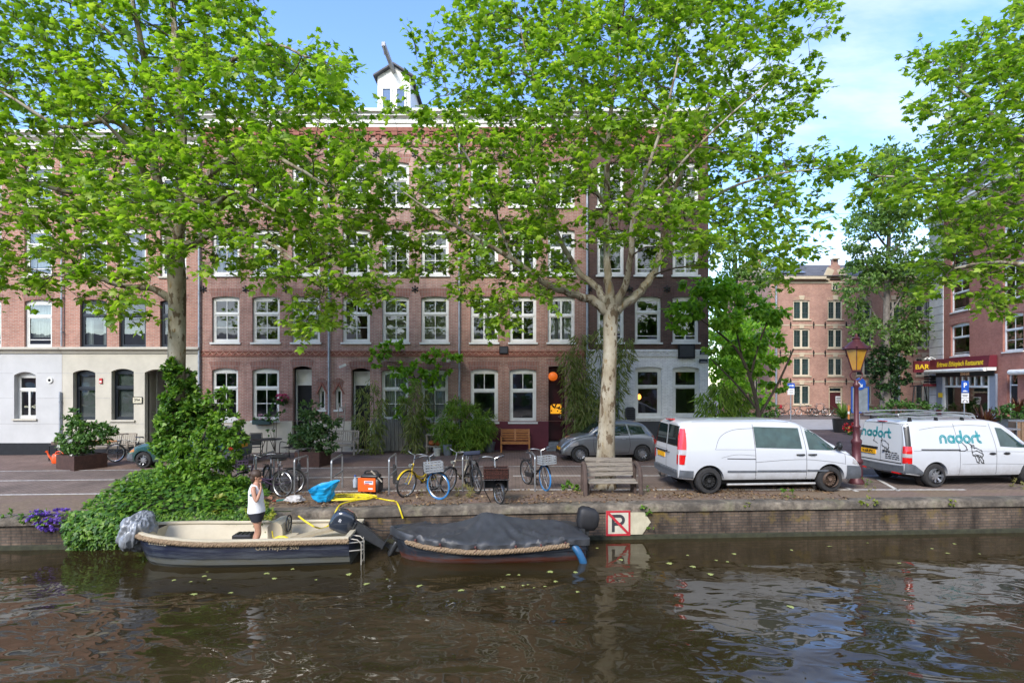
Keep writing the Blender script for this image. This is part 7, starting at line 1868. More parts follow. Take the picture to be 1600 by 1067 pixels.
mb.grid(rows, cv=True); mb.grid([[ (p[0]*.88+.01,p[1]*.88,p[2]*.97+.012) for p in r] for r in rows], cv=True); mb.f.append(tuple(range(36))); mb.m.append(0)
bb_ = mb.build('shopping_bag', mat('bright_blue_plastic', (.010,.30,.58), .35, var=.2, scale=7), smooth=50, fix=False); bb_.location = (x,y+.1,.01)
tag(bb_, 'bright blue plastic bag slumped at the quay edge', 'bag')
mb = MB(); r_ = random.Random(8); gx0, gy0, _ = G(545,783)
pts = []
for k in range(60):
    a = k*.33; rr_ = .34+.14*math.sin(k*.19)+r_.uniform(-.03,.03); pts.append((gx0+math.cos(a)*rr_*1.5-.1*k/60, gy0+.05+math.sin(a)*rr_*.75, .03+.012*(k%9)/9+.004*k/10))
tail1 = [G(585,779),G(605,783),G(618,785),(G(625,792)[0],YQ(-2.4)-.03,.03),(G(626,800)[0],YQ(-2.4)-.1,-.25)]
HOSE = mat('yellow_hose', (.66,.52,.015), .4, var=.12)
hz_ = [(p[0],p[1],p[2]+.03) for p in tail1]
head_ = [(X(490,11.4),11.4,WZ+.62),(X(505,11.9),11.9,WZ+.45),(X(520,12.12),12.1,-.25),(X(528,12.25),YQ(-4)-.10,.0),(X(536,12.5),12.6,.05)]
mb.tube(cr(head_+pts+hz_,4), .018, 7)
mb.tube(cr([(X(468,11.6),11.55,WZ+.80),(X(478,11.5),11.45,WZ+.72),(X(490,11.4),11.4,WZ+.62)],5),.02,7)
tag(mb.build('garden_hose', HOSE, smooth=True, fix=False), 'yellow garden hose coiled on the quay and running down into the open boat', 'hose')
x, y, z = G(456,787)
o = crumple('cleaning_rag', 'crumpled white cleaning rag on the quay edge behind the person', 'rag', (x+.05,y+.05,.05), (.17,.13,.075), mat('white_rag',(.42,.40,.38),.9), 5.5, .55, 40)
t = thing('hand_tool', 'teal and red hand tool beside the white rag', 'tool', (x-.2,y,.03)); mb = MB(); mb.bar((-.16,-.02,0),(.06,.02,.02),.05,.03); mb.build('handle', mat('teal_plastic',(.01,.16,.15),.5), t); mb = MB(); mb.bar((-.24,-.03,0),(-.165,-.02,0),.04,.02); mb.build('grip', mat('red_plastic',(.4,.02,.02),.5), t)
# no-mooring sign with its pale arrow board on the quay wall
x = X(967,12.5); y = YQ(x)-.03; t = thing('mooring_sign', 'red bordered sign with a struck through P on the quay wall', 'sign', (x,y,Z(816,YQ(x))), BROT)
SW, SH = .285, .29
mb = MB(); mb.box(-SW,-.03,-SH,SW,0,SH); mb.build('board', mat('aged_white_board',(.50,.47,.38),.7,var=.2,scale=4), t)
mb = MB(); b_ = .045
for q in ((-SW,-SH,SW,-SH+b_),(-SW,SH-b_,SW,SH),(-SW,-SH+b_,-SW+b_,SH-b_),(SW-b_,-SH+b_,SW,SH-b_)): mb.box(q[0],-.036,q[1],q[2],-.031,q[3])
d_ = math.hypot(SW,SH); SIGNR = mat('faded_sign_red',(.42,.018,.03),.6,var=.2)
mb.bar((-SW+.04,-.0435,SH-.04),(SW-.04,-.0435,-SH+.04),.008,.05,(0,0,1)) if False else mb.prism([(-SW+.03,SH-.07),(-SW+.07,SH-.03),(SW-.03,-SH+.07),(SW-.07,-SH+.03)],-.046,-.042); mb.build('red_border', SIGNR, t)
mb = MB(); mb.box(-.15,-.0405,-.20,-.085,-.031,.20)
o_ = [(-.085+.0,.20),(.03,.20)]+[(.03+.125*math.cos(R(a)),.075+.125*math.sin(R(a))) for a in range(85,-95,-15)]+[(-.085,-.05)]
i_ = [(-.085,.015),(.03,.015)]+[(.03+.06*math.cos(R(a)),.075+.06*math.sin(R(a))) for a in range(-85,95,15)]+[(-.085,.135)]
mb.prism(o_+i_, -.0405, -.031); mb.build('letter', mat('sign_black',(.03,.03,.035),.6,var=.2), t)
t = thing('arrow_board', 'pale bare arrow shaped board beside the struck through P', 'sign', (X(1001,12.55),YQ(X(1001,12.55))-.02,Z(816,12.62)), BROT)
mb = MB(); mb.prism([(-.26,-.28),(.06,-.28),(.26,-.0),(.08,.28),(-.26,.28)],-.025,0); mb.build('board', mat('aged_cream_board',(.46,.42,.30),.75,var=.25,scale=4,bmp=.2), t)
# weeds on and in the wall, fallen leaves
def weed(label, px, py, s, n, seed, m=BUSHL, wall=False, kind='oval', cat='weeds', Y=None):
    if wall: Y = YQ(X(px,12.6))-.06; x, y, z = X(px,Y), Y, Z(py,Y)
    else: x, y, z = G(px,py)
    t = thing('weed', label, cat, (x,y,z), 0, 'weeds along the quay'); bushy(t, [(0,0,s*.5,s,s*.5,s*.6),(s*.5,0,s*.3,s*.6,s*.4,s*.4)], n, kind, m, (s*.28,s*.5), seed, droop=(-.4 if kind == 'blade' else .1)); return t
YELW = leafmat('yellowish_weed', [(0,(.10,.14,.015)),(1,(.28,.30,.04))], .35)
DRYG = leafmat('dry_grass', [(0,(.12,.13,.03)),(.5,(.22,.20,.06)),(1,(.34,.28,.12))], .3)
weed('green weed climbing the wall right above the pale arrow board', 1008, 800, .16, 60, 61, wall=True); weed('small weed hanging over the tip of the pale arrow board', 1014, 826, .11, 40, 62, wall=True)
weed('pale green weed at the quay edge below the white van sill', 1228, 778, .20, 70, 63); weed('yellowish fern in the wall below the nose of the white van', 1357, 788, .17, 70, 64, YELW, True); weed('yellowish fern in the wall below the lettered van', 1490, 788, .12, 45, 65, YELW, True)
weed('tiny yellow weeds in the wall under the rear of the white van', 1166, 790, .10, 40, 66, YELW, True); weed('bushy green weed at the left foot of the weathered bench', 893, 766, .24, 150, 67); weed('grass at the right foot of the weathered bench', 1003, 768, .16, 90, 68, BUSHL, kind='blade')
weed('dry grass tuft under the middle bike rack', 722, 777, .26, 150, 69, DRYG, kind='blade'); weed('dry grass between the yellow and the blue wheel', 660, 775, .18, 70, 70, DRYG, kind='blade'); weed('grass tuft at the foot of the street lamp', 1350, 757, .18, 110, 71, BUSHL, kind='blade'); weed('grass tuft in front of the street lamp', 1362, 768, .16, 80, 72, DRYG, kind='blade'); weed('dry grass at the far right quay edge', 1598, 764, .24, 110, 73, DRYG, kind='blade'); weed('low weeds on the wall left of the purple bellflowers', 12, 808, .14, 60, 74, BUSHL)
weed('trailing green at the quay edge left of the blue bag', 340, 800, .3, 260, 75, YELW); weed('yellow green creeper hanging behind the standing person', 405, 806, .26, 200, 76, YELW)
g = np.random.default_rng(77); P=[];D=[]
while len(P) < 2600:
    px, y_ = g.uniform(380,1330), g.uniform(0,1)
    x_ = X(px,13.2); yq = YQ(x_); y = yq+.15+1.7*y_**1.3
    cl_ = mn.noise(Vector((x_*.8,y*1.2,0)))
    if cl_ < g.uniform(-.25,.25): continue
    P.append((x_,y,.022+.02*g.random())); D.append((g.normal(),g.normal(),g.normal()*.25))
LITT = leafmat('dry_leaf', [(0,(.07,.04,.022)),(.5,(.16,.095,.05)),(.85,(.26,.16,.08)),(1,(.34,.26,.15))], .1, (1,.8,.6))
o = leaves('leaf_litter', P, D, g.normal(size=(len(P),3))*.3+np.array([0,0,1]), g.uniform(.03,.07,len(P)), 'maple', LITT); tag(o, 'dry brown leaf litter scattered over the quay strip', 'leaf litter', kind='stuff')
FLOATM = mat('floating_leaf', (.30,.33,.10), .6, var=.3)
sv, sf = shape('maple'); proto = None
for k in range(46):
    px, py = (g.uniform(260,1560), 846+abs(g.normal())*36) if k > 8 else ((303,888),(545,897),(655,875),(720,882),(1110,897),(1083,885),(1236,948),(1046,880),(860,893))[k]
    if 200 < px < 930 and py < 890: py += 40
    Y = (HC-WZ)*F/(py-YH); s = g.uniform(.05,.12) if k > 8 else .13
    if proto is None:
        o = mesh_np('floating_leaf', sv-np.array([0,.4,0]), sf, FLOATM); proto = o
    else: o = proto.copy(); COL.objects.link(o)
    o.scale = (s,s,s*.6); o.location = (X(px,Y),Y,WZ+.008); o.rotation_euler = (g.normal()*.06,g.normal()*.06,g.uniform(0,6.28)); tag(o, 'pale green plane leaf floating on the brown canal', 'leaf', 'leaves floating on the canal')
# ------------------------------------------------------------------ right side: square, school, restaurant, lamp
# street lamp
x, y = X(1338,15.35), 15.35
LAMPM = mat('oxblood_iron', (.085,.022,.028), .45, .2, var=.25, scale=6)
t = thing('street_lamp', 'oxblood red street lamp with an amber lantern between the two white vans', 'street lamp', (x,y,0))
mb = MB(); mb.lathe([(.20,0),(.20,.06),(.16,.12),(.15,.5),(.13,.55),(.17,.60),(.17,.66),(.12,.72),(.115,1.1),(.14,1.15),(.14,1.22),(.09,1.28),(.085,1.55),(.11,1.6),(.07,1.66),(.062,2.4),(.055,2.7),(.09,2.74),(.09,2.80),(.05,2.84),(.05,2.92)],18); mb.build('post', LAMPM, t, smooth=50)
for s in (-1,1):
    mb = MB(); mb.tube(cr([(0,0,2.86),(s*.14,0,2.96),(s*.17,0,3.08),(s*.10,0,3.16)],5),.02,7); mb.build('lantern_bracket', LAMPM, t, smooth=True)
mb = MB(); mb.lathe([(.12,3.14),(.14,3.16),(.14,3.19),(.11,3.2)],6); mb.lathe([(.33,3.76),(.36,3.79),(.30,3.85),(.20,3.93),(.17,3.97),(.12,4.0),(.09,4.05),(.11,4.09),(.05,4.13),(.02,4.22)],12)
for k in range(6):
    a = 2*PI*k/6; mb.bar((.12*math.cos(a),.12*math.sin(a),3.18),(.30*math.cos(a),.30*math.sin(a),3.78),.02,.02); mb.ball((.36*math.cos(a),.36*math.sin(a),3.84),.03,8,5)
mb.build('lantern_frame', LAMPM, t, smooth=40)
m_, nt, b = nodes('amber_lantern_glass'); 
tr_ = nt.nodes.new('ShaderNodeBsdfTranslucent'); tp = nt.nodes.new('ShaderNodeBsdfTransparent'); gl_ = N(nt,'ShaderNodeBsdfGlossy',Roughness=.08)
cA = ramp(nt, noise(nt, objco(nt), 7), [(.3,(.95,.50,.03)),(.7,(1,.66,.10))]); L(nt, cA, tr_.inputs[0]); L(nt, cA, tp.inputs[0])
df_ = nt.nodes.new('ShaderNodeBsdfDiffuse'); L(nt, cA, df_.inputs[0]); m0 = N(nt,'ShaderNodeMixShader'); m0.inputs[0].default_value = .5; L(nt, tr_.outputs[0], m0.inputs[1]); L(nt, df_.outputs[0], m0.inputs[2])
m1 = N(nt,'ShaderNodeMixShader'); m1.inputs[0].default_value = .4; L(nt, m0.outputs[0], m1.inputs[1]); L(nt, tp.outputs[0], m1.inputs[2])
m2_ = N(nt,'ShaderNodeMixShader'); m2_.inputs[0].default_value = .10; L(nt, m1.outputs[0], m2_.inputs[1]); L(nt, gl_.outputs[0], m2_.inputs[2]); L(nt, m2_.outputs[0], nt.nodes['Material Output'].inputs[0])
mb = MB(); mb.lathe([(.115,3.2),(.295,3.765)],6,cap=False); mb.build('lantern_glass', m_, t, fix=False)
mb = MB(); mb.lathe([(.03,3.2),(.035,3.34),(.02,3.36),(.03,3.45),(.0,3.5)],10); mb.build('burner', mat('white_burner',(.6,.55,.4),.4), t, smooth=True)
# signs behind the lamp
SIGNB = mat('sign_blue', (.012,.085,.42), .4, var=.06); SIGNW = mat('sign_white', (.70,.71,.72), .45, var=.06); POLE = GALV
def polesign(name, label, px, Y, h): 
    t = thing(name, label, 'sign', (X(px,Y),Y,0)); mb = MB(); mb.cyl((0,.03,0),(0,.03,h),.03,n=10); mb.build('pole', POLE, t, smooth=True); return t
Y = 18.0; t = polesign('notice_board', 'blue framed notice board with its grey back and a round blue sign behind the lamp', 1343, Y, Z(590,Y))
xa, xb, za, zb = X(1330,Y)-t.location.x, X(1357,Y)-t.location.x, Z(645,Y), Z(604,Y)
mb = MB(); mb.box(xa+.03,-.01,za+.03,xb-.03,.0,zb-.03); mb.build('panel', mat('grey_panel',(.22,.25,.28),.5), t)
mb = MB()
for q in ((xa,za,xb,za+.03),(xa,zb-.03,xb,zb),(xa,za+.03,xa+.03,zb-.03),(xb-.03,za+.03,xb,zb-.03)): mb.box(q[0],-.025,q[1],q[2],.01,q[3])
mb.build('frame', SIGNB, t)
mb = MB(); mb.lathe([(.001,-.01),(.19,-.01),(.20,0),(.19,.01)],24,(0,-.02,Z(600,Y)),'y'); rd = mb.build('round_sign', SIGNB, t, smooth=40)
mb = MB(); mb.bar((-.06,-.035,Z(600,Y)+.06),(.05,-.035,Z(600,Y)-.06),.006,.03,(0,0,1)); mb.prism([(.08,Z(600,Y)-.10),(.08,Z(600,Y)+.0),(-.02,Z(600,Y)-.10)],-.037,-.032); mb.build('white_arrow', SIGNW, rd)
Y = 38.0; t = polesign('one_way_sign', 'blue one way sign with a white arrow and a white plate below', 1236, Y, Z(598,Y)); ox = t.location.x
mb = MB(); mb.box(X(1230,Y)-ox,-.02,Z(606.3,Y),X(1241.5,Y)-ox,0,Z(598.5,Y)); s_ = mb.build('sign_plate', SIGNB, t)
mb = MB(); zc = Z(602.4,Y); mb.box(-.17,-.027,zc-.03,.08,-.0205,zc+.03); mb.prism([(.0801,zc-.09),(.20,zc),(.0801,zc+.09)],-.027,-.0205); mb.build('white_arrow', SIGNW, s_)
mb = MB(); mb.box(X(1230.5,Y)-ox,-.02,Z(616.5,Y),X(1241,Y)-ox,0,Z(607,Y)); s_ = mb.build('sub_plate', SIGNW, t)
mb = MB()
for k in range(3): mb.box(-.12,-.026,Z(609.5+k*2.4,Y)-.012,.14,-.0205,Z(609.5+k*2.4,Y)+.012)
mb.build('sub_plate_lettering', mat('sign_dark',(.05,.05,.06),.5), s_)
Y = 30.0; t = polesign('parking_sign', 'blue parking sign with a white P and car above two white plates', 1507.5, Y, Z(594,Y)); ox = t.location.x
mb = MB(); mb.box(X(1502,Y)-ox,-.02,Z(613.5,Y),X(1513.5,Y)-ox,0,Z(595,Y)); s_ = mb.build('sign_plate', SIGNB, t)
textmesh('letter', 'P', .36, SIGNW, s_, basis((0,-.024,Z(602,Y)),(1,0,0),(0,0,1)), .012)
mb = MB(); zc = Z(611,Y); mb.prism([(-.14,zc-.03),(.14,zc-.03),(.14,zc+.0),(.07,zc+.01),(.04,zc+.05),(-.07,zc+.05),(-.10,zc+.01),(-.14,zc)],-.026,-.0205); mb.build('car_symbol', SIGNW, s_)
for (a,b) in ((614.2,621.5),(622,629.5)):
    mb = MB(); mb.box(X(1502,Y)-ox,-.02,Z(b,Y),X(1513.5,Y)-ox,0,Z(a,Y)); s_ = mb.build('sub_plate', SIGNW, t)
    mb = MB(); zc = Z((a+b)/2,Y)
    if a < 615: mb.box(-.14,-.026,zc+.01,.14,-.0205,zc+.04); mb.box(-.12,-.026,zc-.05,.12,-.0205,zc-.02)
    else:
        for s in (-1,1): mb.bar((s*.03,-.023,zc+.05),(s*.12,-.023,zc-.06),.006,.03,(0,0,1)); mb.prism([(s*.14,zc-.09),(s*.14,zc-.0),(s*.06,zc-.08)],-.026,-.0205)
    mb.build('sub_plate_lettering', mat('sign_dark',(.05,.05,.06)), s_)
# street name plates, plaque, camera on house 4
for px, py, w, lab, tx in ((1103,551,.42,'upper dark street name plate on the corner of the white painted house','Da Kade'),(1101,564,.36,'lower dark street name plate on the corner of the white painted house','Kade')):
    t = thing('street_name_plate', lab, 'sign', (hx(px)-.06,FY-.03,hz(py)), 0, 'street name plates'); mb = MB(); mb.box(-w/2,-.012,-.085,w/2,.012,.085); mb.build('plate', mat('dark_blue_enamel',(.02,.025,.04),.35), t); 
    mb = MB(); mb.box(-w*.38,-.016,-.03,w*.38,-.0125,.03) if False else mb.box(-w*.38,-.0145,-.045,w*.38,-.0125,-.03); mb.build('plate_line', SIGNW, t)
for px, py, s, lab in ((1072,549,.36,'square black plaque on the white painted frieze'),(787,547,.19,'small black plaque above the maroon based house windows')):
    t = thing('wall_plaque', lab, 'plaque', (hx(px),FY-.05,hz(py))); mb = MB(); mb.bev(-s,-.04,-s*.85,s,.02,s*.85,.02); mb.build('plaque', BLACKP, t); mb = MB(); mb.box(-s*.8,-.045,-s*.65,s*.8,-.041,s*.65); mb.build('plaque_face', GREYP, t)
t = thing('wall_grille', 'dark rounded ventilation box on the white painted wall beside the window', 'vent', (hx(984),FY-.05,hz(646))); mb = MB(); mb.prism([(-.2,-.28),(.2,-.28),(.2,.2),(.12,.28),(-.12,.28),(-.2,.2)],-.12,.04); mb.build('box', GREYP, t); mb = MB(); [mb.box(-.15,-.13,-.2+k*.08,.15,-.121,-.16+k*.08) for k in range(5)]; mb.build('louvre', BLACKP, t)
for px, py, lab in ((706,562,'white security camera under the wisteria'),(540,571,'small security camera over the black door')):
    t = thing('security_camera', lab, 'camera', (hx(px),FY-.02,hz(py))); mb = MB(); mb.tube([(0,0,0),(0,-.12,-.02)],.02,7); mb.build('arm', WHITE, t); mb = MB(); mb.bar((.06,-.14,.03),(-.16,-.3,-.08),.09,.09); mb.build('camera_body', WHITE, t)
# ---- far school building
SY = 50.0; SBR = brick('school_brick', (.34,.155,.11), (.42,.21,.15), (.42,.34,.29), .24, .075, .010, stain=.25)
STONE = mat('sandstone', (.50,.42,.30), .8, var=.15, scale=2)
x0w, x1w = X(1204,SY), X(1505,SY)
t = thing('school_building', 'large old brick school building with a stepped gable across the square', 'building', (x0w,SY,0)); sb = t
sx = lambda px: X(px,SY)-x0w
sz = lambda py: Z(py,SY)
cols = [(1239.5,1265.5),(1293.5,1316.5),(1338,1362),(1384,1408),(1431,1455.5)]; rows_ = [(469,499),(513.5,543.5),(558,587),(601,632)]
ops = []; wins = []
for ci,(a,b) in enumerate(cols):
    for ri,(d_,c_) in enumerate(rows_):
        if ci == 1 and ri == 3: ops.append((sx(1295),sx(1317),.05,sz(604),.0)); continue
        ops.append((sx(a),sx(b),sz(c_),sz(d_),.05)); wins.append(ops[-1])
eave = sz(433)
mb = MB(); wall_open(mb, 0, x1w-x0w, -.1, eave, ops, th=.3, band=.3); mb.build('front_wall', [SBR,brick('school_arch',(.40,.22,.15),(.5,.30,.2),(.42,.34,.29),.24,.08,.01,turn=True,off=0)], t, fix=False)
mb = MB(); D_ = 11
mb.add([(0,0,-.1),(0,D_,-.1),(0,D_,eave),(0,D_/2,eave+2.3),(0,0,eave)],[(0,1,2,3,4)]); mb.add([(x1w-x0w,0,-.1),(x1w-x0w,D_,-.1),(x1w-x0w,D_,eave),(x1w-x0w,D_/2,eave+2.3),(x1w-x0w,0,eave)],[(0,1,2,3,4)]); mb.add([(0,D_,-.1),(x1w-x0w,D_,-.1),(x1w-x0w,D_,eave),(0,D_,eave)],[(0,1,2,3)]); mb.build('side_wall', SBR, t, fix=False)
mb = MB(); mb.prism([(-.1,eave+.35),(-.1,eave-.3),(.35,eave-.3),(D_/2,eave+2.0),(D_/2,eave+2.65)],-.18,.15,'yz'); mb.prism([(D_+.1,eave+.35),(D_+.1,eave-.3),(D_-.35,eave-.3),(D_/2+.001,eave+2.0),(D_/2+.001,eave+2.65)],-.18,.15,'yz'); mb.build('gable_coping', STONE, t)
TILE = brick('grey_roof_tile', (.115,.115,.12), (.16,.155,.155), (.06,.06,.065), .3, .16, .02, stain=.3)
mb = MB(); mb.add([(.15,-.35,eave+.05),(x1w-x0w,-.35,eave+.05),(x1w-x0w,D_/2,eave+2.3),(.15,D_/2,eave+2.3),(.15,D_+.3,eave),(x1w-x0w,D_+.3,eave)],[(0,1,2,3),(3,2,5,4)]); mb.build('roof', TILE, t, fix=False)
mb = MB(); [mb.box(a_,-.45,eave-.25,b_,-.003,eave+.0) for a_,b_ in ((-.1,sx(1287)),(sx(1323),x1w-x0w))]; mb.box(0,-.06,sz(443),x1w-x0w,-.004,sz(440)); 
for py in (553,592,597.5,508,622): 
    pass
mb.build('eaves_gutter', STONE, t)
for ri,(d_,c_) in enumerate(rows_[:3]):
    mb = MB(); mb.box(.02,-.03,sz(c_+9)-.06,x1w-x0w-.02,-.004,sz(c_+9)+.06); mb.build('stone_band', STONE, t)
# gable bay
gc = sx(1305); gw = sx(1322)-sx(1305)
g0 = sz(445)
prof = [(gc-gw,eave-.2),(gc+gw,eave-.2),(gc+gw,sz(438)),(gc+gw*.75,sz(437)),(gc+gw*.42,sz(421)),(gc+gw*.42,sz(414)),(gc+gw*.25,sz(413)),(gc+gw*.25,sz(406)),(gc-gw*.25,sz(406)),(gc-gw*.25,sz(413)),(gc-gw*.42,sz(414)),(gc-gw*.42,sz(421)),(gc-gw*.75,sz(437)),(gc-gw,sz(438))]
mb = MB(); mb.prism(prof,-.035,.3); gb = mb.build('gable', SBR, t)
mb = MB(); 
for s in (-1,1): mb.bar((gc+s*gw*.88,.0,sz(437)),(gc+s*gw*.40,.0,sz(420)),.66,.12,(0,1,0)) ; mb.box(gc+s*gw*.98-.22,-.3,sz(438),gc+s*gw*.98+.22,.35,sz(436))
mb.box(gc-gw*.30,-.3,sz(406),gc+gw*.30,.35,sz(404)); mb.build('coping', STONE, gb)
mb = MB(); mb.add([(gc-gw,.3,g0-.3),(gc+gw,.3,g0-.3),(gc,.3,sz(415)),(gc-gw,4.5,g0+1.2),(gc+gw,4.5,g0+1.2),(gc,4.5,sz(415))],[(0,2,5,3),(1,4,5,2)]); mb.build('gable_roof', TILE, gb, fix=False)
mb = MB(); a, b = sx(1298.5), sx(1309.5)
for q in ((a,sz(454),b,sz(453)),(a,sz(441),b,sz(440)),(a,sz(453),a+.1,sz(441)),(b-.1,sz(453),b,sz(441)),((a+b)/2-.04,sz(453),(a+b)/2+.04,sz(441)),(a+.1,sz(447)-.03,(a+b)/2-.04,sz(447)+.03)): mb.box(q[0],-.12,q[1],q[2],-.037,q[3])
mb.build('gable_window', STONE, gb); mb = MB(); mb.add([(a,-.05,sz(454)),(b,-.05,sz(454)),(b,-.05,sz(440)),(a,-.05,sz(440))],[(0,1,2,3)]); mb.build('gable_pane', CGLASS2, gb, fix=False)
WCREAM = mat('cream_window_paint', (.58,.52,.40), .5, var=.1)
SGL = mat('green_dark_glass', (.03,.055,.055), .04, var=.6, scale=.6, spec=.7)
for o in wins:
    a,b,c_,d_,r_ = o; mb = MB(); y0 = .08
    for q in ((a,c_,a+.10,d_-.03),(b-.10,c_,b,d_-.03),(a+.1,c_,b-.1,c_+.1),(a+.1,d_-.15,b-.1,d_-.01),((a+b)/2-.09,c_+.1,(a+b)/2+.09,d_-.15)): mb.box(q[0],y0,q[1],q[2],y0+.12,q[3])
    w_ = mb.build('window', WCREAM, t)
    mb = MB()
    for (p0,p1) in ((a+.1,(a+b)/2-.09),((a+b)/2+.09,b-.1)):
        mb.box((p0+p1)/2-.02,y0+.03,c_+.1,(p0+p1)/2+.02,y0+.09,d_-.15)
        for k in (1,2): z = c_+.1+(d_-.25-c_)*k/3; mb.box(p0,y0+.035,z-.02,p1,y0+.085,z+.02)
    mb.build('glazing_bar', mat('dark_bar',(.06,.07,.07),.5), w_)
    mb = MB(); mb.add([(a+.1,y0+.07,c_+.1),(b-.1,y0+.07,c_+.1),(b-.1,y0+.07,d_-.1),(a+.1,y0+.07,d_-.1)],[(0,1,2,3)]); mb.build('pane', SGL, w_, fix=False)
    mb = MB(); mb.box(a-.1,-.10,c_-.12,b+.1,.079,c_-.002); mb.build('sill', STONE, w_)
    mb = MB(); mb.prism([((a+b)/2-.18,d_+.02),((a+b)/2+.18,d_+.02),((a+b)/2+.26,d_+.42),((a+b)/2-.26,d_+.42)],-.05,-.007); mb.build('keystone', STONE, w_)
a, b = sx(1295), sx(1317); zt = sz(604); mb = MB()
for q in ((a,.05,a+.14,zt),(b-.14,.05,b,zt),(a+.14,zt-.14,b-.14,zt),(a+.14,sz(613),b-.14,sz(613)+.12)): mb.box(q[0],.1,q[1],q[2],.25,q[3])
mb.build('door_frame', STONE, t)
mb = MB(); mb.box(a+.142,.16,.06,b-.142,.2,sz(613)-.003); do = mb.build('door', mat('dark_red_door2',(.07,.012,.014),.5), t); mb = MB(); mb.box(a+.142,.16,sz(613)+.122,b-.142,.2,zt-.142); mb.build('transom', CGLASS, t)
mb = MB(); mb.box(sx(1307),.13,sz(630),sx(1316),.157,sz(619)); mb.build('notice', SIGNW, do); mb = MB(); [mb.box(sx(1308),.12,sz(621.5+k*2.6)-.03,sx(1315),.129,sz(621.5+k*2.6)+.03) for k in range(3)]; mb.build('notice_lettering', BLACKP, do)
sp_ = [(sx(px), sz(py)) for py in (508,552,596) for px in (1219,1235,1271,1289,1322,1415,1425,1462)]
for (x_,z_) in sp_: mb = MB(); mb.bar((x_,-.03,z_-.3),(x_,-.03,z_+.3),.06,.09,(0,1,0)); mb.ball((x_,-.05,z_+.05),(.10,.04,.10),8,5); mb.build('wall_anchor', IRON, t)
pipe('drainpipe', 'pale drainpipe at the left corner of the school building', X(1212,SY), SY-.12, 0, sz(440), .09)
pipe('drainpipe', 'pale drainpipe on the right part of the school building', X(1403,SY), SY-.12, 0, sz(500), .09)
mb = MB(); pa = Vector((sx(1214),.0,0)); 
slope = lambda f: (-.35+(D_/2+.35)*f, eave+.05+2.25*f)
def onroof(px0, px1, f0, f1):
    (ya,za),(yb,zb_) = slope(f0), slope(f1); a, b = sx(px0), sx(px1); return [(a,ya,za+.12),(b,ya,za+.12),(b+.3,yb,zb_+.12),(a+.3,yb,zb_+.12)]
for px0, px1, nm in ((1212,1263,'solar panels on the left roof of the school building'),(1425,1445,'solar panel on the right roof of the school building')):
    t2 = thing('solar_panel', nm, 'solar panel', (x0w,SY,0)); mb = MB(); q = onroof(px0,px1,.12,.86); mb.add(q+[(p[0],p[1],p[2]+.06) for p in q],[(3,2,1,0),(4,5,6,7),(0,1,5,4),(1,2,6,5),(2,3,7,6),(3,0,4,7)]); mb.build('panel', mat('solar_blue_grey',(.10,.12,.15),.25,var=.15), t2)
for px, nm in ((1256,1),(1240,2)): pass
mb = MB(); mb.box(sx(1218),D_/2-.5,eave+1.8,sx(1228),D_/2+.5,eave+3.2); mb.box(sx(1217),D_/2-.6,eave+3.2,sx(1229),D_/2+.6,eave+3.45); mb.build('chimney', SBR, sb)
# low wing at the left of the school
xw = X(1130,52); t = thing('school_wing', 'lower brick wing set back left of the school building', 'building', (xw,52.5,0)); q1 = X(1206,52.5)-xw
wo = [(q1*.62,q1*.74,.75,3.4,.05),(q1*.80,q1*.92,.75,3.4,.05)]
mb = MB(); wall_open(mb, 0, q1, -.1, 7.5, wo, th=.3); mb.build('wall', SBR, t, fix=False); mb = MB(); mb.box(-.1,-.25,7.5,q1,5,7.8); mb.build('roof', TILE, t)
for a,b,c_,d_,r_ in wo:
    mb = MB(); [mb.box(*q) for q in ((a,.1,c_,a+.1,.2,d_),(b-.1,.1,c_,b,.2,d_),(a+.1,.1,c_,b-.1,.2,c_+.1),((a+b)/2-.06,.1,c_+.1,(a+b)/2+.06,.2,d_-.1),(a+.1,.1,d_-.15,b-.1,.2,d_-.02))]; w_ = mb.build('window', WCREAM, t); mb = MB(); mb.add([(a,.16,c_),(b,.16,c_),(b,.16,d_),(a,.16,d_)],[(0,1,2,3)]); mb.build('pane', SGL, w_, fix=False)
# ---- restaurant building, facade along the cross street
u0 = (34.44,44.8); RZ = math.atan2(-.9752,-.2214)
t = thing('restaurant_building', 'red brick corner building with a maroon restaurant sign and white quoins', 'building', (u0[0],u0[1],0), RZ); rb = t
def ru(px): Y = 24.19/((px-800)/F-.227); return (44.8-Y)*1.0254
def rz_(px,py): return HC+(YH-py)*(24.19/((px-800)/F-.227))/F
Wt = 22.0; Zc = 15.6
win_r = [(1484,1513,505,557),(1565,1597,491,550)]; RB = [(ru(a),ru(b)) for a,b,_,_ in win_r]
RBR = brick('restaurant_brick', (.30,.095,.065), (.38,.135,.095), (.36,.22,.17), .22, .065, .010, stain=.2)
RAR = brick('restaurant_arch', (.30,.10,.07), (.38,.14,.10), (.36,.24,.19), .22, .066, .011, turn=True, stain=.2, off=0)
RB += [(ru(1640),ru(1680))]
shop = (ru(1476),ru(1543),.55,3.35,0); dr = (ru(1572),ru(1588),.2,3.6,0)
ops = [shop,dr]+[(a,b,4.9+f*3.35,7.35+f*3.35,.12) for a,b in RB for f in (0,1,2)]
mb = MB(); wall_open(mb, 2.0, Wt, -.1, Zc, ops, th=.25, band=None); mb.build('front_wall', [RBR,RAR], t, fix=False)
for o in ops[2:]: window(t, *o[:4], .12, y=.12, trans=.62, vtop=1, vbot=1 if o[0] > 8 else 0, hbot=(.5,) if o[0] > 8 else (.12,))
for o in ops[2:]:
    mb = MB(); mb.prism([(o[0]-.1,o[3]+.005),(o[1]+.1,o[3]+.005),(o[1]+.22,o[3]+.36),(o[0]-.22,o[3]+.36)],-.02,-.004); mb.build('brick_lintel', RAR, t)
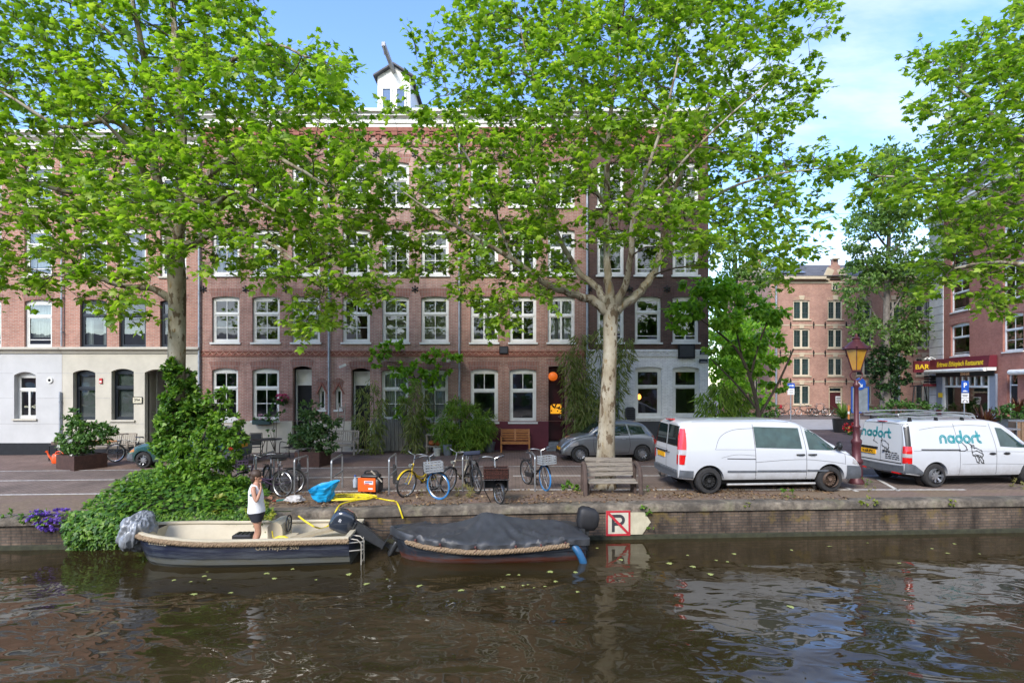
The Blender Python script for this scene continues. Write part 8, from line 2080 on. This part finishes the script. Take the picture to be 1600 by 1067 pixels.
mb = MB(); mb.add([(0,0,-.1),(0,9,-.1),(0,9,Zc),(0,0,Zc)],[(0,1,2,3)]); mb.add([(0,9,-.1),(Wt,9,-.1),(Wt,9,Zc),(0,9,Zc)],[(0,1,2,3)]); mb.add([(Wt,0,-.1),(Wt,9,-.1),(Wt,9,Zc),(Wt,0,Zc)],[(0,1,2,3)]); mb.build('side_wall', RBR, t, fix=False)
mb = MB(); z = 0
QW = mat('grey_white_stone', (.52,.53,.53), .75, var=.15, scale=2)
while z < Zc-.1: mb.box(0,-.03,z,1.998,.2,z+.02); mb.box(-.04,-.05,z+.021,1.999,.2,z+.62); z += .64
mb.build('quoins', QW, t)
cornice(t, -.2, Wt, Zc, Zc+.75, WHITE, .6)
mb = MB(); mb.add([(0,.1,Zc+.7),(Wt,.1,Zc+.7),(Wt,2.2,Zc+4.2),(0,2.2,Zc+4.2),(0,9,Zc+4.2),(Wt,9,Zc+4.2)],[(0,1,2,3),(3,2,5,4)]); mb.build('roof', TILE, t, fix=False)
mb = MB(); mb.add([(.3,2.4,0),(Wt,2.4,0),(Wt,2.4,Zc),(.3,2.4,Zc)],[(0,1,2,3)]); [mb.box(.3,.27,zz_,Wt,2.38,zz_+.3) for zz_ in (3.7,7.9,11.2)]; mb.build('interior', ROOM, t, fix=False)
# shop front
SF = mat('blue_grey_shop_paint', (.19,.22,.27), .5, var=.12); s1 = ru(1557)
mb = MB(); mb.box(1.2,-.12,0,shop[0]-.35,-.003,3.5); mb.box(shop[1]+.3,-.12,0,s1,-.003,3.5); mb.build('shop_pilaster', SF, t)
mb = MB(); mb.box(1.2,-.14,0,shop[0]-.35,-.121,.75); mb.box(shop[1]+.3,-.14,0,s1,-.121,.45); mb.build('pilaster_base', mat('red_base',(.20,.02,.025),.5), t)
mb = MB(); a,b,c_,d_,_ = shop
for q in ((a-.34,0,a,3.35),(b,0,b+.29,3.35),(a,.3,b,.55),(a,2.55,b,2.7)): mb.box(q[0],-.06,q[1],q[2],.12,q[3])
for k in range(1,7): xx = a+(b-a)*k/7; mb.box(xx-.09,-.03,2.7,xx+.09,.11,3.34)
mb.build('shop_window', WHITE, t); mb = MB(); mb.add([(a,.05,.5),(b,.05,.5),(b,.05,3.35),(a,.05,3.35)],[(0,1,2,3)]); mb.build('shop_pane', PANE, t, fix=False)
MAR = mat('maroon_fascia', (.13,.012,.022), .45, var=.12)
mb = MB(); mb.prism([(-.02,3.95),(-.55,3.95),(-.45,4.75),(-.02,4.75)],1.0,s1,'yz'); fs = mb.build('fascia', MAR, t)
YEL = mat('yellow_lettering', (.75,.52,.02), .45, var=.06)
textmesh('fascia_lettering', 'Eritrees Ethiopisch Restaurant', .52, YEL, fs, basis(((1.5+s1)/2,-.515,4.30),(1,0,0),(0,.10,.8)), .012, sx=.92)
mb = MB(); mb.cyl((.9,-.75,3.80),(s1+.05,-.75,3.80),.13,n=12); mb.box(.9,-.7,3.72,s1+.05,-.1,3.93); mb.build('awning_case', WHITE, t, smooth=40)
mb = MB(); mb.box(1.2,-.16,3.36,s1-.1,-.121,3.70); bd = mb.build('name_band', BLACKP, t)
textmesh('band_lettering', 'SEMHAR', .30, mat('pale_orange_letters',(.75,.42,.25),.5), bd, basis(((a+b)/2+.2,-.163,3.53),(1,0,0),(0,0,1)), .012)
mb = MB(); mb.box(.0,-1.25,3.75,.12,-.06,4.70); bs = mb.build('projecting_sign', MAR, t); textmesh('sign_lettering', 'BAR', .55, YEL, bs, basis((.125,-.64,4.2),(0,1,0),(0,0,1)), .015)
mb = MB(); [mb.box(.1,-.5+.0,2.9+k*.22,1.0,-.06,3.05+k*.22) for k in range(3)]; mb.build('shutter_louvre', BLACKP, t); mb = MB(); mb.box(.05,-.55,2.62,1.1,-.055,2.82); mb.build('red_ledge', mat('red_base',(.2,.02,.025)), t)
mb = MB(); mb.box(1.5,-.14,1.75,2.1,-.1215,2.1); mb.build('yellow_notice', YEL, t)
for xx in (1.3,1.9): mb = MB(); mb.tube([(xx,-.5,4.75),(xx,-.8,4.95),(xx,-.95,4.85)],.03,6); mb.ball((xx,-.95,4.80),(.10,.10,.06),8,5); mb.build('sign_lamp', WHITE, t)
a,b,c_,d_,_ = dr; door(t, a, b, .2, 2.7, 3.55, BLACKP, WHITE, y=.2)
mb = MB(); mb.cyl((ru(1585),-.3,3.55),(Wt,-.3,3.55),.17,n=12); mb.box(ru(1585),-.3,3.5,Wt,-.003,3.68); mb.build('awning_roll', WHITE, t, smooth=40)
# dormer on the restaurant roof
mb = MB(); mb.box(7.5,.4,Zc+.76,9.0,2.5,Zc+2.9); dmr = mb.build('dormer', WHITE, t); mb = MB(); mb.box(7.65,.36,Zc+1.0,8.85,.398,Zc+2.6); mb.build('dormer_pane', BLUEGL, dmr)
# ---- poplar with ivy clad trunk
def leaftree(name, label, px, Y, base_py, trunk, blobs, n, kind, m, size, seed, tm=BARKTWIG, cat='tree', **kw):
    x = X(px,Y); t = thing(name, label, cat, (x,Y,0)); o = (x,Y,0)
    mb = MB()
    for l in trunk:
        pts = cr([inpx(a,b,Y+d,o) for a,b,r,d in l],5); mb.tube(pts, np.interp(np.linspace(0,1,len(pts)),np.linspace(0,1,len(l)),[q[2] for q in l]).tolist(), 8)
    mb.build('trunk', tm, t, smooth=True)
    bushy(t, [inpx(a,b,Y+d,o)+(r1,r1*.9,r2) for a,b,r1,r2,d in blobs], n, kind, m, size, seed, name='crown', **kw); return t
PY = 44.0; rg = random.Random(91)
bl = []
for k in range(58):
    py = rg.uniform(225,560); f = (py-215)/340; half = 8+58*math.sin(min(f,1)*PI*.62)**.9; 
    if py > 480: half *= .85
    bl.append((1387+rg.uniform(-1,1)*half+(6 if py < 330 else 0), py, rg.uniform(.7,1.35), rg.uniform(.8,1.5), rg.uniform(-1.5,1.5)))
tr_ = [[(1384,648,.45,0),(1383,600,.36,0),(1384,540,.3,0),(1386,450,.22,0),(1390,340,.12,0),(1394,240,.04,0)]]
for k in range(10): py = 540-k*22; s = -1 if k%2 else 1; tr_.append([(1385,py,.09,0),(1385+s*22,py-32,.06,rg.uniform(-1,1)),(1385+s*(40-k*1.5),py-75,.02,rg.uniform(-1.5,1.5))])
pop = leaftree('poplar', 'tall airy poplar on the square in front of the school building', 1384, PY, 648, tr_, bl, 14500, 'oval', POPL, (.20,.36), 91, mat('grey_bark',(.16,.14,.12),.9,var=.4))
x = X(1384,PY-.2); t = thing('trunk_ivy', 'dark ivy wrapped round the lower trunk of the poplar', 'ivy', (x,PY-.2,0)); bushy(t, [inpx(px,py,PY-.2,(x,PY-.2,0))+(rx,.8,rz__) for px,py,rx,rz__ in ((1384,560,1.1,1.0),(1382,590,1.0,.9),(1388,610,.8,.7),(1402,575,.7,.8),(1372,570,.6,.8),(1410,590,.5,.5))], 3000, 'ivy', leafmat('dark_ivy',[(0,(.010,.028,.008)),(.6,(.02,.055,.014)),(1,(.05,.10,.025))],.2), (.16,.26), 92)
# darker trees behind the corner
leaftree('tree', 'dark green tree far behind the corner of the dark brick house', 1150, 44, 650, [[(1150,650,.3,0),(1150,520,.2,0),(1150,400,.1,0)]], [(1140+rg.uniform(-45,50),rg.uniform(375,560),rg.uniform(.9,1.5),rg.uniform(.9,1.4),rg.uniform(-2,2)) for _ in range(34)], 6000, 'oval', POPL, (.22,.38), 93)
leaftree('tree', 'light green tree at the side street behind the bamboo corner', 1135, 33, 650, [[(1140,660,.2,0),(1142,580,.15,0),(1140,480,.08,0)]], [(1150+rg.uniform(-35,45),rg.uniform(500,625),rg.uniform(.6,1.1),rg.uniform(.5,.9),rg.uniform(-1.5,1.5)) for _ in range(26)], 4600, 'oval', ASHL, (.18,.30), 94)
for px, py, Y, lab, sd_, rx in ((1428,640,43,'low shrubs at the foot of the poplar by the school wall',95,3.2),(1190,642,46,'dark creeper on the low school wing wall',96,1.6)):
    x = X(px,Y); standing('shrub', lab, 'shrub', x, Y, 0, [(-rx*.5,0,.7,rx*.55,.6,.7),(rx*.4,0,.6,rx*.5,.6,.6),(0,0,1.1,rx*.4,.5,.5)], 1500, 'oval', DARKL, (.16,.26), sd_)
# parasol (closed) by the corner bamboo
x = X(1151,22.0); t = thing('parasol', 'closed pale parasol standing beside the corner bamboo', 'parasol', (x,22.0,0)); mb = MB(); mb.cyl((0,0,0),(0,0,2.35),.022,n=8); mb.build('pole', DRYW, t); mb = MB(); rows = []
for z,r in ((.95,.10),(1.2,.13),(1.6,.115),(2.0,.075),(2.3,.03)): rows.append([(r*(1+.3*math.cos(6*2*PI*k/36))*math.cos(2*PI*k/36),r*(1+.3*math.cos(6*2*PI*k/36))*math.sin(2*PI*k/36),z) for k in range(36)])
mb.grid(rows, cv=True); mb.build('folded_canopy', mat('beige_canvas',(.42,.38,.33),.9,var=.15), t, smooth=True)
# potted palm and red flowers
x, y = X(1318,31.5), 31.5; t = potlathe('flowerpot', 'dark square pot on the square holding a spiky green palm', 'pot', 1318, 660, [(.50,0),(.52,.05),(.58,.75),(.60,.8)], BLACKPL, Y=31.5)
g = np.random.default_rng(97)
def spiky(label, name, px, Y, z, n, h, m, seed, cat='plant'):
    g = np.random.default_rng(seed); t = thing(name, label, cat, (X(px,Y),Y,z)); d = rnd_dirs(g,n); d[:,2] = np.abs(d[:,2])*1.2+.35
    mb = MB()
    for k in range(n):
        v_ = Vector(d[k]).normalized(); L_ = h*g.uniform(.7,1.1); s_ = v_.cross(Vector((0,0,1))).normalized()*.05*h; e = v_*L_-Vector((0,0,.28*L_*(1-v_.z)))
        m1_ = v_*L_*.55+Vector((0,0,.03)); mb.add([-s_*.6,s_*.6,m1_+s_,m1_-s_,e],[(0,1,2,3),(3,2,4)])
    mb.build('fronds', m, t, fix=False); mb = MB(); mb.cyl((0,0,-.1),(0,0,h*.25),.05*h,n=8); mb.build('stem', BARKTWIG, t); return t
PALML = leafmat('palm_leaf', [(0,(.05,.11,.02)),(1,(.16,.24,.05))], .3)
spiky('spiky green palm growing in the dark pot on the square', 'palm', 1318, 31.5, .78, 46, 1.15, PALML, 98)
CORD = leafmat('red_cordyline_leaf', [(0,(.05,.018,.014)),(.6,(.12,.045,.025)),(1,(.28,.15,.06))], .25, (1.3,.8,.6))
spiky('dark red cordyline plant behind the roof rack of the lettered van', 'cordyline', 1538, 24.5, .75, 70, 1.15, CORD, 99)
spiky('smaller reddish cordyline by the restaurant door', 'cordyline', 1592, 27.0, 1.35, 50, .9, CORD, 100)
x = X(1329,30.0); t = thing('red_flowers', 'bright red flowers behind the street lamp post', 'flowers', (x,30.0,.1)); bushy(t, [(0,0,.3,.4,.3,.3)], 170, 'ivy', leafmat('red_petal',[(0,(.35,.01,.015)),(1,(.55,.03,.03))],.2,(1,.6,.6)), (.08,.14), 101, name='blossoms'); bushy(t, [(0,0,.12,.45,.3,.2)], 120, 'oval', DARKL, (.1,.16), 102)
t = thing('bollard', 'orange and white marker post behind the potted palm', 'bollard', (X(1326,31.0),31.0,0)); mb = MB(); mb.cyl((0,0,0),(0,0,1.6),.05,n=10); mb.build('post', mat('orange_post',(.6,.22,.06),.5), t); mb = MB(); mb.cyl((0,0,1.1),(0,0,1.25),.053,n=10); mb.build('white_band', SIGNW, t)
# planters, green bush and carts by the restaurant
t = thing('planter', 'tall grey zinc planter beside the wooden carts at the right edge', 'planter', (X(1578,26.5),26.5,0)); mb = MB(); mb.prism([(-.34,0),(.34,0),(.45,1.1),(-.45,1.1)],-.4,.4); mb.build('box', POT, t); mb = MB(); mb.box(-.4,-.36,1.101,.4,.36,1.12); mb.build('soil', SOIL, t)
standing('shrub', 'green shrub growing in the tall grey planter at the right edge', 'shrub', X(1580,26.5), 26.5, 1.1, [(0,0,.3,.7,.5,.35),(.6,0,.3,.5,.4,.3),(-.5,0,.25,.4,.4,.25)], 900, 'oval', DARKL, (.1,.17), 103)
def cart(label, px, Y):
    t = thing('wooden_cart', label, 'cart', (X(px,Y),Y,0), R(-12), 'wooden carts stacked outside the restaurant')
    for k in range(5): mb = MB(); x_ = -.4+k*.17; mb.box(x_,-.3,.18,x_+.14,.3,1.05); mb.build('board', mat('brown_cart_wood',(.24,.15,.09),.8,var=.3,stretch=(5,5,1)), t)
    for x_ in (-.3,.3): mb = MB(); mb.lathe([(.05,-.04),(.11,-.04),(.12,0),(.11,.04),(.05,.04)],16,(x_,-.34,.12),'y'); mb.build('wheel', RUBBER, t, smooth=True)
    mb = MB(); mb.tube([(-.42,-.32,.1),(-.42,-.32,1.1),(.45,-.32,1.1),(.45,-.32,.1)],.02,6); mb.build('cart_frame', STEEL, t); return t
cart('brown wooden cart with small wheels beside the grey planter', 1598, 25.2); 
t = thing('low_table', 'grey low outdoor table behind the lettered van windscreen', 'table', (X(1562,25.0),25.0,0)); mb = MB(); mb.box(-.6,-.4,.72,.6,.4,.78); mb.build('table_top', mat('grey_stone_top',(.22,.22,.23),.7), t)
for a in (-.5,.44): 
    for b in (-.32,.26): mb = MB(); mb.box(a,b,0,a+.06,b+.06,.719); mb.build('leg', GREYP, t)
# far bicycles against the school
far = [(1223,'black bicycle with a red bag standing left before the school wall',8),(1262,'grey bicycle standing below the school window',186),(1275,'dark bicycle leaning among others left of the school door',4),(1287,'silver bicycle parked directly in front of the school door',176),(1310,'dark bicycle parked right of the school door',6)]
for px, lab, hd_ in far:
    k = px; tb = bike(lab, (X(px+(14 if hd_ < 90 else -14),47.5),47.5,0), hd_, BLK if k != 1287 else paintm('silver_bike_paint',(.35,.36,.37)), group='bicycles in front of the school', lean=3)
    if k == 1223:
        mb = MB(); mb.bev(-.28,-.16,.72,.06,.16,1.0,.04); mb.build('rear_bag', mat('red_bag',(.35,.02,.03),.7), tb)
# play frame by the school, roadside signs
t = thing('play_frame', 'dark steel frame with a slide by the school wall', 'play frame', (X(1440,46),46,0)); mb = MB(); mb.tube([(-.9,0,0),(-.6,0,2.6),(.6,0,2.7),(1.1,0,.3)],.06,6); mb.tube([(-.6,.5,2.6),(.6,.5,2.7),(1.1,.5,.3)],.05,6); mb.build('frame_tube', IRON, t, smooth=True)
mb = MB(); mb.box(-.9,-.1,0,-.5,.4,1.1); mb.build('bin_box', BLACKP, t)
NB = CLINK('near_bank_clinker', (.13,.10,.08), (.165,.125,.10))
sheet('near_bank', NB, [-60,0,60], lambda x: -120, lambda x: 2.2, .003)
mb = MB(); mb.add([(-60,2.2,-.3),(60,2.2,-.003),(60,2.2,WZ-.5),(-60,2.2,WZ-.5)],[(0,1,2,3)]); struct(mb.build('near_bank_edge', QB, fix=False))
# ------------------------------------------------------------------ the bank on the near side, seen in window and water reflections
g = np.random.default_rng(120); bl = []
for k in range(34):
    x = -46+k*2.8+g.normal()*.6
    for j in range(2): bl.append((x+g.normal()*.8, -15+g.normal()*1.2, 1.6+j*2.7+g.normal()*.6, 2.0, 1.6, 1.7))
o = bushy(None, bl, 15000, 'oval', DARKL, (.5,.9), 121, name='treeline')
tag(o, 'line of dark trees on the near bank reflected in the windows', 'trees', kind='stuff')

t = thing('terrace', 'long red brick terrace on the near bank reflected in the windows', 'houses', (0,-24,0))  # added out of view to hide the bright horizon in reflections, kept low
mb = MB(); mb.box(-70,-8,0,70,0,7.6); mb.build('wall', BRK, t); mb = MB(); mb.prism([(.3,7.6),(-4,9.6),(-8.3,7.6)],-70,70,'yz'); mb.build('roof', SLATE, t)
mb = MB(); [mb.box(-68+k*2.4,-.02,1+f*2.8,-66.8+k*2.4,.03,2.9+f*2.8) for k in range(56) for f in range(2)]; mb.build('window_row', WHITE, t)
